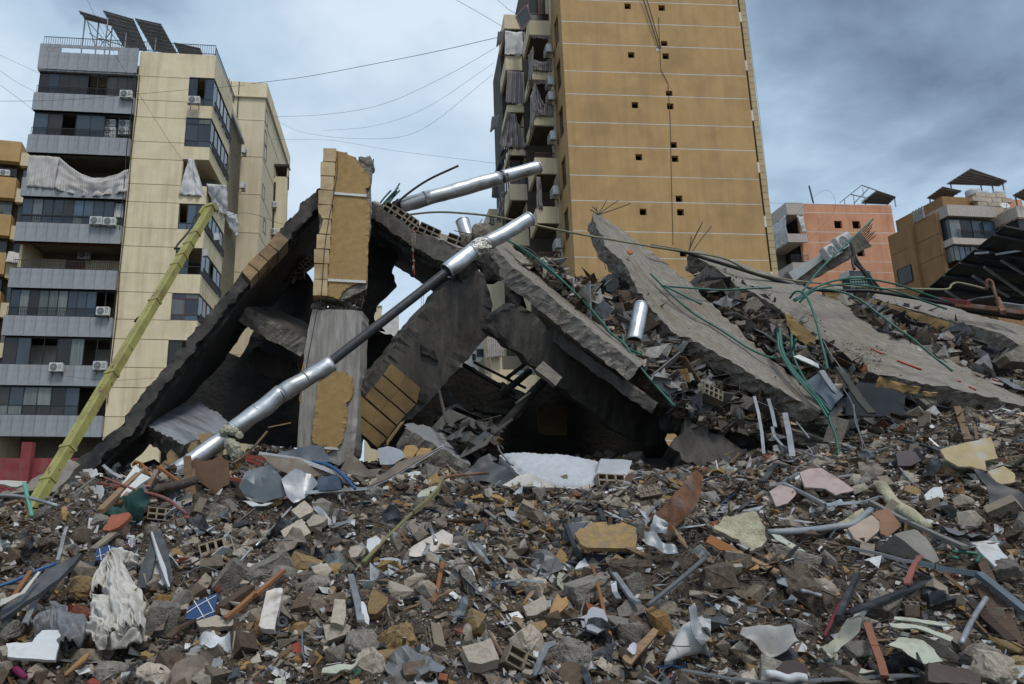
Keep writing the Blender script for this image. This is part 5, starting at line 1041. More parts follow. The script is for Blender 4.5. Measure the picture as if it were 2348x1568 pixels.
# --- right roof beam from the pier to the apex
rb=root('roof_beam', P(960,560,14.4),'sooty roof edge beam running from the broken pier down to the duct joint','roof beam')
bt=[(948,618),(1050,695),(1200,795),(1260,845),(1350,900),(1440,945),(1570,1000),(1640,1060)]; tp=[(946,512),(1080,588),(1190,650),(1290,738),(1430,790),(1560,850),(1650,915),(1760,960)]
ruled('edge_beam', L3(z3, bt, 14.3,13.6), L3(z3, tp, 14.35,13.65),.5,(conc_soot, conc_soot),50,4,.06, rb)
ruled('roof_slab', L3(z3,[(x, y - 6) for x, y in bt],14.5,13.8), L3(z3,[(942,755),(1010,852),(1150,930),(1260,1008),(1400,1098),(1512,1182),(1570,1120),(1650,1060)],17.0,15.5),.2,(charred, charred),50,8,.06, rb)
ruled('top_screed', L3(z3,[(960,500),(1100,580),(1300,725),(1440,775),(1600,850),(1730,895)],14.6,14.1), L3(z3,[(985,498),(1120,562),(1310,690),(1450,735),(1600,790),(1745,830)],15.6,15.0),.12,(concrete, conc_rough),40,4,.06, rb)
plate('plaster_strip', z3,[(1088,543),(1180,585),(1330,690),(1500,760),(1740,830),(1740,850),(1690,860),(1500,785),(1325,712),(1170,605),(1085,555)],15.0,.06, near_plaster, rb, tilt=(0,0), rough=.02)
hb_m=M('clay_block', (.27,.22,.165),(.19,.15,.11), scale=6, bump=.5, bscale=40, stain=(.09,.075,.06), samt=.5, sscale=2, rnd=.2)
HB=[hollow_mesh('hollow_block', hb_m), hollow_mesh('hollow_block', hb_m, .38,.19,.18,2,2), hollow_mesh('hollow_block', hb_m, .36,.22,.2,4,2, True)]
for i, (x, y, rz) in enumerate(((1125,590,33),(1200,640,38),(1262,680,36),(1400,745,24),(1620,820,20))):
    o=bpy.data.objects.new('hollow_block', HB[i % 3]); COL.objects.link(o); o.parent=rb; o.location=P(*z3(x, y),14.45) - rb.location; o.rotation_euler=(.1, math.radians(rz),.1); o.scale=(1.15,) * 3
for i, (x, y, s_) in enumerate(((1280,800,(.07,.08,.22)),(1275,880,(.04,.05,.09)),(1280,968,(.035,.03,.03)),(1278,1025,(.03,.03,.07)))):
    me_=hull_mesh('dangling_lump', 24, s_, 40 + i, conc_rough); o=bpy.data.objects.new('dangling_lump', me_); COL.objects.link(o); o.parent=rb; o.location=P(*z3(x, y),14.0) - rb.location
tubeobj('red_wire', L3(z3,[(1272,715),(1290,800),(1277,900),(1282,980),(1287,1085)],14.0,14.0),.012, red_pipe, parent=rb, n=5)
for x in (1342,1358): tubeobj('dangling_wire', L3(z3,[(x, 1060),(x - 3,1150),(x + 2,1240),(x - 5,1370)],14.9,14.9),.006, cable_m, parent=rb, n=4)
plate('plaster_fragment', z3,[(285,1045),(340,985),(425,915),(455,955),(470,985),(400,1040),(330,1055)],15.8,.1, near_plaster, tilt=(10,-10), label='ochre plaster fragment wedged in the small opening beside the raking edge', cat='plaster fragment')
for i, (x, y) in enumerate(((290,1080),(360,1075),(440,1000))):
    o=inst('hollow_block', HB[i], None, Matrix.Translation(P(*z3(x, y),15.7)) @ Matrix.Rotation(.5 - i * .6,4,'Y') @ Matrix.Scale(1.0,4)); tag(o, ('charred hollow block in the small opening beside the raking edge, lowest','charred hollow block under the wedged ochre fragment','charred hollow block at the upper end of the wedged ochre fragment')[i],'hollow block')
# apex clutter
for i, (x, y, s_, lab) in enumerate(((1800,760,.22,'earthy lump packed under the duct joint'),(1820,960,.2,'dark hanging lump below the duct joint'),(1880,1060,.22,'dark rag-like lump hanging at the apex of the slabs'),(1700,800,.15,'small lump of screed near the short flue'),(2080,1300,.25,'ragged dark lump hanging below the pale slab'))):
    o=inst('concrete_lump', hull_mesh('concrete_lump', 34,(s_, s_ * .8, s_ * 1.2),60 + i, charred if i in (1,2,4) else conc_rough), None, Matrix.Translation(P(*z3(x, y),14.3))); tag(o, lab,'concrete lump')
# --- ducts and pipes
du=root('steel_duct', P(640,905,12),'long silver insulated duct with a bare black pipe section lying across the ruin','duct')
def sleeve(name, a, b, da, db, r, mat=galv, par=du, n=20, seams=1, dent=.0):
    p0, p1=P(*a, da), P(*b, db); pts=[p0.lerp(p1, t) for t in np.linspace(0,1,14)]; mb=MB(); s0=random.uniform(0,50); mb.tube(pts, r, n, False)
    mb.v=[tuple(Vector(v) + Vector((fbm(Vector(v) + Vector((s0,0,0)),2.2,2), fbm(Vector(v) + Vector((0, s0,0)),2.2,2), fbm(Vector(v) + Vector((0,0, s0)),2.2,2))) * (.012 + dent)) for v in mb.v]
    o=mb.build(name, mat, par, True); sm=o.modifiers.new('sheet','SOLIDIFY'); sm.thickness=.004
    d=(p1 - p0).normalized()
    for t in ([.03,.97] + ([.5] if seams > 1 else [])):
        c=p0.lerp(p1, t); q=MB().tube([c - d * .012, c + d * .012], r * 1.035, n, False).build('seam_ring', mat, par, True); sm=q.modifiers.new('sheet','SOLIDIFY'); sm.thickness=.006
    return o
sleeve('sleeve', (1216,500),(1112,560),12.9,12.6,.135, dent=.01); sleeve('sleeve', (1085,575),(1022,622),12.5,12.35,.14, dent=.01)
mb=MB(); pts=L3(zi, [(1116,557),(1105,563),(1095,568),(1082,577)],12.6,12.5); mb.tube(smooth_path(pts, 4),[.13,.15,.16,.16,.165,.16,.165,.155,.16,.15,.15,.14,.135],20, False); mb.v=[tuple(Vector(v) + Vector((fbm(v, 9,3), fbm(Vector(v) + Vector((5,0,0)),9,3), fbm(Vector(v) + Vector((0,5,0)),9,3))) * .035) for v in mb.v]; mb.build('foil_joint', foil, du)
tubeobj('inner_pipe', L3(zi, [(1060,596),(1024,622),(752,834),(700,870)],12.42,11.85),.082, black_pipe, parent=du, n=16, sm=0)
sleeve('sleeve', (760,832),(642,903),12.0,11.75,.135, dent=.02, seams=2); sleeve('sleeve', (646,900),(532,988),11.75,11.5,.14, dent=.022, seams=2); sleeve('sleeve', (520,1000),(350,1118),11.45,10.95,.135, dent=.012, seams=2)
wool=M('mineral_wool', (.42,.40,.31),(.28,.27,.2), scale=8, bump=1.0, bscale=20, bdist=.05)
tubeobj('inner_pipe', L3(zi, [(545,978),(505,1012)],11.5,11.4),.085, black_pipe, parent=du, n=14, sm=0)
for i, (x, y, s_) in enumerate(((1290,600,.07),(1340,575,.09),(1400,590,.08),(1450,630,.07),(1360,720,.10),(1390,770,.12),(1420,820,.10),(1400,860,.07))):
    o=bpy.data.objects.new('wool_tuft', hull_mesh('wool_tuft', 40,(s_, s_, s_),80 + i, wool)); COL.objects.link(o); o.parent=du; o.location=P(*zc_(x, y),11.3) - du.location
ud=root('steel_duct', P(1050,440,15.2),'silver duct sticking out to the side high above the roof beam, before the tower balconies','duct')
sleeve('sleeve', (913,473),(975,455),15.2,15.3,.165, galv_dull, ud, dent=.012); sleeve('sleeve', (972,456),(1146,408),15.3,15.5,.165, galv, ud, dent=.012, seams=2); sleeve('sleeve', (1150,406),(1236,383),15.5,15.7,.15, galv, ud)
tubeobj('torn_collar', L3(zi, [(904,477),(916,472)],15.2,15.2),.15, charred, parent=ud, n=14, sm=0); tubeobj('torn_collar', L3(zi, [(1136,411),(1160,403)],15.45,15.5),.13, black_pipe, parent=ud, n=14, sm=0)
sh=root('flue_pipe', P(1066,540,14.6),'short open silver flue standing beside the duct joint','flue')
sleeve('sleeve', (1059,506),(1071,547),14.7,14.6,.145, galv, sh); tubeobj('flue_inner', L3(zi, [(1060,509),(1071,547)],14.7,14.6),.13, charred, parent=sh, n=14, sm=0)
tubeobj('olive_pipe', [P(*q, d) for q, d in zip([(938,492),(985,487),(1035,487),(1130,496),(1230,517),(1330,537),(1500,566),(1650,590), z7(0,1010), z7(300,1082), z7(600,1115), z7(1000,1152), z7(1400,1162), z7(1650,1165), z7(1690,1130), z7(1740,1110), z7(1850,1130), z7(1985,1165)],[14.6,14.2,13.8,13.3,13.2,13.4,13.8,14.2,14.6,15,15.3,15.4,15.3,15.2,15.2,15.2,15.1,15.0])],.022, olive_pipe,'long olive pipe running over all the slabs to the black solar roof','pipe', sm=5)
tubeobj('rusty_pipe', L3(z7,[(1985,1165),(1990,1090),(2030,1105),(2050,1180),(2085,1290),(2100,1340)],14.9,14.8),.028, rust,'rusty bent pipe end under the black solar roof','pipe', sm=4)
GP='green conduits over the slabs'
gl_=[
 (z6,[(170,222),(290,290),(420,390),(560,520),(680,650),(760,750),(850,820),(900,900),(970,990),(1050,1080),(1140,1180)],14.7,12.3,'green conduit lying down the full length of the pale slab under the duct end'),
 (z6,[(185,225),(300,312),(400,388),(520,482),(640,602),(720,692),(780,770)],14.75,13.2,'shorter green conduit beside the full length one on the pale slab'),
 (z6,[(280,295),(400,360),(560,500),(640,560),(760,600),(880,615)],15.2,14.2,'green conduit curling off into the debris behind the pale slab'),
 (z6,[(840,770),(850,820),(880,850),(950,880)],13.3,13.0,'green hooked conduit end at the foot of the pale slab'),
 (z6,[(1000,420),(1050,470),(1130,550),(1250,650),(1400,740),(1568,850),(1700,900),(1790,880),(1830,790)],14.5,12.7,'green conduit lying down the peaked slab and looping at its foot'),
 (z6,[(1060,490),(1200,500),(1400,514),(1568,505),(1690,500)],14.3,14.2,'straight green conduit bridging from the peaked slab to the widest slab'),
 (z6,[(1080,490),(1180,540),(1290,595)],14.1,13.8,'short green conduit stub on the peaked slab'),
 (z7,[(370,1255),(600,1130),(820,1075),(1000,1080),(1250,1130),(1500,1215),(1710,1285)],14.2,15.0,'highest arching green conduit of the bundle above the plastered slab'),
 (z7,[(380,1265),(560,1170),(760,1125),(950,1135),(1200,1180),(1450,1260),(1650,1330)],14.1,14.9,'second arching green conduit of the bundle above the plastered slab'),
 (z7,[(420,1275),(500,1200),(600,1165),(760,1185),(920,1250),(1080,1370),(1250,1500),(1350,1568),(1560,1740),(1640,1800),(1700,1850)],14.0,12.7,'green conduit arching off the bundle down over the middle of the widest slab'),
 (z7,[(340,1240),(380,1190),(430,1185),(480,1230),(530,1340),(570,1470),(600,1600),(640,1750),(655,1835)],13.9,12.3,'green conduit hooking over the near edge of the widest slab'),
 (z7,[(440,1190),(600,990),(800,800),(1035,580)],14.3,15.4,'straight green conduit sticking up past the fallen white beam'),
 (z8,[(240,130),(250,280),(330,440),(430,560),(540,680),(610,780),(640,870),(680,980),(710,1165)],13.2,11.4,'longest hanging green conduit below the widest slab'),
 (z8,[(245,170),(265,300),(350,450),(450,570),(550,690),(625,800)],13.25,11.9,'green conduit hanging along the longest one'),
 (z8,[(225,160),(235,290),(315,440),(420,570),(530,690),(615,830)],13.15,11.85,'green conduit hanging on the outer side of the longest one'),
 (z8,[(330,170),(345,330),(420,500),(540,660),(640,770)],13.3,12.0,'green conduit hanging a little apart behind the hanging bundle')]
for zf, pts, a, b, lab in gl_: tubeobj('green_conduit', L3(zf, pts, a, b),.021, green_pipe, lab,'conduit', GP, n=7, sm=5)
for i in range(6):
    a=(1018 + i * 14 + random.uniform(-4,4),520 + random.uniform(-8,16)); b=(a[0] + random.uniform(60,130), a[1] - random.uniform(90,170)); tubeobj('green_conduit', L3(z3,[a, ((a[0] + b[0]) / 2 - 4,(a[1] + b[1]) / 2), b],14.9,14.9 + .3 * i / 6),.02, green_pipe, ('','second ','third ','fourth ','fifth ','sixth ')[i] + 'nearest to the broken pier of the thin green conduit stubs above the roof beam','conduit','green conduit stubs at the head of the roof beam', n=6, sm=3)
tubeobj('green_conduit', L3(z3,[(1120,545),(1230,445),(1400,330),(1632,222)],15.0,15.0),.026, cable_m,'long dark conduit curving up above the roof beam, by itself','conduit', GP, n=7, sm=5)
tubeobj('black_pipe', L3(z6,[(1000,262),(1170,290),(1300,330),(1400,360)],15,15) + L3(z7,[(500,1160),(1000,1180),(1400,1240),(1700,1285),(1900,1250),(2050,1230)],15.9,15.1),.04, cable_m,'thick black pipe lying behind the slabs to the solar roof','pipe', sm=5)
# --- fallen beam with white paint and the wrecked air conditioners
fb0, fb1=P(*z7(330,1118),18.2), P(*z7(960,752),17.4); fbr=root('fallen_beam', fb0.lerp(fb1,.5),'fallen concrete beam with white painted side and bare rebar ends, tilted up against the orange block','beam')
bd_=(fb1 - fb0).normalized(); sd=Vector((0,-1,0)); nn=bd_.cross(sd).normalized()
if nn.z < 0: nn=-nn
def rbar(name, a, b, w, h, mat, par, k=24, rough=.04):
    d=(b - a).normalized(); x=d.cross(nn).normalized() * w / 2; y=nn * h / 2; rows=[]; mb=MB(); vs=[]
    prof=[(-1,-1),(0,-1),(1,-1),(1,0),(1,1),(0,1),(-1,1),(-1,0)]
    for i in range(k + 1):
        c=a.lerp(b, i / k)
        for q in prof: v=c + x * q[0] + y * q[1]; vs.append(v + Vector((fbm(v, 3,3), fbm(v + Vector((7,0,0)),3,3), fbm(v + Vector((0,7,0)),3,3))) * rough)
    fs=[(i * 8 + j, i * 8 + (j + 1) % 8,(i + 1) * 8 + (j + 1) % 8,(i + 1) * 8 + j) for i in range(k) for j in range(8)] + [tuple(range(7,-1,-1)), tuple(range(k * 8, k * 8 + 8))]
    return mb.add(vs, fs).build(name, mat, par)
rbar('beam_core', fb0, fb1,.4,.42, conc_rough, fbr, rough=.05)
w0, w1=fb0 + nn * .1, fb0.lerp(fb1,.62) + nn * .17
MB().hexa([w0 - nn * .13 + Vector((0,-.27,0)), w1 - nn * .04 + Vector((0,-.25,0)), w1 - nn * .04 + Vector((0,-.2,0)), w0 - nn * .13 + Vector((0,-.22,0)), w0 + nn * .14 + Vector((0,-.27,0)), w1 + nn * .06 + Vector((0,-.25,0)), w1 + nn * .06 + Vector((0,.2,0)), w0 + nn * .14 + Vector((0,.2,0))]).build('white_painted_side', white_paint, fbr)
for i in range(7):
    a=fb1 + nn * (.16 - i * .05) + Vector((0,-.1 + .04 * i, 0)); tubeobj('rebar', [a - bd_ * .1, a + bd_ * .15 + nn * .06, a + bd_ * (.26 + random.uniform(-.1,.12)) + nn * (.13 + random.uniform(-.05,.05))],.012, rebar_m, parent=fbr, n=5, sm=3)
ang=math.atan2(bd_.z, bd_.x)
for x, y, s_, lab in ((780,768,.6,'battered air conditioner casing lying on the fallen beam, upper one'),(680,845,.58,'battered air conditioner casing lying on the fallen beam, lower one with open fan holes')):
    ac(Matrix.Translation(P(*z7(x, y),17.45) - nn * .2) @ Matrix.Rotation(-ang, 4,'Y') @ Matrix.Rotation(.25,4,'Z') @ Matrix.Scale(s_, 4), lab,'wrecked air conditioners on the fallen beam')
wk=root('wrecked_cooler', P(*z7(905,1100),17.2),'wrecked white cooling unit with green wire cage hanging below the fallen beam','cooling unit')
c=P(*z7(905,1050),17.2); mb=MB(); mb.box(c.x - .27, c.x + .27,17.1,17.5, c.z - .05, c.z + .1); mb.build('top_cover', ac_white, wk)
for k in range(4): MB().box(c.x - .26, c.x + .26,17.085,17.099, c.z - .04 + k * .035, c.z - .02 + k * .035).build('louvre', ac_dark, wk)
MB().box(c.x - .25, c.x + .25,17.12,17.45, c.z - .42, c.z - .06).build('coil', M('dark_coil', (.03,.06,.055), bump=.2), wk)
mb=MB()
for k in range(9): x=c.x - .26 + k * .065; mb.bar((x, 17.09, c.z - .43),(x, 17.09, c.z - .055),.012,.012)
for k in range(6): z=c.z - .42 + k * .07; mb.bar((c.x - .27,17.075, z),(c.x + .27,17.075, z),.012,.012)
tag(mb.build('wire_cage', M('pale_green_wire', (.35,.45,.42), bump=0), wk), kind='stuff')
for i, pts in enumerate(([(845,770),(870,860),(890,950),(950,1010),(1010,1090),(1060,1170)],[(850,780),(880,880),(930,970),(1000,1050),(1110,1180)],[(870,870),(865,940),(880,1000)])): tubeobj('cable', L3(z7, pts, 17.2,17.0),.035, cable_m, ('thick black cable hanging from the fallen beam past the cage','second black cable hanging from the fallen beam past the cage','short black cable knot under the fallen beam')[i],'cable','black cables hanging from the fallen beam', n=6)
# --- black solar roof leaning at the right edge
pv_dark=M('panel_back_black', (.012,.013,.015),(.02,.02,.022), rough=.35, scale=6, bump=.1)
sr=solar_table('solar_roof', [P(*zb(330,1480),24), P(*zb(1420,1640),22.5), P(*zb(2050,900),18), P(*zb(1245,735),19.5)],4,3,'large black fallen solar roof on steel rails leaning over the slabs', GS, back=pv_dark, rail=dark_metal, frm=dark_metal, th=.05, gap=.01)
_c=[P(*zb(375,1425),23), P(*zb(1420,1520),21.5), P(*zb(1245,735),19.5)]; sn_=(_c[1] - _c[0]).cross(_c[2] - _c[0]).normalized(); so_=_c[0] - sn_ * (.2 if sn_.z > 0 else -.2)
for a, b in (((680,1360),(830,1455)),((940,1215),(1290,1420)),((1215,1065),(1440,1200)),((1160,1010),(1480,960)),((1050,1130),(1440,1400)),((960,1000),(1100,990))): MB().bar(onplane(*zb(*a), so_, sn_), onplane(*zb(*b), so_, sn_),.05,.06).build('rail', galv_dull, sr)
for i, (a, b, m_) in enumerate((((770,1490),(1440,1568), rust),((1180,1440),(1240,1568), rust),((620,1440),(900,1475), red_paint),((1220,1490),(1440,1520), galv_dull))): tag(MB().bar(P(*zb(*a),15.2), P(*zb(*b),14.6),.09,.09).build('steel_bar', m_, origin=P(*zb(*a),15)),('rusty long bar below the solar roof','rusty upright bar below the solar roof','red painted bar lying at the lower edge of the solar roof','grey bar at the view edge below the solar roof')[i],'steel bar','bars below the solar roof')
# --- yellow boom
bt0=P(484,474,14.4); bb0=G(48,1185); bb0=bb0 - Vector((0,0,.15))
bo=root('steel_boom', bb0,'long yellow steel boom leaning up from the rubble across the grey and yellow block','boom')
bdir=(bt0 - bb0).normalized(); by=bdir.cross(Vector((0,1,0))).normalized()
ac_side=bdir.cross(Vector((0.35,1,0))).normalized(); ac_up=ac_side.cross(bdir).normalized()
L_=(bt0 - bb0).length
def bbox(a, b, w, h, ox=0, oy=0):
    p, q=bb0 + bdir * a + ac_side * ox + ac_up * oy, bb0 + bdir * b + ac_side * ox + ac_up * oy; return MB().bar(p, q, w, h, ac_up)
bbox(0, L_, .165,.125).build('box_section', boom_yellow, bo)
bbox(.05, L_ - .02,.01,.008,0,-.0645).build('weld_seam', boom_yellow, bo); bbox(.05, L_ - .02,.01,.008,0,.0645).build('weld_seam', boom_yellow, bo)
for px, py in ((448,515),(434,538),(418,570),(405,595),(353,712),(253,888),(155,1028),(112,1098)):
    r_=ray(px, py); t=min(np.linspace(0, L_, 400), key=lambda q: abs(math.atan2(*(lambda w: (w.x, w.y))(bb0 + bdir * q)) - math.atan2(r_.x, r_.y)))
    bbox(t - .025, t + .025,.195,.15).build('batten', boom_yellow, bo)
bbox(L_ - .4, L_ - .1,.04,.24,.09,0).build('tip_plate', boom_yellow, bo); bbox(L_ - .1, L_ + .02,.22,.17).build('tip_cap', boom_yellow, bo)
tubeobj('hose', [bb0 + bdir * (L_ - s_) + ac_side * (.2 + .05 * math.sin(s_ * 5)) + Vector((0,-.1,0)) for s_ in np.linspace(.2,1.6,8)],.02, cable_m, parent=bo); tubeobj('hook_hose', [P(355,712,12.6), P(335,725,12.6), P(318,728,12.6), P(308,738,12.6)],.022, cable_m, parent=bo)
for k in range(2): MB().bar(P(496 - k * 26,536 + k * 36,14.1), P(497 - k * 26,552 + k * 36,14.1),.1,.1).build('junction_box', ac_white, bo)
# --- rebar whiskers
def whisk(zf, base, tips, d, lab, grp, r=.008, m=rebar_m):
    tips=sorted(tips, key=lambda t: -math.hypot(t[0] - base[0], t[1] - base[1])); lab0=lab
    for i, t in enumerate(tips):
        lab=lab0 + (',' + ('','second ','third ','fourth ','fifth ','sixth ')[i] + 'longest' if len(tips) > 1 else '')
        mid=((base[0] + t[0]) / 2 + random.uniform(-10,10),(base[1] + t[1]) / 2 + random.uniform(-4,4)); tubeobj('rebar', L3(zf, [base, mid, t], d, d + .1), r, m, lab,'rebar', grp, n=4, sm=4)
whisk(z6,(700,85),[(750,0),(815,5),(885,20),(655,55),(690,40),(668,38)],15.5,'rusty rebar whisker at the tip of the peaked slab','rebar at the tip of the peaked slab', .012)
whisk(z6,(1215,300),[(1298,125),(1232,205),(1285,150)],15.4,'rebar whisker standing at the tip of the widest slab','rebar at the tip of the widest slab', .013); whisk(z6,(1230,305),[(1348,150)],15.4,'curved rebar whisker at the tip of the widest slab','rebar at the tip of the widest slab', .013)
whisk(z6,(1020,640),[(890,670),(830,640),(960,700),(1040,560),(900,690)],14.2,'bent rusty wire sprouting beside the silver flue on the debris','rusty wires beside the silver flue', .008, rust)
whisk(z3,(1760,760),[(1820,640),(1790,690),(1880,670),(1600,730),(1900,640)],14.2,'thin rebar at the duct joint','thin rebar at the duct joint', .009)
whisk(z6,(1180,800),[(1065,800),(1090,830),(1110,780),(1150,830)],13.2,'rebar stub poking from the near edge of the peaked slab','rebar stubs of the peaked slab', .012)
# --- silver flue in the debris between the slabs
fl=root('flue_pipe', P(*z6(925,700),14.0),'silver flue pipe standing in the debris between the pale and the peaked slab','flue'); sleeve('sleeve', z6(945,600), z6(905,810),13.6,13.2,.14, galv, fl); tubeobj('flue_inner', L3(z6,[(940,620),(906,806)],13.6,13.22),.13, charred, parent=fl, n=14, sm=0)
# ------------------------------------------------------------------ debris one can name
ZD=[lambda x, y, k=k: ((k * 1024 + x / 1.876) * .573,(1900 + y / 1.876) * .573) for k in range(4)]
d0, d1, d2, d3=ZD
LAND=[]      # landmarks for describing the loose pieces: (px, py, phrase)
def hp(name, zf, pts, tilt, t, mat, label, cat, lift=.02, d=None, land=None, **k):
    px=[zf(*p) for p in pts]; lo=max(px, key=lambda q: q[1]); k.setdefault('rough', .012)
    if d is None: b=G(*lo); a=P(lo[0], lo[1], b.y - lift * 1.5 - .12)
    else: a=P(lo[0], lo[1], min(d, Gd(*lo) - .3))
    if land: LAND.append((sum(p[0] for p in px) / len(px), sum(p[1] for p in px) / len(px), land))
    par=k.pop('parent', None)
    return plate(name, zf, pts, 0, t, mat, par, tilt=tilt, label=label, cat=cat, anchor=a, **k)
def hpts(zf, pts, lift=.05, d=None):
    out=[]
    for i, p in enumerate(pts):
        x, y=zf(*p)
        if d is None: out.append(P(x, y, G(x, y).y - lift * 1.5 - .12))
        else: out.append(P(x, y, min(d[0] + (d[1] - d[0]) * i / max(1, len(pts) - 1), Gd(x, y) - .32)))
    return out
def hb(name, zf, pts, w, mat, label, cat, h=None, lift=.05, d=None, land=None, group=None, sm=4, n=8, parent=None):
    q=hpts(zf, pts, lift, d)
    if land: c=zf(*pts[len(pts) // 2]); LAND.append((c[0], c[1], land))
    if h is None: return tubeobj(name, q, w, mat, label, cat, group, parent, n=n, sm=sm)
    off=q[0]; o=MB().path(q, w, h).build(name, mat, parent, origin=off if parent is None else None); return tag(o, label, cat, group)
def ribbons(name, zf, paths, w, mat, label, cat, lift=.1, land=None, folds=3, amp=.03):
    """gathered cloth: strips with lengthwise folds lying over one another"""
    mb=MB(); o0=None; K=26
    for i, pts in enumerate(paths):
        q=smooth_path(hpts(zf, pts, lift + .035 * (i % 3)),9); vs=[]; fs=[]; n_=len(q)
        if o0 is None: o0=q[n_ // 2]
        for a, p in enumerate(q):
            t=(q[min(a + 1, n_ - 1)] - q[max(a - 1,0)]).normalized(); nr=(Vector((0,-.75,.66)) - t * t.dot(Vector((0,-.75,.66)))).normalized(); sd_=t.cross(nr); ww=w * (.65 + .5 * fbm((i * 3.1, a * .12,0),1,2) + .35 * math.sin(math.pi * a / n_))
            for j in range(K + 1):
                s=j / K - .5; ph=i * 1.7 + 1.2 * fbm((a * .09, i, s),1,2); f=abs(math.sin((s * folds + ph) * math.pi)) ** .7
                vs.append(p + sd_ * (s * ww + .012 * fbm((a * .2, s * 4, i),1,2)) + nr * (amp * (f * 2 - .6) + .07 * (.25 - s * s) * 4 + .016 * fbm((a * .25, s * 5, i + 9),1,3) - .10 * abs(s)))
        for a in range(n_ - 1):
            for j in range(K): b=a * (K + 1) + j; fs.append((b, b + 1, b + K + 2, b + K + 1))
        mb.add(vs, fs)
    if land: c=zf(*paths[0][0]); LAND.append((c[0], c[1], land))
    o=mb.build(name, mat, None, True, origin=o0); m=o.modifiers.new('thickness','SOLIDIFY'); m.thickness=.008; return tag(o, label, cat)
slate=M('grey_sheet_metal', (.17,.19,.205),(.11,.125,.14), rough=.45, scale=2.5, bump=.2, bscale=8, metal=.35, stain=(.2,.17,.14), samt=.5, sscale=2.2)
bright_sheet=M('bright_sheet_metal', (.42,.43,.45),(.28,.28,.30), rough=.42, scale=3, bump=.3, bscale=6, metal=.6, stain=(.22,.16,.11), samt=.6, sscale=2)
brown_sheet=M('brown_soiled_sheet', (.20,.155,.12),(.12,.092,.072), rough=.6, scale=4, bump=.3, bscale=9, stain=(.25,.23,.21), samt=.4, sscale=2.5)
solar_glass=M('dusty_solar_glass', (.02,.035,.07),(.012,.02,.042), rough=.2, scale=4, bump=.1, stain=(.12,.12,.13), samt=.5, sscale=3.5, spec=.6)
board_white=M('white_board', (.56,.57,.58),(.44,.445,.45), rough=.6, scale=3, bump=.15, stain=(.24,.2,.155), samt=.65, sscale=3.2, rnd=.12)
beige_stone=M('beige_stone', (.46,.40,.33),(.36,.30,.24), scale=5, bump=.6, bscale=30, stain=(.2,.15,.1), samt=.5, sscale=2, speck=((.24,.16,.1),26), rnd=.15)
grey_chunk=M('grey_chunk', (.33,.30,.265),(.165,.145,.12), scale=4, bump=1.0, bscale=11, bdist=.03, stain=(.11,.085,.06), samt=.6, sscale=2.2, rnd=.25)
ochre_chunk=M('ochre_chunk', (.34,.225,.095),(.22,.145,.065), scale=4, bump=.8, bscale=14, stain=(.17,.14,.11), samt=.75, sscale=2.6, rnd=.2)
brown_chunk=M('earthy_chunk', (.14,.10,.072),(.08,.058,.042), scale=5, bump=.9, bscale=18, bdist=.03, stain=(.25,.22,.19), samt=.4, sscale=2.5, rnd=.25)
terra=M('terracotta', (.30,.095,.055),(.22,.07,.04), scale=6, bump=.3, stain=(.25,.2,.17), samt=.4, rnd=.2)
foam=M('cream_foam', (.50,.465,.335),(.36,.33,.22), scale=7, bump=1.0, bscale=14, bdist=.06, stain=(.2,.155,.105), samt=.75, sscale=2.6)
felt=M('bitumen_felt', (.075,.08,.088),(.045,.048,.052), scale=8, bump=.5, bscale=60, stain=(.2,.2,.2), samt=.3, sscale=3)
cloth_w=M('dirty_white_cloth', (.54,.515,.475),(.45,.42,.385), scale=3, bump=.15, bscale=14, stain=(.24,.2,.155), samt=.6, sscale=3.5)
film=M('grey_plastic_film', (.17,.175,.18),(.10,.10,.105), rough=.4, scale=3, bump=.3, bscale=9)
pale_green=M('pale_green_panel', (.44,.46,.37),(.33,.345,.27), rough=.6, scale=4, bump=.25, bscale=14, stain=(.15,.125,.09), samt=.8, sscale=3.5)
pink=M('pink_board', (.42,.32,.30),(.33,.25,.23), rough=.8, scale=4, bump=.25, bscale=14, stain=(.17,.13,.10), samt=.8, sscale=2.6)
teal_cl=M('teal_tarpaulin', (.012,.07,.06),(.008,.04,.036), rough=.7, scale=4, bump=.6, bscale=9, stain=(.11,.09,.065), samt=.75, sscale=3)
black_sheet=M('black_sheet', (.028,.032,.038),(.016,.018,.022), rough=.5, scale=3, bump=.3, bscale=6, stain=(.16,.15,.14), samt=.35, sscale=3)
# --- left part of the slope
ribbons('cloth_bundle', d0,[[(770,1180),(860,1200),(960,1195),(1045,1150)],[(690,1120),(760,1160),(800,1200),(850,1215)],[(860,900),(890,1000),(930,1090),(960,1170)],[(850,625),(800,700),(770,790),(742,885)],[(855,640),(880,740),(915,860),(975,980),(1015,1080),(1035,1170)],[(820,700),(850,800),(865,880),(900,970),(950,1050)],[(715,950),(765,990),(800,1060),(820,1140),(800,1210)],[(825,640),(880,618),(960,635),(1045,660)]],.21, cloth_w,'twisted dirty white cloth lying in a heap on the rubble','cloth', land='twisted white cloth', amp=.034, lift=.17)
ribbons('plastic_film', d0,[[(230,1160),(330,1120),(420,1080),(470,1050)],[(400,1020),(440,1080),(480,1150),(530,1200),(540,1270)],[(480,1080),(510,1180),(500,1290)]],.26, film,'crumpled grey plastic film behind the white broken board','plastic film', land='crumpled grey film', amp=.035, lift=.13)
hp('broken_board', d0,[(45,1262),(130,1262),(245,1250),(265,1215),(310,1165),(470,1155),(460,1190),(415,1388),(300,1382),(58,1365),(62,1310)],(48,6),.03, board_white,'large white board with a jagged upper edge in front of the grey film','board', land='large jagged white board', lift=.12)
hp('felt_strip', d0,[(1132,480),(1168,470),(1160,640),(1130,760),(1085,848),(1020,842),(1040,740)],(45,-12),.03, felt,'dark felt-covered strip leaning in the rubble, the wider of a pair','felt strip', lift=.08)
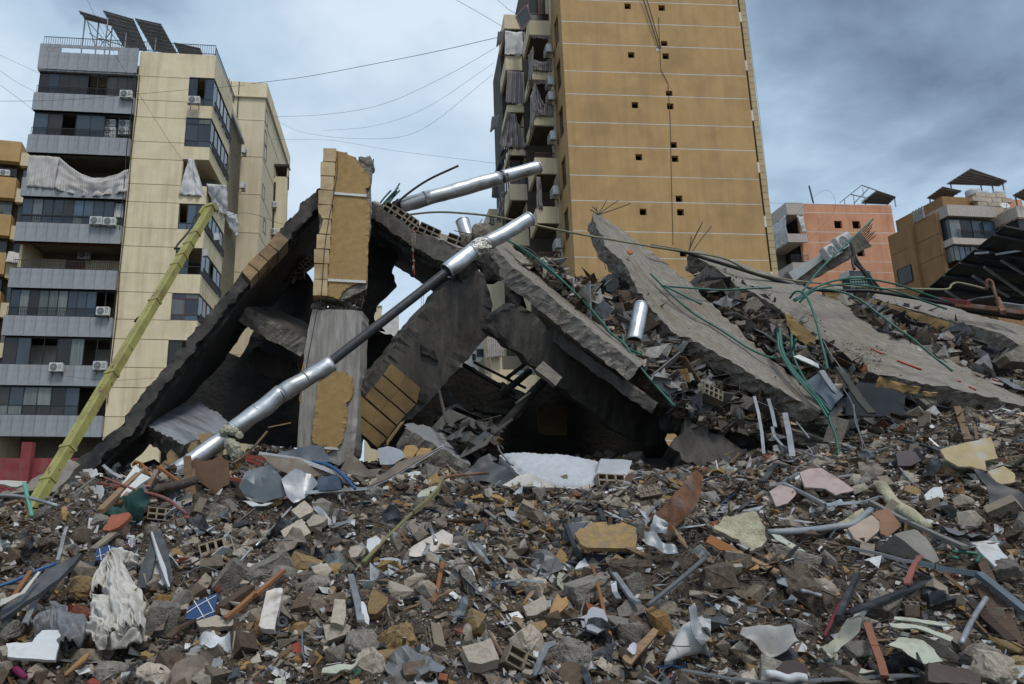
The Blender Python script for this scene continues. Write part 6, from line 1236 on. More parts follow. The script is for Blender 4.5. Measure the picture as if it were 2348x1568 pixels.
o=hp('felt_strip', d0,[(1128,425),(1205,410),(1262,580),(1297,790),(1270,842),(1225,700)],(45,18),.04, felt,'dark felt-covered strip with a pale edge, the longer of a pair','felt strip', land='pair of dark felt strips', lift=.08)
hp('pale_edge', d0,[(1128,425),(1142,425),(1240,690),(1275,840),(1262,842),(1205,690)],(45,18),.05, board_white, None, None, lift=.1, parent=o)
hp('broken_board', d0,[(1150,640),(1195,650),(1215,740),(1240,800),(1215,830),(1180,800),(1150,760)],(45,0),.02, board_white,'white torn board between the two dark felt strips','board', lift=.04)
def solar_shard(zf, pts, lines, tilt, label, land=None):
    o=hp('solar_shard', zf, pts, tilt, .012, M('shard_cells', (.015,.045,.14),(.01,.03,.10), rough=.25, scale=9, bump=.1, spec=.6), label,'solar panel shard', lift=.1, land=land, rough=.004)
    a=math.radians(tilt[0]); b=math.radians(tilt[1]); n=Vector((math.sin(b) * math.cos(a),-math.cos(b) * math.cos(a), math.sin(a))); an=Vector(o.location) + n * .004
    for p, q in lines: MB().bar(onplane(*zf(*p), an, n), onplane(*zf(*q), an, n),.008,.006, n).build('grid_line', board_white, o)
solar_shard(d0,[(705,600),(730,555),(820,528),(890,545),(878,600),(780,642),(722,640)],[((720,615),(880,570)),((745,552),(760,640)),((815,530),(835,615))],(50,0),'small blue solar shard with white grid lines above the white cloth','small blue solar shard')
solar_shard(d0,[(1388,1080),(1412,1000),(1470,950),(1630,882),(1622,960),(1605,1050),(1535,1070),(1480,1086)],[((1400,1035),(1475,985)),((1475,985),(1620,905)),((1455,945),(1530,1070)),((1545,920),(1600,1020)),((1475,1085),(1530,1055)),((1530,1055),(1612,1022))],(48,-8),'larger blue solar shard with white grid lines low on the slope','larger blue solar shard')
hp('felt_roll', d0,[(0,1065),(0,985),(150,890),(285,725),(340,695),(480,650),(612,588),(560,660),(430,770),(200,935)],(52,5),.05, felt,'long dark felt roll lying downhill at the edge of the view','felt roll', lift=.12, land='long dark felt roll', bend=.05)
hp('felt_lining', d0,[(0,985),(60,955),(180,885),(300,730),(285,722),(150,878),(60,920),(0,930)],(52,5),.01, M('pale_lining', (.46,.44,.40), bump=.1, stain=(.25,.2,.15), samt=.5),'pale torn lining along the long dark felt roll','lining', lift=.17)
hb('blue_hose', d0,[(-30,842),(120,790),(260,725),(420,662)],.016, blue_pipe,'thin blue hose lying over the dark felt roll','hose', lift=.16)
hb('metal_strip', d0,[(185,1110),(215,1050),(250,960),(350,850),(440,740)],.05, galv_dull,'long bent grey strip below the dark felt roll','metal strip', h=.012, lift=.08)
hb('metal_strip', d0,[(430,640),(455,560),(480,450),(500,390)],.035, galv_dull,'upright grey strip uphill of the felt roll','metal strip', h=.012, lift=.08)
def rock(zf, x, y, s, mat, label, cat='stone', seed=None, rot=None, boxy=0.0, name='stone', land=None, n=22):
    """s: half sizes in metres"""
    g_=G(*zf(x, y + 0)); p=P(*zf(x, y), g_.y - s[1] * .8); seed=seed if seed is not None else int(x * 7 + y)
    k_=max(s); o=bpy.data.objects.new(name, hull_mesh(name, n if not boxy else 10, tuple(q / k_ for q in s), seed, mat, boxy, 2)); COL.objects.link(o); o.scale=(k_,) * 3; o.location=p; o.rotation_euler=rot or (random.uniform(-.4,.4), random.uniform(-.4,.4), random.uniform(-.7,.7))
    if land: c=zf(x, y); LAND.append((c[0], c[1], land))
    return tag(o, label, cat)
rock(d0,620,850,(.16,.13,.12), ochre_chunk,'round brownish boulder beside the twisted white cloth', n=40)
rock(d0,760,345,(.14,.1,.085), grey_chunk,'pale grey rounded stone against the reddish slab', n=40)
rock(d0,1575,290,(.17,.14,.15), grey_chunk,'squared concrete block at the foot of the brown door','concrete block', boxy=.95, name='concrete_block', rot=(.1,.35,.5), land='squared concrete block')
rock(d0,1700,255,(.10,.12,.10), grey_chunk,'smaller tilted concrete block next to the squared block','concrete block', boxy=.9, name='concrete_block', rot=(.3,.8,.2))
rock(d0,1220,1110,(.14,.1,.17), grey_chunk,'upright grey block downhill of the white cloth','concrete block', boxy=.9, name='concrete_block', rot=(.1,.1,.2))
rock(d0,1740,790,(.14,.12,.2), grey_chunk,'striped broken block beside the dark timber','concrete block', boxy=.8, name='concrete_block', rot=(.3,.6,.4), land='striped broken block')
rock(d0,850,1500,(.17,.12,.1), grey_chunk,'smooth grey cobble at the lower edge of the view', n=50, land='smooth grey cobble')
rock(d0,350,540,(.14,.12,.1), brown_chunk,'dark broken clay lump uphill of the felt roll','clay lump', name='clay_lump')
rock(d0,1180,960,(.14,.08,.06), brown_chunk,'layered broken lump beside the white cloth','stone')
rock(d0,60,1170,(.13,.1,.1), grey_chunk,'grey stone at the edge of the view by the white board', n=34)
rock(d0,1190,1530,(.2,.12,.1), beige_stone,'flat beige stone cut by the lower edge of the view', n=30)
hp('slab_fragment', d0,[(768,412),(832,300),(965,280),(985,300),(965,330),(890,392),(820,415)],(40,-12),.05, terra,'flat reddish slab fragment leaning on the rubble uphill of the felt strips','slab fragment', land='flat reddish slab fragment', lift=.1)
hb('plank', d0,[(700,560),(800,480),(900,395)],.09, M('dirty_plank', (.22,.19,.14),(.15,.12,.09), scale=5, bump=.4, stain=(.3,.18,.07), samt=.5),'dirty plank below the reddish slab fragment','plank', h=.03)
def hollow(zf, x, y, i, rz, ry, s, label, land=None, d=None):
    g_=G(*zf(x, y)); o=inst('hollow_block', HB[i], None, Matrix.Translation(P(*zf(x, y),(g_.y - .08) if d is None else d)) @ Matrix.Rotation(rz, 4,'Z') @ Matrix.Rotation(ry, 4,'Y') @ Matrix.Rotation(-.35,4,'X') @ Matrix.Scale(s, 4)); tag(o, label,'hollow block','hollow clay blocks in the rubble')
    if land: c=zf(x, y); LAND.append((c[0], c[1], land))
hollow(d0,1630,580,2,.3,-.3,1.0,'hollow clay block lying holes up, uphill of the striped broken block')
hollow(d0,1035,1010,1,.2,1.0,.95,'hollow clay block tucked against the lower part of the white cloth')
hollow(d0,1200,310,0,.4,.1,.8,'hollow clay block half buried uphill of the felt strips')
hb('timber', d0,[(1500,1075),(1640,1010),(1760,930),(1880,850)],.10, wood_dark,'thick dark burnt timber beside the larger solar shard','timber', h=.06, land='dark burnt timber')
hb('timber', d0,[(1690,1080),(1800,990),(1921,880)],.045, M('orange_batten', (.25,.11,.045),(.19,.08,.03), scale=5, bump=.2),'orange brown batten below the dark burnt timber','batten', h=.03, lift=.09)
hb('timber', d0,[(1260,1225),(1340,1150),(1460,1080)],.07, wood_dark,'blackened lath below the larger solar shard','lath', h=.02, lift=.09)
hp('stone_tile', d0,[(1470,1095),(1620,1050),(1750,1080),(1745,1130),(1640,1140),(1500,1140)],(52,0),.05, beige_stone,'long tan stone piece under the larger solar shard','stone')
hp('paper_bag', d0,[(1490,1215),(1560,1180),(1650,1195),(1725,1215),(1740,1290),(1640,1270),(1580,1310),(1530,1290)],(45,10),.01, board_white,'torn white bag downhill of the larger solar shard','bag', bend=.12, cuts=3, lift=.1)
hb('branch', d0,[(490,1500),(560,1440),(620,1390),(660,1345)],[.014,.022,.028,.02], M('orange_wood', (.30,.16,.07), bump=.2),'smooth orange wooden handle low on the slope','handle', lift=.08)
hb('cloth_strip', d0,[(10,1410),(80,1440),(140,1480),(190,1520)],[.03,.04,.03,.02], M('magenta_cloth', (.16,.012,.06), bump=.2),'dark magenta cloth strip in the lower corner','cloth', lift=.04)
# --- around the boom foot and the door
hb('teal_pipe', d0,[(180,60),(205,170),(225,250),(237,312)],.022, M('mint_pipe', (.12,.36,.27), bump=.1),'mint green pipe standing by the foot of the yellow boom','pipe', d=(8.2,8.0), land='foot of the yellow boom')
hb('flat_bar', d0,[(183,145),(200,230),(218,312)],.035, rust,'rusty flat bar standing by the foot of the yellow boom','flat bar', h=.012, d=(8.2,8.0))
hb('grey_pipe', d0,[(-20,152),(120,158),(250,180),(430,232)],.02, galv_dull,'grey pipe lying across the foot of the yellow boom','pipe', d=(8.3,8.0))
plate('fallen_panel', d0,[(-20,40),(200,45),(170,75),(130,88),(-20,70)],10.3,.03, M('cream_panel', (.45,.43,.38), bump=.1), tilt=(50,0), label='cream panel lying behind the foot of the yellow boom', cat='panel')
plate('concrete_slab', d0,[(60,150),(150,90),(300,10),(400,-60),(520,-120),(600,-80),(480,60),(420,125),(380,130),(330,60),(250,120)],10.0,.12, concrete, tilt=(35,10), label='grey slab end under the raking floor edge behind the yellow boom', cat='concrete slab', rough=.04)
dr=root('door', P(*zc_(1100,1050),10.2),'broken brown door leaf standing upright with its splintered frame','door'); LAND.append((*zc_(1100,1100),'broken brown door'))
nd=Vector((.12,-.97,.18)).normalized(); da=P(*zc_(1100,1050),10.2)
plate('door_leaf', zc_, [(950,895),(1010,860),(1080,905),(1170,885),(1250,840),(1300,880),(1340,900),(1350,1140),(1290,1165),(1220,1232),(1110,1242),(1130,1180),(1000,1100),(960,1050)],10,.04, door_wood, dr, anchor=da, normal=nd, rough=.015, cuts=2)
for a, b, w in (((910,850),(950,1560),.10),((975,985),(1000,1500),.05)): MB().bar(onplane(*zc_(*a), da + nd * .04, nd), onplane(*zc_(*b), da + nd * .04, nd), w, .05, nd).build('frame_post', wood, dr)
hb('log', zc_, [(555,1215),(680,1180),(830,1150),(1010,1095)],[.045,.06,.065,.055], M('bark', (.10,.075,.06),(.05,.038,.03), scale=6, bump=.9, bscale=25),'dark round log lying against the broken brown door','log', d=(10.0,9.8), n=12)
hp('white_plank', zc_, [(370,940),(425,985),(250,1195),(190,1200),(240,1120)],(30,-15),.03, white_paint,'white painted plank, upper of two leaning near the teal tarpaulin','plank', d=9.9)
hp('white_plank', zc_, [(430,1028),(522,1072),(440,1130),(250,1272),(188,1280),(330,1130)],(30,-15),.03, white_paint,'white painted plank, lower of two leaning near the teal tarpaulin','plank', d=9.6)
hb('timber', zc_, [(0,1430),(220,1210),(450,995)],.08, wood,'long splintered timber leaning between the white planks','timber', h=.06, d=(9.0,9.9), land='white planks and timber')
hb('angle_iron', zc_, [(205,1340),(300,1220),(400,1080)],.05, rust,'rusty angle iron under the white planks','angle iron', h=.03, d=(9.1,9.7)); hb('angle_iron', zc_, [(605,960),(820,1112)],.05, M('orange_rust', (.28,.11,.03),(.18,.07,.02), scale=5, bump=.3),'orange rusty angle iron pointing at the broken brown door','angle iron', h=.03, d=(10.5,10.1)); hb('angle_iron', zc_, [(590,1000),(500,1180)],.06, rust,'short upright rusty angle iron beside the log','angle iron', h=.04, d=(10.3,9.9)); hb('angle_iron', zc_, [(350,940),(380,905),(430,930),(510,1050)],.05, MATS['orange_rust'],'curved orange rusty strip behind the white planks','angle iron', h=.03, d=(10.5,10.3))
hb('red_cable', zc_, [(45,1072),(230,1150),(400,1212),(600,1262),(720,1310),(800,1370),(910,1455)],[.016,.018,.02,.022,.022,.02,.018], M('dull_red_cable', (.22,.05,.05),(.16,.10,.08), scale=3, bump=.1),'dull red cable snaking in front of the white planks and log','cable', d=(9.6,8.8))
hp('tarpaulin', zc_, [(60,1445),(150,1370),(240,1290),(340,1195),(420,1190),(500,1300),(520,1360),(420,1440),(330,1470),(180,1475)],(40,0),.015, teal_cl,'dark teal tarpaulin crumpled under the white planks','tarpaulin', bend=.2, cuts=4, d=9.1, rough=.03, smooth=True)
hp('grey_sheet', zc_, [(430,1090),(470,1170),(475,1220),(395,1170),(400,1110)],(20,10),.01, slate,'small grey bent sheet above the teal tarpaulin','metal sheet', d=9.7)
hb('silver_strip', zc_, [(580,1160),(700,1140),(800,1125),(890,1130)],.05, galv,'silver strip lying on the log','metal strip', h=.012, d=(10.0,9.8))
for i, (a, b) in enumerate((((1530,880),(1700,940)),((1540,850),(1720,880)),((1340,1080),(1500,1110)),((0,1140),(190,1180)))): hb('red_channel', zc_, [a, b],.07, M('red_oxide_steel', (.26,.06,.04),(.2,.05,.035), bump=.2),('red steel channel behind the bent solar panel, upper one','red steel channel behind the bent solar panel, lower one','red steel channel by the broken brown door','red steel channel below the raking floor edge')[i],'steel channel', h=.05, d=(11.3,11.2))
hb('lath', zc_, [(1400,915),(1500,850),(1620,740),(1745,590)],.035, wood,'thin curved lath leaning from the metal sheets up to the pier','lath', h=.02, d=(10.8,12.8)); hb('lath', zc_, [(1755,548),(1990,500)],.03, wood,'thin lath lying against the pier foot','lath', h=.02, d=(12.8,13.0))
# --- sheet metal and wrecked solar panels in the middle
hp('metal_sheet', z4,[(170,1105),(300,1072),(430,1052),(530,1035),(570,1060),(610,1120),(625,1172),(480,1162),(370,1132)],(15,-5),.012, slate,'dark curled metal sheet directly at the pier foot','metal sheet', d=11.5, bend=.12, rough=.02, cuts=3)
hp('metal_sheet', z4,[(-30,1250),(80,1200),(170,1190),(250,1300),(290,1400),(100,1478),(-40,1460),(-75,1380)],(22,-10),.012, slate,'large teal grey metal sheet, closest to the broken brown door','metal sheet', bend=.08, d=9.9, land='large teal grey sheet')
hp('metal_sheet', z4,[(245,1310),(360,1228),(480,1250),(530,1340),(430,1430),(340,1482),(290,1440)],(25,5),.012, bright_sheet,'pale shiny metal sheet with a pointed lower end','metal sheet', bend=.07, d=9.8)
spn=root('bent_solar_panel', P(*z4(380,1160),10.6),'bent solar panel with a pale frame edge, held up over the metal sheets','solar panel'); LAND.append((*z4(400,1170),'bent solar panel'))
hp('panel_sheet', z4,[(78,1112),(370,1158),(690,1268),(560,1275),(480,1290),(330,1290),(170,1210)],(20,0),.02, brown_sheet, None, None, d=10.3, bend=.05, parent=spn)
hb('panel_frame', z4,[(75,1105),(370,1148),(700,1268)],.05, board_white, None, None, h=.05, d=(10.7,10.2), parent=spn)
spn=root('broken_solar_panel', P(*z4(900,1380),9.8),'shattered solar panel with a thin bright frame and debris on its glass','solar panel'); LAND.append((*z4(900,1370),'shattered solar panel'))
hp('panel_glass', z4,[(438,1405),(550,1292),(680,1270),(705,1310),(720,1384),(600,1395)],(45,-5),.015, solar_glass, None, None, d=9.75, parent=spn); hp('panel_glass', z4,[(915,1372),(1010,1290),(1170,1170),(1400,1095),(1508,1048),(1250,1205),(1100,1290)],(35,-20),.015, brown_sheet, None, None, d=9.9, parent=spn)
hb('panel_frame', z4,[(435,1412),(720,1392),(915,1380),(1100,1290),(1512,1048)],.035, galv, None, None, h=.04, d=(9.7,10.6), parent=spn)
hp('metal_sheet', z4,[(705,1240),(785,1100),(850,1150),(930,1230),(1025,1250),(970,1297),(850,1262)],(25,8),.012, brown_sheet,'brown curled sheet standing on the shattered solar panel','metal sheet', bend=.06, d=10.2); hp('metal_sheet', z4,[(1000,1070),(1080,1045),(1190,1080),(1215,1130),(1120,1192),(1020,1192)],(25,0),.012, M('blue_grey_sheet', (.24,.265,.30),(.2,.22,.25), rough=.5, bump=.1),'small blue grey metal sheet below the tiled leaning wall','metal sheet', d=10.9)
hp('metal_sheet', z4,[(1640,1310),(1680,1270),(1780,1180),(1870,1095),(1945,1140),(1890,1150),(1960,1190),(2060,1235),(2170,1262),(2200,1330),(2050,1385),(1850,1352)],(32,-8),.012, M('charcoal_sheet', (.06,.063,.068),(.04,.042,.046), rough=.5, bump=.2, scale=3),'large charcoal sheet curling up beside the mattress','metal sheet', bend=.16, cuts=4, d=10.3, land='charcoal sheet')
hb('blue_hose', z4,[(490,1172),(600,1190),(700,1252),(780,1332),(822,1382)],.022, blue_pipe,'blue hose arching over the bent solar panel','hose', d=(10.5,9.75))
hp('curved_strip', z4,[(-60,1475),(20,1490),(90,1500),(180,1490),(120,1530),(20,1530)],(40,0),.012, board_white,'white curved strip below the large teal grey sheet','strip', bend=.05, d=9.3)
mt=root('mattress', P(1260,1070,11.0),'white quilted mattress lying on the rubble under the dark void','mattress'); LAND.append((1270,1075,'white mattress'))
quilt=M('quilted_cover', (.44,.455,.48),(.36,.375,.40), rough=.8, scale=4, bump=.5, bscale=9, bdist=.02, stain=(.3,.28,.26), samt=.35, sscale=1.6)
def mattress_mesh():
    nx, ny=90,40; A_, B_, C_, D_=P(1215,1108,10.45), P(1362,1112,10.6), P(1376,1050,11.5), P(1146,1030,11.6); mb=MB(); vs=[]; n=(B_ - A_).cross(D_ - A_).normalized(); n=n if n.z > 0 else -n
    for j in range(ny + 1):
        for i in range(nx + 1):
            s, t=i / nx, j / ny; p=A_.lerp(B_, s).lerp(D_.lerp(C_, s), t); e=min(s, 1 - s, t, 1 - t); vs.append(p + n * (.016 * abs(math.sin((s * 9 + t * 5) * math.pi)) * abs(math.sin((s * 9 - t * 5) * math.pi)) + .05 * fbm(p, 1.5,2) - (.07 * (1 - e / .08) ** 2 if e < .08 else 0)))
    k=len(vs); vs += [v - n * .19 for v in vs]; W2=nx + 1; fs=[]
    for j in range(ny):
        for i in range(nx): a=j * W2 + i; fs += [(a, a + 1, a + W2 + 1, a + W2),(k + a + W2, k + a + W2 + 1, k + a + 1, k + a)]
    rim=[i for i in range(nx)] + [nx + j * W2 for j in range(ny)] + [ny * W2 + i for i in range(nx, 0,-1)] + [j * W2 for j in range(ny, 0,-1)]
    for a, b in zip(rim, rim[1:] + rim[:1]): fs.append((b, a, k + a, k + b))
    return mb.add(vs, fs),[vs[r] for r in rim]
mb, rim=mattress_mesh(); mb.build('quilted_top', quilt, mt, True); tubeobj('piping', rim + rim[:1],.012, white_paint, parent=mt, n=5, sm=0)
hp('cushion', zi, [(1376,1052),(1448,1056),(1442,1078),(1428,1104),(1360,1112)],(25,10),.16, quilt,'second pale padded box against the end of the mattress','cushion', d=10.9, bend=.03)
hp('sheet_cloth', zi, [(1150,1112),(1185,1090),(1215,1088),(1240,1100),(1290,1112),(1200,1120)],(30,0),.02, cloth_w,'white cloth scrap at the corner of the mattress','cloth', d=10.2, bend=.08)
hb('cable_loop', z4,[(1870,930),(1920,1000),(1960,1090),(2030,1180),(2060,1200)],.014, cable_grey,'pale cable end curling onto the mattress','cable', d=(12.5,10.6))
hp('brown_board', d2,[(835,75),(860,0),(905,-15),(925,0),(880,70)],(20,20),.03, door_wood,'small brown panel standing at the end of the padded box','panel', d=10.4)
hb('green_rail', z4,[(1280,1568),(1380,1490),(1470,1400),(1510,1310)],.03, M('olive_rail', (.17,.18,.09),(.13,.12,.06), bump=.1, stain=(.22,.11,.05), samt=.5, sscale=3),'olive green rail sticking up from the middle of the slope','rail', h=.05, d=(8.9,9.6)); hb('olive_rail', d1,[(805,655),(960,490),(1110,345),(1260,200),(1370,100),(1400,30)],.045, MATS['olive_rail'],'long olive green rail lying up the middle of the slope','rail', h=.02, lift=.12, land='long olive green rail')
hb('rust_bar', z4,[(1500,1310),(1600,1280),(1870,1258)],.02, rust,'rusty bar at the top of the olive rail','bar', d=(9.6,9.9))
hp('greenish_board', d1,[(1210,150),(1240,115),(1320,85),(1365,80),(1330,130),(1290,195),(1225,200)],(45,0),.02, pale_green,'pale greenish panel leaning on the long olive rail','panel')
hp('stone_tile', d1,[(262,265),(360,190),(430,255),(415,280),(325,325)],(45,0),.08, beige_stone,'beige speckled stone block, uppermost of three','stone block'); hp('stone_tile', d1,[(183,415),(345,325),(412,435),(240,520)],(42,-8),.10, beige_stone,'largest beige speckled stone block, square faced','stone block', land='square beige stone block', lift=.12); hp('stone_tile', d1,[(378,345),(440,290),(538,322),(480,370),(395,385)],(50,0),.09, beige_stone,'beige stone block with a pointed end beside the square one','stone block', lift=.1)
hb('thin_rod', d1,[(0,530),(130,390),(265,240)],.012, galv,'thin silver rod with a dark tip beside the square beige stone','rod', lift=.14)
hp('metal_scrap', d1,[(425,225),(500,245),(580,300),(690,340),(745,350),(740,385),(640,360),(540,320),(435,270)],(50,0),.012, galv_dull,'crumpled blue grey metal strip beside the beige stones','metal scrap', bend=.1, cuts=3, lift=.1)
hp('metal_plate', d1,[(1145,600),(1160,540),(1230,500),(1400,408),(1478,450),(1465,600),(1390,580),(1200,615)],(35,10),.012, M('brushed_plate', (.30,.285,.27),(.22,.2,.185), rough=.45, metal=.5, bump=.15, scale=3),'grey metal plate stuck upright in the middle of the slope','metal plate', land='upright grey metal plate', lift=.1); hp('metal_plate', d1,[(1120,345),(1180,335),(1230,365),(1290,415),(1210,490),(1165,420)],(38,-20),.012, brown_sheet,'curled brown plate uphill of the upright grey plate','metal plate', bend=.08, lift=.08); hp('metal_plate', d1,[(1330,325),(1400,320),(1430,370),(1425,405),(1350,400)],(38,20),.012, brown_sheet,'small curled plate above the upright grey plate','metal plate', bend=.05, lift=.08)
hb('bent_pipe', d1,[(1305,385),(1325,440),(1352,505)],.02, galv,'short silver tube leaning on the upright grey plate','tube', lift=.2)
hp('moulding', d1,[(22,1130),(80,870),(145,845),(195,855),(185,920),(135,1158),(40,1150)],(48,-4),.06, M('white_moulding', (.60,.57,.53),(.46,.4,.35), scale=7, bump=.4, stain=(.16,.1,.07), samt=.7, sscale=6),'white grooved moulding with brown peeling paint','moulding', land='white grooved moulding', lift=.1); hp('stone_tile', d1,[(560,1100),(590,930),(665,935),(680,1040),(655,1130)],(45,0),.08, beige_stone,'tall beige block with a broken top near the blue grey strips','stone block', lift=.1)
hb('metal_strip', d1,[(708,750),(735,860),(770,1000),(785,1095)],.06, galv_dull,'long blue grey strip standing in the lower middle of the slope','metal strip', h=.02, lift=.16, land='long blue grey strip'); hp('white_tile', d1,[(785,940),(805,950),(850,1075),(848,1122),(795,1090)],(45,0),.02, board_white,'narrow white tile beside the long blue grey strip','tile', lift=.12)
hp('plaster_fragment', d1,[(835,990),(855,900),(880,855),(985,920),(985,960),(900,1040),(850,1040)],(42,8),.08, ochre_chunk,'tan plaster fragment below the dark stick in the lower middle','plaster fragment', lift=.1); hb('stick', d1,[(880,862),(980,910),(1095,965)],.04, wood_dark,'dark flat stick resting on the tan plaster fragment','stick', h=.02, lift=.2)
rock(d1,1065,1250,(.19,.15,.14), ochre_chunk,'large ochre and grey rock low in the middle', n=34, land='large ochre and grey rock', name='rock'); rock(d1,790,1270,(.15,.12,.12), grey_chunk,'knobbly grey rock next to the large ochre rock', n=40, name='rock'); rock(d1,1555,820,(.13,.11,.2), grey_chunk,'figure-shaped grey rock with a knob on top', n=34, name='rock', land='knobbed grey rock'); rock(d1,1195,790,(.14,.1,.13), beige_stone,'triangular beige rock in the lower middle', n=12, name='rock'); rock(d1,910,150,(.16,.13,.13), grey_chunk,'pale rugged rock below the shattered solar panel', n=30, name='rock'); rock(d1,290,610,(.13,.1,.11), brown_chunk,'rounded brown rock below the beige stones', n=40, name='rock'); rock(d1,370,700,(.18,.13,.12), ochre_chunk,'angular block with an ochre face below the beige stones', boxy=.8, name='rock', rot=(.3,.3,.5)); rock(d1,100,720,(.26,.12,.12), grey_chunk,'long grey broken kerb piece by the orange batten', boxy=.95, name='kerb_piece', rot=(.1,-.5,.3)); rock(d1,850,1420,(.13,.1,.15), beige_stone,'beige lump at the bottom of the middle slope', n=24, name='rock')
hp('stone_tile', d1,[(1545,1290),(1760,1230),(1830,1375),(1690,1412),(1600,1400)],(50,6),.10, beige_stone,'large flat pale stone slab near the bottom edge','stone slab', land='large flat pale stone slab', lift=.12); hp('slab_fragment', d1,[(548,670),(600,655),(698,675),(695,720),(640,738),(560,720)],(48,0),.06, ochre_chunk,'flat ochre slab fragment in the centre of the slope','slab fragment', lift=.08)
hp('sheet_fragment', d1,[(488,1470),(500,1445),(620,1420),(765,1395),(700,1440),(600,1475)],(55,0),.015, pale_green,'pale green curved sheet at the bottom of the slope','sheet', bend=.04); hp('sheet_fragment', d1,[(1295,1460),(1320,1385),(1420,1440),(1380,1475)],(50,0),.012, slate,'dark slate plate at the bottom of the slope','plate', lift=.08); hb('cap_ring', d1,[(160,1100),(185,1075),(220,1085),(228,1115),(205,1138),(170,1130),(160,1100)],.018, black_sheet,'black round rubber cap below the white moulding','cap', lift=.1)
hp('white_scrap', d1,[(150,660),(200,655),(285,685),(270,720),(215,705),(160,690)],(50,0),.008, board_white,'torn white sheet piece by the orange batten','sheet', bend=.03, lift=.08); hb('orange_batten', d1,[(0,900),(110,800),(210,715)],.045, MATS['orange_batten'],'orange brown batten pointing at the torn white sheet','batten', h=.03, lift=.16); hp('white_scrap', d1,[(825,545),(835,490),(900,455),(940,490),(900,545),(850,580)],(48,0),.03, board_white,'white broken tile under the long olive rail','tile', lift=.05); hp('stone_tile', d1,[(697,580),(705,535),(780,525),(800,560),(760,610),(710,622)],(48,0),.04, beige_stone,'cream tile fragment beside the white broken tile','tile', lift=.05)
# --- right of the middle
rs=hp('rusty_sheet', d2,[(1075,290),(1190,170),(1240,110),(1330,10),(1400,-62),(1490,-45),(1465,80),(1460,120),(1390,212),(1300,330),(1205,420),(1100,370)],(24,12),.01, rust,'big rusty torn metal sheet standing at an angle','rusty sheet', d=9.3, bend=.16, cuts=5, land='big rusty sheet', smooth=False)
hp('sheet_flap', d2,[(1020,440),(1060,330),(1075,292),(1170,380),(1165,450),(1100,440)],(25,-10),.01, galv_dull, None, None, d=9.2, bend=.05, parent=None).name='metal_flap'; bpy.data.objects['metal_flap'].update_tag(); tag(bpy.data.objects['metal_flap'],'grey sheet flap under the big rusty sheet','metal flap')
hp('metal_scrap', d2,[(985,440),(1060,420),(1150,470),(1230,500),(1280,560),(1190,540),(1100,520),(1000,490)],(45,0),.012, galv_dull,'crumpled silver strip below the big rusty sheet','metal scrap', bend=.12, cuts=3, lift=.1); hb('steel_strap', d2,[(995,400),(1010,300),(1060,240),(1200,225),(1390,195)],.04, galv_dull,'steel strap wrapped across the big rusty sheet','strap', h=.01, d=(9.0,9.2))
oc=hp('render_slab', d2,[(470,440),(510,400),(560,395),(580,355),(710,352),(720,382),(830,355),(930,392),(938,490),(920,546),(560,546),(510,512)],(47,0),.05, ochre_chunk,'large rough ochre render slab lying in the middle of the slope','render slab', lift=.14, land='large ochre render slab'); rock(d2,945,450,(.05,.1,.16), grey_chunk,'grey upright chunk at the end of the ochre render slab', boxy=.9, name='chunk', rot=(0,0,.1)); rock(d2,655,545,(.1,.07,.06), grey_chunk,'small hollow stone under the ochre render slab', name='chunk')
hb('iron_bar', d2,[(388,338),(440,470),(502,622)],.05, M('black_iron', (.03,.034,.04), bump=.2),'black iron bar leaning on the ochre render slab','iron bar', h=.03, lift=.2); hb('iron_bar', d2,[(360,350),(410,335)],.06, MATS['black_iron'],'black cross piece at the top of the leaning iron bar','iron bar', h=.03, lift=.25); hb('iron_bar', d2,[(655,258),(690,350)],.05, MATS['black_iron'],'short black iron spike uphill of the ochre render slab','iron bar', h=.03, lift=.15); hp('iron_tray', d2,[(400,650),(520,620),(650,590),(705,600),(708,640),(600,655),(470,665)],(50,0),.02, MATS['black_iron'],'flat black iron tray below the ochre render slab','tray', lift=.1)
hb('orange_stick', d2,[(605,690),(660,900),(700,1080),(735,1205)],.018, MATS['orange_batten'],'long thin orange brown stick standing in the slope','stick', lift=.16, land='thin orange stick'); hb('steel_tube', d2,[(1010,985),(1130,890),(1290,760),(1450,620)],.022, M('dark_tube', (.10,.105,.11), rough=.5, bump=.1),'long dark tube slanting up over the brown earth','tube', lift=.14, land='long dark tube')
hp('board_fragment', d2,[(545,1072),(570,1020),(610,985),(690,1010),(712,1080),(710,1152),(640,1190),(560,1160)],(45,0),.025, M('cracked_grey_board', (.33,.34,.37),(.28,.29,.32), bump=.2, stain=(.16,.14,.12), samt=.5),'cracked bluish grey board beside the thin orange stick','board', lift=.12); hp('wood_chip', d2,[(255,1110),(300,970),(340,890),(370,925),(410,910),(425,970),(330,1050),(290,1130)],(45,0),.03, M('bright_wood', (.40,.235,.105),(.28,.155,.07), scale=5, bump=.4, stretch=(2,8,2)),'bright orange splintered wood piece','wood', land='bright splintered wood', lift=.12); hp('board_fragment', d2,[(85,985),(240,900),(265,965),(260,1010),(180,1050),(110,1055)],(48,0),.04, beige_stone,'cream flat stone uphill of the bright splintered wood','stone', lift=.1); hp('slab_fragment', d2,[(100,1170),(140,1110),(245,1088),(265,1130),(180,1190),(110,1195)],(50,0),.06, ochre_chunk,'ochre stone below the bright splintered wood','stone', lift=.08)
hp('plank', d2,[(825,1370),(1060,1140),(1095,1165),(1080,1200),(890,1420),(850,1405)],(50,0),.035, wood,'broad weathered plank with a pale paper stuck on it','plank', lift=.12, land='broad weathered plank'); hp('paper_scrap', d2,[(858,1330),(880,1260),(910,1235),(932,1260),(930,1340),(905,1365)],(48,0),.006, M('lilac_paper', (.52,.51,.58), bump=.3, bscale=12),'pale lilac crumpled paper on the broad plank','paper', lift=.2, bend=.03)
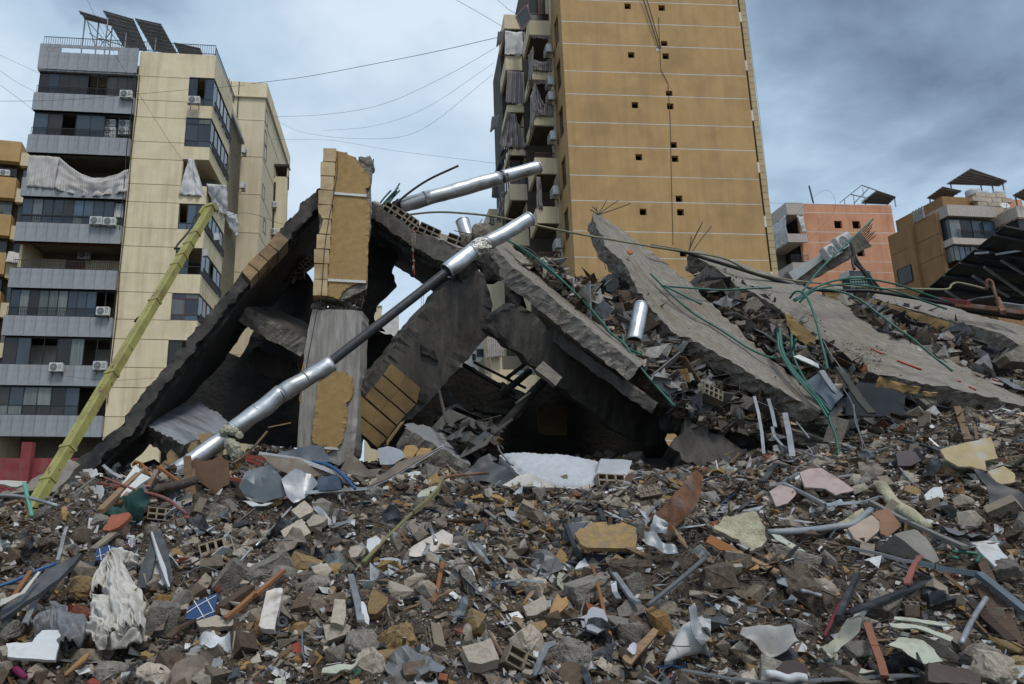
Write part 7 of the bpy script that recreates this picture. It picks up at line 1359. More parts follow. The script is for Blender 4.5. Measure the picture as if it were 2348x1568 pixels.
cn=root('cone_roll', P(*d2(1330,1260), G(*d2(1330,1300)).y - .1),'pale sheet rolled to a cone with a crumpled grey top','rolled sheet'); LAND.append((*d2(1330,1260),'pale rolled cone'))
q=hpts(d2,[(1150,1400),(1250,1310),(1350,1230),(1440,1215)],.12); MB().tube(q, [.01,.06,.12,.15],16, False).build('cone_sheet', M('pale_sheet', (.50,.50,.49),(.42,.42,.41), bump=.2, stain=(.25,.2,.15), samt=.5), cn, True).modifiers.new('sheet','SOLIDIFY').thickness=.006
hp('grey_collar', d2,[(1315,1010),(1355,990),(1385,1080),(1430,1140),(1480,1240),(1430,1275),(1350,1190)],(35,0),.01, galv_dull, None, None, bend=.06, lift=.2, parent=cn); hp('white_flap', d2,[(1400,1060),(1450,1015),(1510,1060),(1510,1180),(1485,1225),(1420,1150)],(35,10),.01, board_white, None, None, bend=.1, cuts=3, lift=.2, parent=cn)
hp('plastic_sheet', d2,[(1690,1185),(1740,1110),(1850,1120),(1940,1150),(2080,1190),(2160,1270),(2060,1310),(1960,1290),(1850,1240),(1760,1230)],(50,0),.01, M('soiled_plastic', (.40,.39,.37),(.3,.28,.26), bump=.2, stain=(.12,.09,.06), samt=.7, sscale=2.5),'soiled grey plastic sheet half buried in the brown earth','plastic sheet', bend=.14, cuts=4, lift=.1, land='soiled plastic sheet', smooth=True)
hb('metal_strip', d2,[(1270,1462),(1450,1495),(1650,1530),(1930,1560),(2300,1540),(2700,1515),(3030,1500)],.08, M('dull_strip', (.13,.14,.15),(.08,.085,.09), bump=.3, stain=(.2,.16,.12), samt=.4),'very long dull metal strip along the bottom edge','metal strip', h=.012, lift=.06, land='very long metal strip')
hp('foam_sheet', d2,[(1500,410),(1580,320),(1700,295),(1780,300),(1840,370),(1910,475),(1870,545),(1790,552),(1700,470)],(45,0),.05, foam,'big cream foam sheet behind the concrete post','foam', bend=.10, cuts=3, rough=.04, lift=.1, land='big cream foam sheet'); rock(d2,1650,470,(.26,.1,.1), grey_chunk,'squared concrete post lying before the cream foam','concrete post', boxy=1.0, name='concrete_post', rot=(0,.12,-.1)); hp('angle_plate', d2,[(1450,500),(1490,450),(1650,530),(1650,572),(1560,560),(1480,515)],(45,0),.01, MATS['orange_rust'],'orange rusty folded plate under the concrete post','rusty plate', lift=.16)
rock(d2,560,745,(.2,.13,.1), grey_chunk,'broad grey block below the black iron tray','concrete block', boxy=.8, name='concrete_block', rot=(.2,0,.3)); rock(d2,580,860,(.24,.13,.1), grey_chunk,'long grey block beside the thin orange stick','concrete block', boxy=.95, name='concrete_block', rot=(.1,-.2,.3)); rock(d2,180,850,(.13,.12,.13), beige_stone,'pale round-cornered rock uphill of the cream flat stone', name='rock'); rock(d2,420,1370,(.2,.15,.15), grey_chunk,'large grey rounded boulder near the bottom edge', n=50, name='rock', land='large grey boulder'); rock(d2,830,1200,(.17,.12,.13), grey_chunk,'grey square block beside the broad plank', boxy=.85, name='rock', rot=(.2,.1,.4)); rock(d2,110,1290,(.13,.12,.18), beige_stone,'beige standing rock near the bottom edge', n=26, name='rock'); rock(d2,1530,760,(.16,.12,.11), brown_chunk,'squared brown block on the heap of earth', boxy=.85, name='rock'); rock(d2,1240,1210,(.09,.08,.07), beige_stone,'pale stone beside the rolled cone', name='rock'); rock(d2,920,700,(.26,.1,.08), brown_chunk,'flat earthy slab behind the steel profiles', boxy=.9, name='rock', rot=(.1,-.1,.2)); hollow(d2,730,60,0,.1,.05,.95,'hollow clay block wedged beside the padded box of the mattress', d=10.5); hollow(d2,650,545,2,.5,.2,.6,'small hollow clay block under the ochre render slab'); hollow(d2,70,1410,1,.1,.5,.75,'hollow clay block with one hole near the bottom edge')
hp('slab_fragment', d2,[(785,1000),(870,935),(940,960),(1000,985),(1015,1010),(930,1060),(800,1065)],(48,0),.05, grey_chunk,'flat grey broken slab below the steel profiles','slab fragment', lift=.1); hp('cloth_scrap', d2,[(160,1510),(165,1430),(215,1310),(250,1240),(330,1210),(335,1250),(260,1330),(215,1440),(175,1512)],(48,0),.02, film,'shiny blue grey foil rag near the bottom edge','foil rag', bend=.06, cuts=3, lift=.08, land='blue grey foil rag'); hb('metal_profile', d2,[(765,740),(830,830),(900,930),(950,960)],.05, galv_dull,'bent steel profile beside the long dark tube','steel profile', h=.03, lift=.14); hb('metal_profile', d2,[(720,830),(760,800),(770,880),(800,930)],.05, galv,'curled silver strip near the thin orange stick','metal strip', h=.012, lift=.16); rock(d2,925,860,(.09,.06,.14), grey_chunk,'upright pale splinter of concrete beside the steel profiles', boxy=.9, name='rock', rot=(0,-.35,.2))
hp('mesh_panel', d2,[(385,450),(390,370),(480,355),(560,375),(500,420),(470,480),(420,500)],(45,0),.01, M('blue_mesh', (.07,.075,.10), rough=.5, bump=.5, bscale=60),'dark blue mesh panel behind the leaning iron bar','mesh panel', lift=.08)
# --- far right
hb('bent_pipe', d3,[(0,432),(200,422),(350,410),(500,390),(620,375),(690,330),(770,262)],.038, M('grey_steel_tube', (.26,.28,.30),(.2,.215,.23), rough=.5, bump=.1),'long pale grey pipe with a bent end','pipe', lift=.2, land='pale grey bent pipe', n=12, sm=3)
hb('metal_profile', d3,[(0,78),(110,60),(430,222),(740,200),(840,165)],.05, galv,'angular silver profile zigzagging in front of the pink board','steel profile', h=.035, d=(10.2,10.4), land='zigzag silver profile')
hb('foam_strip', d3,[(790,70),(850,90),(900,160),(960,230),(1060,300),(1200,392)],[.05,.08,.08,.07,.09,.05], foam,'long cream foam strip slanting down the slope','foam', lift=.12, n=9); hb('timber', d3,[(765,200),(1000,330),(1240,440),(1480,545)],.06, M('grey_timber', (.21,.20,.18),(.14,.13,.12), scale=5, bump=.4, stretch=(1,8,8)),'long grey timber lying beside the cream foam strip','timber', h=.04, lift=.18, land='long grey timber'); hp('foam_sheet', d3,[(480,380),(620,290),(720,250),(740,290),(640,380),(600,440),(500,420)],(45,0),.04, foam,'cream foam sheet behind the pale grey bent pipe','foam', bend=.06, rough=.03); hp('slab_fragment', d3,[(600,400),(720,330),(780,300),(835,350),(830,420),(720,510),(650,480)],(45,0),.05, M('peach_stone', (.38,.30,.24),(.3,.23,.18), bump=.3, scale=4),'flat peach coloured stone slab below the bent pipe end','stone slab', lift=.1); hp('wood_sheet', d3,[(770,280),(900,250),(1005,380),(900,460),(840,440),(835,340)],(45,0),.03, M('red_brown_sheet', (.24,.13,.08),(.18,.1,.06), bump=.4),'red brown sheet behind the peach stone slab','sheet', lift=.06)
bk=plate('concrete_block', d3,[(945,445),(1090,405),(1130,420),(1212,502),(1285,640),(1240,665),(1170,620),(1050,520)],0,.3, M('grey_block', (.25,.235,.21),(.18,.165,.145), scale=4, bump=.4, stain=(.12,.1,.08), samt=.5), tilt=(35,20), label='large smooth grey concrete block lying on its corner', cat='concrete block', anchor=P(*d3(1240,665), G(*d3(1240,665)).y - .15), rough=.015); LAND.append((*d3(1110,520),'large smooth grey block'))
hb('black_strip', d3,[(950,668),(1080,720),(1230,780)],.06, black_sheet,'black folded strip, upper arm of a bent pair','strip', h=.02, lift=.2); hb('black_strip', d3,[(1230,785),(1080,850),(900,915),(740,980),(585,1042)],.085, black_sheet,'long black strip pointing down from the bent end','strip', h=.02, lift=.18, land='long black strip'); hb('steel_profile', d3,[(600,545),(800,585),(1000,640),(1200,668)],.06, galv_dull,'dull profile running under the large smooth grey block','steel profile', h=.03, lift=.12); hb('steel_profile', d3,[(1130,660),(1250,690),(1400,720),(1575,742),(1700,840),(1940,1035)],.075, M('blue_steel', (.13,.16,.185),(.09,.11,.13), rough=.5, bump=.15, metal=.3),'long blue grey steel profile kinked down at the edge','steel profile', h=.05, lift=.2, land='kinked blue grey profile')
for i, (a, b) in enumerate((((1600,635),(1880,1275)),((1590,830),(1830,1275)),((1530,960),(1830,1250)))): hb('plank', d3,[a, ((a[0] + b[0]) / 2,(a[1] + b[1]) / 2 + 8), b],.085, wood_dark, ('long dark plank under the kinked blue grey profile, outer one','long dark plank under the kinked blue grey profile, middle one','long dark plank under the kinked blue grey profile, inner one')[i],'plank', h=.025, lift=.1 + .02 * i)
hp('panel', d3,[(905,1262),(980,1210),(1110,1222),(1252,1280),(1312,1392),(1180,1412),(1085,1372),(1000,1295)],(48,0),.012, pale_green,'pale green panel with black spots at the bottom corner','panel', bend=.04, lift=.12, land='spotted pale green panel'); hp('panel_strip', d3,[(908,1112),(1060,1108),(1200,1140),(1390,1215),(1375,1252),(1250,1210),(1100,1160),(930,1135)],(50,0),.012, pale_green,'curved pale green strip above the spotted panel','panel strip', bend=.03, lift=.12); hp('panel_strip', d3,[(945,1062),(1100,1075),(1250,1098),(1380,1128),(1250,1125),(1080,1098),(950,1085)],(50,0),.012, pale_green,'narrow pale green strip, uppermost of three green panels','panel strip', lift=.16)
for x, y, r in ((1200,1350,.022),(1170,1280,.016),(1010,1222,.01),(1062,1222,.01)):
    c=P(*d3(x, y), G(*d3(x, y)).y - .2); MB().tube([c + Vector((r * math.cos(a),0, r * math.sin(a) * .9)) for a in np.linspace(0,6.28,13)],.007,5, False).build('rubber_washer', black_sheet, None).name='rubber_washer'
for o in [o for o in bpy.data.objects if o.name.startswith('rubber_washer')]: o.parent=bpy.data.objects['panel']; o.matrix_parent_inverse=Matrix.Translation(-Vector(bpy.data.objects['panel'].location))
hb('batten', d3,[(742,1118),(800,1290),(850,1420),(875,1515)],.055, M('red_batten', (.24,.10,.06),(.17,.07,.045), bump=.2, scale=6),'red brown grooved batten standing near the bottom corner','batten', h=.03, lift=.15, land='red brown batten'); hp('box_panel', d3,[(1195,1402),(1400,1440),(1600,1490),(1600,1570),(1400,1568),(1200,1545)],(30,0),.06, M('dark_brown_box', (.10,.075,.065),(.07,.052,.045), bump=.3, scale=4),'dark brown box panel at the bottom corner','box panel', lift=.1, land='dark brown box panel'); hp('bag', d3,[(1160,850),(1200,840),(1260,860),(1330,930),(1390,1000),(1350,1045),(1250,1000),(1180,930)],(40,0),.05, black_sheet,'black torn bag below the bent black strips','bag', bend=.15, cuts=4, lift=.14, rough=.03); hb('corrugated_hose', d3,[(-10,1495),(60,1500),(150,1530),(220,1515),(285,1525)],.03, board_white,'white corrugated hose at the bottom edge','hose', lift=.1)
hb('thin_bar', d3,[(1450,1260),(1530,1090),(1635,925)],.022, galv_dull,'thin grey bar standing by the dark planks','bar', lift=.2); hb('charred_post', d3,[(530,1070),(600,900),(670,750)],.04, black_sheet,'black charred post leaning left of the long black strip'.replace(' left of',' beside'),'post', h=.04, lift=.2); hb('red_strip', d3,[(1040,820),(1080,710),(1140,610)],.05, M('peeling_red_wood', (.26,.09,.07),(.2,.07,.055), bump=.3, stain=(.4,.38,.36), samt=.4),'peeling red strip across the bent black strips','strip', h=.02, lift=.22); hb('red_rod', d3,[(420,1210),(480,1090),(545,950)],.014, M('maroon_rod', (.14,.02,.025), bump=.1),'thin maroon rod by the charred post','rod', lift=.18); hb('steel_tube', d3,[(250,870),(330,885),(400,910)],.02, galv_dull,'short grey tube lying on the earthy block','tube', lift=.2)
rock(d3,290,920,(.3,.2,.16), brown_chunk,'huge earth-covered block at the side of the brown heap','earthy block', boxy=.9, name='earthy_block', rot=(.2,.55,.3), land='huge earth-covered block'); rock(d3,840,1010,(.15,.12,.12), grey_chunk,'grey holed stone beside the black strip', name='rock', n=26, boxy=.6); rock(d3,440,560,(.2,.13,.12), brown_chunk,'angular brown block below the pale grey bent pipe', name='rock', n=14); rock(d3,170,630,(.26,.12,.1), grey_chunk,'long dusty block on the upper brown heap', boxy=.9, name='rock', rot=(.1,.3,.2)); rock(d3,1580,330,(.11,.1,.13), brown_chunk,'barrel-shaped brown lump by the black sheet', name='rock', n=40); rock(d3,1790,720,(.14,.11,.12), grey_chunk,'round grey stone by the dark planks', name='rock', n=40, land='dark planks'); rock(d3,1440,990,(.13,.12,.13), beige_stone,'pale block by the black torn bag', name='rock', boxy=.7); rock(d3,1590,1370,(.17,.12,.13), grey_chunk,'broad pale rock above the dark brown box panel', name='rock', n=24); rock(d3,1690,1460,(.17,.13,.15), beige_stone,'large pale rock in the bottom corner', name='rock', n=20); rock(d3,680,1310,(.1,.08,.07), grey_chunk,'squared grey stone by the red brown batten', name='rock', boxy=.8); rock(d3,1280,300,(.01 + .16,.1,.1), brown_chunk,'dark rock under the long grey timber', name='rock')
hollow(d3,1330,270,0,.2,.35,.9,'hollow clay block with three holes beside the long grey timber'); hollow(z8,1265,1280,0,.1,.1,1.1,'hollow clay block with five holes below the brown plate', d=10.9, land='five-holed clay block'); hollow(z8,1470,900,0,.1,.5,1.1,'hollow clay block tipped on end below the widest slab', d=11.5); hollow(z8,1590,970,1,.1,.1,1.0,'hollow clay block under the tipped one by the wooden prop', d=11.4); hollow(z6,1340,1110,2,.2,.4,1.0,'hollow clay block in the dark below the peaked slab', d=12.4)
hp('crumpled_sheet', d3,[(340,1260),(440,1200),(560,1150),(660,1170),(640,1230),(520,1260),(560,1320),(480,1410),(450,1330),(380,1330)],(45,0),.012, M('lined_sheet', (.42,.41,.33),(.34,.33,.27), bump=.3, stain=(.2,.17,.12), samt=.5, sscale=3),'crumpled cream sheet metal beside the red brown batten','crumpled sheet', bend=.16, cuts=4, rough=.04, lift=.14, land='crumpled cream sheet'); hp('crumpled_sheet', d3,[(210,1370),(350,1330),(450,1380),(600,1420),(780,1500),(600,1500),(400,1450),(290,1450)],(52,0),.012, MATS['lined_sheet'],'flattened cream sheet below the crumpled one','crumpled sheet', bend=.12, cuts=4, rough=.03, lift=.08); hp('brown_sheet', d3,[(60,1450),(110,1400),(200,1380),(300,1440),(295,1490),(180,1515),(90,1490)],(50,0),.012, M('dark_brown_sheet', (.06,.042,.04), bump=.2),'dark brown torn sheet above the corrugated hose','sheet', lift=.1); hp('curved_sheet', d3,[(20,445),(90,450),(160,500),(280,570),(285,600),(190,570),(130,520),(60,490)],(48,0),.012, pale_green,'pale green wavy strip below the bent pipe','strip', lift=.12); hp('white_board', d3,[(1560,540),(1620,515),(1720,520),(1740,570),(1800,620),(1700,690),(1660,640),(1600,590)],(48,0),.03, board_white,'large pale lilac broken board by the dark planks','board', lift=.08); hp('white_board', d3,[(1170,150),(1240,90),(1300,90),(1320,160),(1260,195),(1190,190)],(45,0),.03, board_white,'white broken board with a wooden edge above the long timber','board', lift=.08)
hb('green_loop', d3,[(1380,575),(1480,580),(1580,600),(1565,655)],.018, green_pipe,'small bent green pipe by the lilac board','pipe', lift=.12); hb('green_loop', d3,[(1375,612),(1430,628)],.018, green_pipe,'short green pipe piece by the lilac board','pipe', lift=.12)
hp('pink_panel', z8,[(395,1255),(470,1225),(560,1218),(700,1300),(822,1392),(680,1432),(600,1380),(440,1370)],(40,0),.03, pink,'large pink board lying below the dark slab edge','board', d=10.7, land='large pink board'); hp('pink_panel', z8,[(160,1400),(240,1350),(350,1380),(370,1420),(300,1500),(210,1520)],(40,0),.03, pink,'stained pink board under the zigzag profile','board', d=10.0)
hp('yellow_panel', z8,[(1495,1075),(1700,1020),(1895,978),(1915,1040),(1950,1140),(1850,1162),(1862,1240),(1740,1210),(1640,1205),(1540,1150)],(40,0),.03, M('yellow_board', (.40,.32,.18),(.31,.24,.13), scale=4, bump=.3, bscale=12, stain=(.33,.34,.35), samt=.8, sscale=3.4),'large peeling yellow board below the wooden prop','board', d=10.6, land='large yellow board'); hp('yellow_panel', z8,[(1870,1250),(1990,1200),(2080,1260),(2090,1330),(1960,1350)],(45,0),.03, MATS['yellow_board'],'smaller yellow board below the large peeling one','board', d=10.3)
hp('black_sheet', z8,[(1740,1250),(1860,1280),(1990,1370),(2200,1480),(2200,1590),(2050,1570),(1905,1545),(1850,1380)],(35,-10),.015, black_sheet,'large black sheet with a white torn flap at the edge of the view','sheet', d=9.9, bend=.06, land='large black sheet'); hp('white_flap', z8,[(1985,1380),(2060,1390),(2160,1440),(2170,1500),(2090,1530),(2030,1460)],(35,-10),.01, board_white,'white torn flap on the large black sheet','sheet', d=9.82)
hp('brown_plate', z8,[(1150,1110),(1220,1082),(1300,1090),(1350,1160),(1270,1200),(1170,1200)],(40,0),.02, M('mauve_plate', (.10,.075,.08), bump=.1),'dark mauve plate above the five-holed clay block','plate', d=11.0); hp('dark_tarp', z8,[(1330,1300),(1400,1200),(1450,1110),(1510,1190),(1500,1240),(1420,1270)],(25,0),.02, black_sheet,'black rag peaked beside the five-holed clay block','rag', d=10.6, bend=.1); hb('dark_profile', z8,[(1170,990),(1300,1025),(1430,1060),(1560,1120),(1700,1180)],.05, black_sheet,'long dark profile lying above the large yellow board','profile', h=.03, d=(11.2,10.4)); hp('white_scrap', z8,[(1640,1110),(1700,1100),(1790,1170),(1760,1230),(1700,1210)],(40,0),.01, board_white,'white torn board on the large yellow board','board', d=10.45)
hb('wooden_prop', z8,[(1632,745),(1670,860),(1715,1005)],.09, wood,'pale wooden prop standing under the widest slab','prop', h=.05, d=(11.75,11.2)); hb('wooden_prop', z8,[(1755,845),(1775,920),(1785,1000)],.03, wood,'thin wooden stick beside the wooden prop','stick', h=.02, d=(11.6,11.2))
GG='steel profiles dangling from the slabs'
for pts, w, lab in (([(40,660),(75,800),(100,950),(115,1110)],.045,'straight dangling profile, outermost'),([(150,680),(180,780),(205,900)],.05,'short dangling profile beside the outermost one'),([(280,790),(315,960),(340,1130)],.08,'widest pale dangling profile'),([(180,900),(200,980),(260,1045),(400,1085),(520,1132)],.045,'kinked dangling profile joining the slanting strut'),([(520,1132),(545,1260),(570,1390)],.03,'thin upright end of the kinked dangling profile'),([(300,1050),(200,1200),(100,1330)],.08,'dark slanting strut below the dangling profiles'),([(520,1130),(420,1240),(265,1325)],.05,'short strut running down to the zigzag profile'),([(370,860),(420,920),(470,985)],.02,'thin curved strip above the low slab edge')): hb('steel_profile', z8, pts, w, galv_dull if 'dark' not in lab else black_sheet, lab + ' below the peaked slab','steel profile', h=.02, d=(11.9,11.0), group=GG)
hp('steel_trough', z8,[(545,455),(585,450),(640,530),(692,605),(685,632),(650,610),(590,530)],(10,10),.04, galv_dull,'grey steel trough hanging under the tip of the widest slab','trough', d=12.1); hb('dark_channel', z8,[(700,430),(800,580),(880,700),(960,790)],.14, M('olive_steel', (.055,.055,.048), bump=.2),'broad dark channel hanging under the widest slab','channel', h=.03, d=(12.3,11.7)); hp('dark_sheet', z8,[(755,805),(770,640),(860,545),(1000,560),(1228,640),(1215,760),(1245,800),(1000,815)],(0,0),.02, M('dark_blue_panel', (.035,.042,.05), rough=.5, bump=.1),'dark blue grey panel in the shade under the widest slab','panel', d=12.3); hp('blue_sheet', z8,[(440,545),(520,490),(620,510),(750,640),(690,700),(640,760),(560,640)],(15,10),.012, M('dusty_blue_sheet', (.13,.16,.20),(.09,.11,.14), rough=.5, bump=.2, scale=3, metal=.2),'dusty blue sheet folded under the widest slab','sheet', d=12.4, bend=.08); hp('pale_strip', z8,[(345,345),(390,330),(540,400),(550,435),(450,390)],(30,0),.02, white_paint,'pale strip under the jagged lump of the widest slab','strip', d=12.8)
for i, pts in enumerate(([(580,220),(640,330),(700,410),(740,480)],[(740,600),(800,700),(850,880),(890,1060),(890,1180),(860,1320)],[(820,720),(830,850),(870,960),(940,1130),(970,1200),(950,1240),(975,1275)],[(1190,1030),(1170,1150),(1100,1240),(1070,1340)])): tubeobj('loose_wire', L3(z8, pts, 12.0 - .2 * i, 11.3 - .2 * i),.008, cable_grey, ('pale loose wire on the face of the widest slab','longest pale wire dangling below the widest slab','curled pale wire dangling below the widest slab','pale wire dangling by the five-holed clay block')[i],'wire','loose wires below the widest slab', n=5)
for i, (a, b, w) in enumerate((((955,285),(1045,325),.016),((1160,378),(1350,450),.02),((1635,535),(1660,545),.016),((1720,580),(1780,610),.016),((1905,525),(1955,540),.016))): tubeobj('red_conduit', L3(z8,[a, b],(12.9,12.55,12.35,12.25,12.6)[i],(12.8,12.45,12.33,12.2,12.5)[i]), w, red_pipe, ('red conduit piece on the earthy part of the widest slab, uppermost','longest red conduit piece on the widest slab','small red stub near the broken chip of the widest slab','red conduit piece at the low end of the widest slab','red conduit piece just beyond the widest slab')[i],'conduit','red conduit pieces on the widest slab', sm=0)
# dark things in the debris between the slabs
hp('switch_box', z6,[(740,450),(760,422),(815,422),(818,490),(800,530),(750,520)],(5,20),.2, black_sheet,'black metal box perched on the debris behind the pale slab','metal box', d=14.6); hp('metal_sheet', z6,[(840,490),(910,478),(940,510),(900,545),(850,530)],(40,0),.012, galv,'small silver sheet beside the black metal box','metal sheet', d=14.5); hb('cable', z6,[(880,415),(820,460),(700,490),(560,480),(440,425),(330,300),(250,262)],.03, cable_m,'thick black cable looping behind the pale slab','cable', d=(15.2,15.5)); hb('blue_grey_tube', z6,[(520,462),(570,500),(640,570),(690,620)],.05, galv_dull,'blue grey flexible tube on the debris behind the pale slab','tube', d=(14.9,14.3)); hp('orange_scrap', z6,[(522,462),(550,458),(558,478),(530,482)],(20,0),.05, M('orange_clay', (.5,.16,.07), bump=.2),'small orange clay piece at the end of the flexible tube','clay piece', d=14.8); hp('orange_scrap', z6,[(870,288),(892,280),(900,300),(880,306)],(20,0),.05, MATS['orange_clay'],'small orange clay piece on the edge of the peaked slab','clay piece', d=14.6); hp('plastic_crate', z7,[(0,1320),(110,1325),(115,1390),(0,1390)],(10,0),.2, M('crate_grey', (.2,.22,.21), bump=0),'grey slotted crate in the debris beneath the widest slab','crate', d=14.6)
for i in range(7): MB().bar(P(*z7(4 + i * 17,1330),14.48), P(*z7(5 + i * 17,1385),14.48),.02,.02).build('crate_slot', cable_m, bpy.data.objects['plastic_crate'])
# ------------------------------------------------------------------ loose rubble
ATTR=M('rubble_pieces', (.3,.3,.3), rough=.92, scale=26, bump=.8, bscale=70, bdist=.012, attr='tint')
ATTRW=M('light_scraps', (.3,.3,.3), rough=.65, scale=9, bump=.15, attr='tint')
def lib(n, count, seed, sc=(1,1,1), bx=0.0):
    out=[]
    for i in range(count):
        rg=random.Random(seed + i); bm=hull(n, (sc[0] * rg.uniform(.7,1.1), sc[1] * rg.uniform(.6,1), sc[2] * rg.uniform(.5,.9)), seed + i, boxy=bx); bmesh.ops.triangulate(bm, faces=bm.faces[:]); bm.verts.index_update()
        out.append((np.array([v.co[:] for v in bm.verts], np.float32), np.array([[v.index for v in f.verts] for f in bm.faces], np.int32))); bm.free()
    return out
def rotm(n, lie=1.0):
    """random turn about z with a limited tumble"""
    a=RNG.uniform(0,2 * np.pi, n); b=RNG.normal(0,.5 * lie, n); c=RNG.normal(0,.5 * lie, n)
    ca, sa, cb, sb, cc, sc_=np.cos(a), np.sin(a), np.cos(b), np.sin(b), np.cos(c), np.sin(c); Z=np.zeros(n); O=np.ones(n)
    Rz=np.stack([np.stack([ca, -sa, Z],-1), np.stack([sa, ca, Z],-1), np.stack([Z, Z, O],-1)],1); Rx=np.stack([np.stack([O, Z, Z],-1), np.stack([Z, cb, -sb],-1), np.stack([Z, sb, cb],-1)],1); Ry=np.stack([np.stack([cc, Z, sc_],-1), np.stack([Z, O, Z],-1), np.stack([-sc_, Z, cc],-1)],1)
    return Rz @ Rx @ Ry
PAL=np.array([(.36,.32,.265),(.26,.22,.175),(.18,.145,.11),(.125,.09,.063),(.085,.06,.042),(.48,.42,.34),(.34,.21,.075),(.27,.16,.06),(.58,.58,.57),(.25,.085,.05),(.07,.075,.085),(.45,.40,.35)])
PW=np.array([.17,.19,.17,.15,.10,.07,.03,.025,.02,.012,.03,.04]); PW=PW / PW.sum()
def cloud(name, lb, pos, size, tint, mat, lie=1.0, kind='stuff', parent=None, stretch=None):
    n=len(pos); which=RNG.integers(0, len(lb), n); V=[]; F=[]; C=[]; off=0; R=rotm(n, lie)
    for k, (v, f) in enumerate(lb):
        ix=np.where(which == k)[0]
        if not len(ix): continue
        vv=v[None] * (RNG.uniform(.75,1.3,(len(ix),1,3)) * size[ix][:, None, None] * (1 if stretch is None else np.array(stretch)[None, None]))
        vv=np.einsum('nij,nkj->nki', R[ix], vv) + pos[ix][:, None]
        V.append(vv.reshape(-1,3)); F.append((f[None] + (off + np.arange(len(ix)) * len(v))[:, None, None]).reshape(-1,3)); C.append(np.repeat(tint[ix], len(v),0)); off += len(ix) * len(v)
    V=np.concatenate(V).astype(np.float32); F=np.concatenate(F).astype(np.int32); C=np.concatenate(C)
    me=bpy.data.meshes.new(name); me.vertices.add(len(V)); me.vertices.foreach_set('co', V.ravel()); me.loops.add(F.size); me.loops.foreach_set('vertex_index', F.ravel()); me.polygons.add(len(F))
    me.polygons.foreach_set('loop_start', np.arange(0, F.size, 3, dtype=np.int32)); me.polygons.foreach_set('loop_total', np.full(len(F),3, np.int32)); me.polygons.foreach_set('use_smooth', np.zeros(len(F), bool)); me.update(calc_edges=True)
    at=me.attributes.new('tint','FLOAT_COLOR','POINT'); at.data.foreach_set('color', np.concatenate([C, np.ones((len(C),1))],1).astype(np.float32).ravel()); me.materials.append(mat)
    o=bpy.data.objects.new(name, me); COL.objects.link(o); o['kind']=kind; return o
def tints(n, w=PW, pal=PAL, var=.22): return np.clip(pal[RNG.choice(len(pal), n, p=w)] * RNG.uniform(1 - var, 1 + var, (n, 1)),.005,.8)
def slope_pts(n, y0=4.4, y1=12.6):
    Y=np.sqrt(RNG.uniform(y0 ** 2, y1 ** 2, n)); X=(RNG.uniform(-.60,.88, n)) * Y * 1.04; return X, Y
def earth(X, Y): return np.exp(-(((X - 3.05) / 1.0) ** 2 + ((Y - 7.5) / .8) ** 2))
small_lib=lib(7,14,100,(1,.8,.7)); mid_lib=lib(3,18,200,(1,.8,.62),.72)
X, Y=slope_pts(100000); keep=RNG.uniform(0,1, len(X)) > .35 * earth(X, Y) + .25 * (vnoise(X * 1.3 + 9, Y * 1.3,8) > .62); X, Y=X[keep], Y[keep]
S=np.clip(RNG.lognormal(-4.35,.55, len(X)),.005,.05); pos=np.stack([X, Y, height(X, Y) + S * .25],-1)
tn=tints(len(X)); ew=earth(X, Y)[:, None] > RNG.uniform(.1,.7,(len(X),1)); tn=np.where(ew, np.array([(.075,.05,.035)]) * RNG.uniform(.6,1.4,(len(X),1)), tn)
cloud('small_rubble', small_lib, pos, S, tn, ATTR)
X, Y=slope_pts(15500); keep=RNG.uniform(0,1, len(X)) > np.maximum(.9 * earth(X, Y),.8 * (vnoise(X * .9 + 3, Y * .9 + 7,12) > .56)); X, Y=X[keep], Y[keep]
S=np.clip(RNG.lognormal(-3.15,.55, len(X)),.02,.15); cloud('stone_rubble', mid_lib, np.stack([X, Y, height(X, Y) + S * .3],-1), S, tints(len(X)), ATTR)
# thin pale scraps, splinters and sheet bits
thin=[(np.array([(-1,-.6,0),(.8,-.8,.1),(1,.5,0),(-.5,.9,-.1),(-1,-.6,.05),(.8,-.8,.15),(1,.5,.05),(-.5,.9,-.05)], np.float32), np.array([(0,2,1),(0,3,2),(4,5,6),(4,6,7),(0,1,5),(0,5,4),(1,2,6),(1,6,5),(2,3,7),(2,7,6),(3,0,4),(3,4,7)], np.int32)),
        (np.array([(-1,-.2,0),(0,-.9,.2),(1,.1,0),(.1,.8,-.15),(-1,-.2,.04),(0,-.9,.24),(1,.1,.04),(.1,.8,-.11)], np.float32), np.array([(0,2,1),(0,3,2),(4,5,6),(4,6,7),(0,1,5),(0,5,4),(1,2,6),(1,6,5),(2,3,7),(2,7,6),(3,0,4),(3,4,7)], np.int32))]
WP=np.array([(.62,.62,.61),(.52,.51,.48),(.40,.42,.44),(.30,.31,.34),(.05,.055,.06),(.34,.2,.08),(.08,.14,.26),(.34,.06,.04),(.05,.16,.12)]); WW=np.array([.24,.18,.14,.12,.12,.13,.03,.025,.015]); WW=WW / WW.sum()
X, Y=slope_pts(9500); S=np.clip(RNG.lognormal(-3.65,.5, len(X)),.01,.085); cloud('thin_scraps', thin, np.stack([X, Y, height(X, Y) + .02 + S * .3],-1), S, tints(len(X), WW, WP), ATTRW, 1.3)
X, Y=slope_pts(5200); S=np.clip(RNG.lognormal(-2.8,.45, len(X)),.03,.16); cloud('splinters', thin, np.stack([X, Y, height(X, Y) + .025 + S * .15],-1), S, tints(len(X), np.array([.3,.25,.2,.15,.1]), np.array([(.14,.09,.055),(.08,.05,.035),(.24,.16,.09),(.30,.31,.33),(.045,.045,.05)])), ATTRW, .9, stretch=(1,.16,.6))
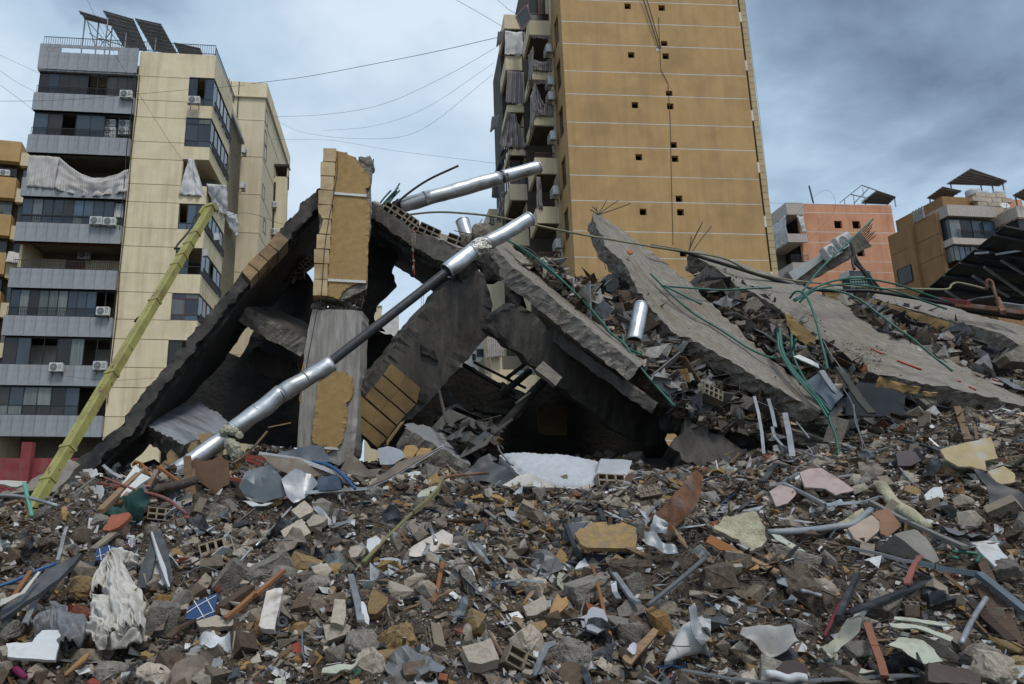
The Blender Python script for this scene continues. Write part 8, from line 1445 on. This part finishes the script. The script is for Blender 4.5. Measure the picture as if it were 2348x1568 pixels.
# rubble lying between and under the slabs
def fill(name, near, far, n, smin, smax, dark=1.0, rise=.1, base=True):  # dark lowers the tint: shade beneath the slabs put into the colour
    A_=resample(near, 40); B_=resample(far, 40); A_n=np.array([tuple(p) for p in A_]); B_n=np.array([tuple(p) for p in B_])
    s=RNG.uniform(0,40, n); t=RNG.uniform(-.05,1.05, n); i=np.minimum(s.astype(int),39); f=(s - i)[:, None]
    p=(A_n[i] * (1 - f) + A_n[i + 1] * f) * (1 - t[:, None]) + (B_n[i] * (1 - f) + B_n[i + 1] * f) * t[:, None]
    p[:, 2] += rise * (vnoise(p[:, 0] * 2.5, p[:, 1] * 2.5 + p[:, 2],5) - .5) * 2; S=np.clip(RNG.lognormal(math.log(smin * 1.6),.6, n), smin * .5, smax)
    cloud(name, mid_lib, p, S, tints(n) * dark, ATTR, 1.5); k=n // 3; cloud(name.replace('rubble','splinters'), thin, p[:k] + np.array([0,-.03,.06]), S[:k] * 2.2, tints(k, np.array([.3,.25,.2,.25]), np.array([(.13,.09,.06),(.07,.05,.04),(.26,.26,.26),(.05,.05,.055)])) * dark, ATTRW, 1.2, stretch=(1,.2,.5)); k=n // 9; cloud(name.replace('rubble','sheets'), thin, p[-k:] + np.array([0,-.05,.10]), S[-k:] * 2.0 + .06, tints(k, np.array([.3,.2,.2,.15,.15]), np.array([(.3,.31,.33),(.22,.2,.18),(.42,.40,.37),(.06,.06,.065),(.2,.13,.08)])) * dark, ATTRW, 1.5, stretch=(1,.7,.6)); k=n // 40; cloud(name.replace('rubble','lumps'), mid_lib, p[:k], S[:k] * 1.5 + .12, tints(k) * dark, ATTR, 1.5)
    if base:
        Q_=resample(near, 60); R_=resample(far, 60); ob=ruled(name + '_bed', Q_, R_, .5,(soil_m if dark > .5 else charred, soil_m if dark > .5 else charred),60,16,.10, wob=.12, kind='structure')  # darkest beds take the charred colour for the black beneath the slabs
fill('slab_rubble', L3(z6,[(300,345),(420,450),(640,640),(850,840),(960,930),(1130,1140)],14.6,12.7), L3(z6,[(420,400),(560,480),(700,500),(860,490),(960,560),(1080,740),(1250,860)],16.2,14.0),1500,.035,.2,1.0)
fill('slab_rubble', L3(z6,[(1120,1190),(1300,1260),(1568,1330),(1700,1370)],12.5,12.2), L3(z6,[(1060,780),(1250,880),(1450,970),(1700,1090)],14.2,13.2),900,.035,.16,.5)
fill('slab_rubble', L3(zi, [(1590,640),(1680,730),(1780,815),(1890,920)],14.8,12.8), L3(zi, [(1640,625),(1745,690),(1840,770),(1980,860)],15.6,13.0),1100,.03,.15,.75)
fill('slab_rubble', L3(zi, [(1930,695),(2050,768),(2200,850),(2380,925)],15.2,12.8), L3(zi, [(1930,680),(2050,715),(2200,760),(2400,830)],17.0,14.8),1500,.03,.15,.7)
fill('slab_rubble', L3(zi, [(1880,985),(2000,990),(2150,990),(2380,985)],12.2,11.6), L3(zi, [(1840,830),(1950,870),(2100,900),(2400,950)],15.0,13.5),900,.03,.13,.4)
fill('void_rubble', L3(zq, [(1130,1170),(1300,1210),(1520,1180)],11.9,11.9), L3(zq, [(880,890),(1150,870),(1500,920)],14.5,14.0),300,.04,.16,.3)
X, Y=slope_pts(5000,7,12.4); k_=X > 1.2 + RNG.uniform(-1,1, len(X)); X, Y=X[k_], Y[k_]; S=np.clip(RNG.lognormal(-2.5,.5, len(X)),.04,.26); cloud('splinters', thin, np.stack([X, Y, height(X, Y) + .05 + S * .15],-1), S, tints(len(X), np.array([.25,.2,.15,.3,.1]), np.array([(.14,.09,.055),(.08,.05,.035),(.24,.16,.09),(.34,.35,.37),(.045,.045,.05)])), ATTRW, 1.1, stretch=(1,.13,.5))
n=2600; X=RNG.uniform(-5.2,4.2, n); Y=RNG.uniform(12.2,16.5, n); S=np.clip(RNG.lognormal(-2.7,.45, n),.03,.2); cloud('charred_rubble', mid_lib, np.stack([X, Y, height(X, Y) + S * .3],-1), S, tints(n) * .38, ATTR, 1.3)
def onslab(o, n, smax, u0=0., u1=1., tint_=1.0, name='grit'):
    me=o.data; uvs=[]; nv_=[v.co for v in me.vertices]; top=[p for p in me.polygons if p.material_index == 0]; P_=[]
    cs=np.array([tuple(p.center) for p in top]); ix=RNG.integers(int(len(top) * u0), max(1, int(len(top) * u1)), n); p=cs[ix] + np.array(o.location)[None] + RNG.normal(0,.05,(n, 3)) * np.array([1,1,.2]); S=np.clip(RNG.lognormal(-4.7,.5, n),.004, smax); kp=vnoise(p[:, 0] * 1.6, p[:, 1] * 1.6,6) > .38; p, S, n=p[kp], S[kp], int(kp.sum())
    cloud(name, small_lib, p, S, tints(n) * tint_, ATTR)
onslab(s3_, 7000,.03,.30,.62,.6); onslab(s3_, 500,.025); onslab(s1_, 250,.025); onslab(s2_, 350,.03); onslab(s4_, 250,.025)

# --- pieces one can pick out, each a thing of its own
def project(p):
    v=Vector(p) - Vector((0,0, EYE)); y_=v.y * cp + v.z * sp; z_=-v.y * sp + v.z * cp; return CX + F_ * v.x / y_, CY - F_ * z_ / y_
LOOSE=[]
def scatter(kind, meshes, count, smin, smax, size_words, colour_of, noun, group, lie=.5, lift=.3, area=None, keep_earth=.2, y1=11.6):
    got=0; tries=0
    while got < count and tries < count * 30:
        tries += 1; y=math.sqrt(random.uniform(5.3 ** 2, y1 ** 2)); x=random.uniform(-.58,.86) * y
        if random.random() < (1 - keep_earth) * math.exp(-(((x - 3.05) / 1.0) ** 2 + ((y - 7.5) / .8) ** 2)): continue
        px, py=project((x, y, hgt(x, y)))
        if not (-10 < px < 2357 and 1040 < py < 1580): continue
        s=smin + (smax - smin) * random.random() ** 2.0; i=random.randrange(len(meshes)); me, ext=meshes[i]
        n=tnormal(x, y); rot=n.to_track_quat('Z','Y').to_matrix() @ Matrix.Rotation(random.uniform(0,6.28),3,'Z') @ Matrix.Rotation(random.gauss(0, lie),3,'X') @ Matrix.Rotation(random.gauss(0, lie),3,'Y')
        o=bpy.data.objects.new(kind, me); COL.objects.link(o); o.matrix_basis=Matrix.Translation((x, y, hgt(x, y) + s * lift)) @ rot.to_4x4() @ Matrix.Diagonal((s, s * random.uniform(.75,1), s * random.uniform(.75,1.1),1))
        k=0 if s < smin + (smax - smin) * .12 else 1 if s < smin + (smax - smin) * .45 else 2
        LOOSE.append((o, px, py, f'{size_words[k]} {colour_of(me)} {noun}', noun if len(noun.split()) < 3 else noun.split()[-1], group)); got += 1
cname={grey_chunk.name: 'grey', beige_stone.name: 'beige', ochre_chunk.name: 'ochre', brown_chunk.name: 'earth brown', conc_rough.name: 'rough grey'}
chunk_meshes=[]
for i in range(30):
    m_=(grey_chunk, grey_chunk, beige_stone, grey_chunk, brown_chunk, conc_rough)[i % 6]; rg=random.Random(i); chunk_meshes.append((hull_mesh('concrete_chunk', 12 + i % 16,(1, rg.uniform(.55,.95), rg.uniform(.4,.8)),300 + i, m_, .6 if i % 4 == 0 else 0),1))
cm=lambda me: cname.get(me.materials[0].name,'grey')
scatter('concrete_chunk', chunk_meshes, 300,.055,.17,('small','medium','large'), cm,'concrete chunk','loose concrete chunks on the rubble slope')
och=[(hull_mesh('plaster_chunk', 12 + i, (1,.75,.32 + .1 * (i % 3)),400 + i, ochre_chunk if i % 3 else near_plaster, .5 if i % 2 else 0),1) for i in range(10)]
scatter('plaster_chunk', och, 110,.045,.16,('small','medium','large'), lambda m: 'ochre','plaster chunk','ochre plaster chunks on the rubble slope')
def flat_mesh(name, seed, mat, t=.06, bend=.0, elong=1.0, n=7):
    rg=random.Random(seed); pts=[]
    for k in range(n): a=2 * math.pi * (k + rg.uniform(-.3,.3)) / n; r=rg.uniform(.6,1.05); pts.append(Vector((math.cos(a) * r * elong, math.sin(a) * r, 0)))
    bm=bmesh.new(); f=bm.faces.new([bm.verts.new(p) for p in pts]); bmesh.ops.triangulate(bm, faces=[f]); bmesh.ops.subdivide_edges(bm, edges=bm.edges[:], cuts=2, use_grid_fill=True)
    for v in bm.verts: v.co += Vector((fbm(v.co + Vector((seed, 0,0)),3,2) * .05, fbm(v.co + Vector((0, seed, 0)),3,2) * .05, bend * fbm(v.co + Vector((seed, seed, 0)),1.3,3)))
    g_=bmesh.ops.extrude_face_region(bm, geom=bm.faces[:])
    for v in [e for e in g_['geom'] if isinstance(e, bmesh.types.BMVert)]: v.co.z += t
    bmesh.ops.recalc_face_normals(bm, faces=bm.faces[:]); me=bpy.data.meshes.new(name); bm.to_mesh(me); bm.free(); me.materials.append(mat); return me
bl=[(flat_mesh('board_shard', 500 + i, m_, .05),1) for i, m_ in enumerate((board_white, board_white, beige_stone, MATS['cracked_grey_board'], pale_green, beige_stone, board_white))]
shn={board_white.name: 'white', beige_stone.name: 'beige','cracked_grey_board': 'bluish grey', pale_green.name: 'pale green', slate.name: 'slate grey', galv.name: 'silver', film.name: 'dark grey', brown_sheet.name: 'brown', felt.name: 'black', bright_sheet.name: 'pale metal', terra.name: 'terracotta', MATS['mauve_plate'].name: 'mauve', wood.name: 'brown', wood_dark.name: 'dark', MATS['grey_timber'].name: 'grey', galv_dull.name: 'grey', rust.name: 'rusty', black_sheet.name: 'black', rebar_m.name: 'dark', cable_m.name: 'black', cable_grey.name: 'pale', MATS['lilac_paper'].name: 'lilac', cloth_w.name: 'off-white', blue_pipe.name: 'blue', red_pipe.name: 'red', MATS['orange_batten'].name: 'orange brown', MATS['peach_stone'].name: 'peach'}
sn=lambda me: shn.get(me.materials[0].name,'grey')
scatter('board_shard', bl, 150,.05,.20,('small','medium','large'), sn,'board shard','flat board shards on the rubble slope', .6,.25)
tl=[(flat_mesh('tile_shard', 520 + i, m_, .1, n=5),1) for i, m_ in enumerate((terra, terra, MATS['mauve_plate'], MATS['peach_stone']))]
scatter('tile_shard', tl, 60,.035,.09,('tiny','small','larger'), sn,'tile shard','broken tile shards on the rubble slope', .6,.3)
sl_=[(flat_mesh('sheet_scrap', 540 + i, m_, .012,.55,1.2),1) for i, m_ in enumerate((slate, galv_dull, film, brown_sheet, slate, black_sheet, board_white))]
scatter('sheet_scrap', sl_, 140,.06,.26,('small','medium','large'), sn,'crumpled sheet scrap','crumpled sheet scraps on the rubble slope', .6,.3)
def strip_mesh(name, seed, mat, w=.07, h=.02, kink=.35, n=3):
    rg=random.Random(seed); p=Vector((-1,0,0)); q=[p]; a=0; e=0
    for k in range(n): a += rg.uniform(-kink, kink); e += rg.uniform(-kink, kink) * .5; p=p + Vector((math.cos(a), math.sin(a), e)) * (2 / n); q.append(p)
    mb=MB().path(q, w, h); me=mb.build(name, mat); m_=me.data; bpy.data.objects.remove(me); return m_
st_=[(strip_mesh('metal_strip', 560 + i, m_, .05 + .04 * (i % 3),.012),1) for i, m_ in enumerate((galv, galv_dull, galv_dull, rust, black_sheet, galv, slate))]
scatter('metal_strip', st_, 160,.10,.42,('short','mid-length','long'), sn,'metal strip','bent metal strips on the rubble slope', .35,.12)
pk=[(strip_mesh('wood_piece', 580 + i, m_, .10 + .06 * (i % 3),.05,.04,2),1) for i, m_ in enumerate((wood, wood_dark, MATS['grey_timber'], wood_dark, MATS['orange_batten'], wood))]
scatter('wood_piece', pk, 150,.08,.36,('short','mid-length','long'), sn,'wood piece','broken wood pieces on the rubble slope', .35,.15)
def wire_mesh(name, seed, mat, r=.012):
    rg=random.Random(seed); a=rg.uniform(0,6); p=Vector((-1,0,0)); q=[p]
    for k in range(9): a2=math.sin(k * .9 + a) * 1.0 + rg.uniform(-.5,.5); p=p + Vector((math.cos(a2) * .26, math.sin(a2) * .26, rg.uniform(-.09,.12))); q.append(p)
    o=MB().tube(smooth_path(q, 4), r, 5).build(name, mat, None, True); m_=o.data; bpy.data.objects.remove(o); return m_
wr=[(wire_mesh('wire', 600 + i, m_),1) for i, m_ in enumerate((rebar_m, cable_m, cable_grey, rust, cable_m, rebar_m, blue_pipe))]
scatter('wire', wr, 70,.25,.55,('short','mid-length','long'), sn,'twisted wire','twisted wires on the rubble slope', .25,.1)
pp_=[(flat_mesh('paper_scrap', 620 + i, m_, .008,.5,1.1,6),1) for i, m_ in enumerate((board_white, MATS['lilac_paper'], cloth_w, board_white))]
scatter('paper_scrap', pp_, 90,.03,.10,('tiny','small','larger'), sn,'paper scrap','pale paper scraps on the rubble slope', .6,.35)
scatter('hollow_block', [(m_, 1) for m_ in HB],16,.55,.95,('small','medium','full-sized'), lambda m: 'clay','hollow block','hollow clay blocks in the rubble', .7,.12)
# names for the loose pieces: by look, and by how near they lie to something one can find
ORD=['','second ','third ','fourth ','fifth ','sixth ','seventh ','eighth ','ninth ','tenth ','eleventh ','twelfth ','thirteenth ','fourteenth ','fifteenth ','sixteenth ','seventeenth ','eighteenth ','nineteenth ','twentieth ']
buck={}
for o, px, py, look, noun, grp in LOOSE:
    l=min(LAND, key=lambda q: (q[0] - px) ** 2 + (q[1] - py) ** 2); buck.setdefault((look, l[2]),[]).append(((l[0] - px) ** 2 + (l[1] - py) ** 2, o, noun, grp))
for (look, land), items in buck.items():
    items.sort(key=lambda q: q[0])
    for i, (_, o, noun, grp) in enumerate(items): tag(o, f'{look}, {ORD[min(i, 19)]}nearest to the {land}', noun, grp)

# ------------------------------------------------------------------ wires across the sky
def wire(pts, d0_, d1_, r, label, group='wires strung across the sky', mat=None): tubeobj('overhead_wire', L3(zi, pts, d0_, d1_), r, mat or cable_grey, label,'wire', group, n=4, sm=6)
wire([(575,192),(700,176),(850,148),(1000,118),(1140,86)],58,45,.0193,'thickest sky wire, from the cream block to the roof block of the tower', mat=cable_m)
wire([(620,268),(750,262),(880,238),(1020,175),(1135,110)],58,45,.0121,'sagging sky wire below the thickest one')
wire([(640,280),(700,305),(830,318),(960,300),(1130,170)],58,45,.0099,'deep sagging sky wire between the cream block and the tower')
wire([(625,320),(760,322),(900,345),(1140,375)],60,45,.0099,'thin sky wire sloping down to the tower above the broken pier')
wire([(740,300),(860,288),(980,245),(1130,145)],60,45,.0099,'thin sky wire rising to the upper tower balconies')
wire([(1045,0),(1090,25),(1150,60)],40,45,.0121,'sky wire coming down from above to the tower roof block', mat=cable_m)
wire([(1140,0),(1170,25),(1205,42)],42,44,.0110,'short curling sky wire beside the loose window sash', mat=cable_m)
wire([(200,0),(218,38),(260,120),(340,250),(420,370),(520,480)],40,47,.0121,'long wire running down across the yellow block face', mat=cable_m)
wire([(0,232),(90,231),(200,226),(310,216),(430,206),(560,196)],44,47,.0121,'level wire crossing the grey galleries of the grey and yellow block', mat=cable_m)
wire([(0,127),(40,145),(90,168)],40,47,.0099,'upper sky wire ending at the corner of the grey block'); wire([(0,162),(40,190),(85,212)],40,47,.0099,'middle sky wire ending at the corner of the grey block'); wire([(0,195),(45,228),(82,258)],40,47,.0099,'lowest sky wire ending at the corner of the grey block')
wire([(1706,0),(1722,120),(1745,300),(1768,520),(1773,620)],40,41,.0088,'thin wire hanging down past the stone pier of the tower', mat=cable_m)
wire([(2050,480),(1900,470),(1760,465)],70,60,.0110,'thin wire between the orange block and the tower'); wire([(1740,580),(1880,440),(1912,482),(1830,575)],68,66,.0110,'dark wire drooping before the orange block', mat=cable_m)
wire([(2055,515),(2110,510),(2150,506)],70,60,.0110,'short wire from the orange block to the brown block')
wire([(455,520),(560,488),(640,512),(655,512)],46,58,.0165,'black wire between the boom tip and the cream wing', mat=cable_m)
wire([(150,862),(240,872),(330,868),(440,858)],46,46,.0110,'black wire crossing the lowest grey bands of the grey and yellow block', mat=cable_m)
wire([(774,350),(772,400),(760,470),(745,560),(735,690),(725,720),(700,850),(690,900)],13.5,13.45,.009,'thin black wire hanging down the face of the broken pier','wires on the ruin', cable_m)
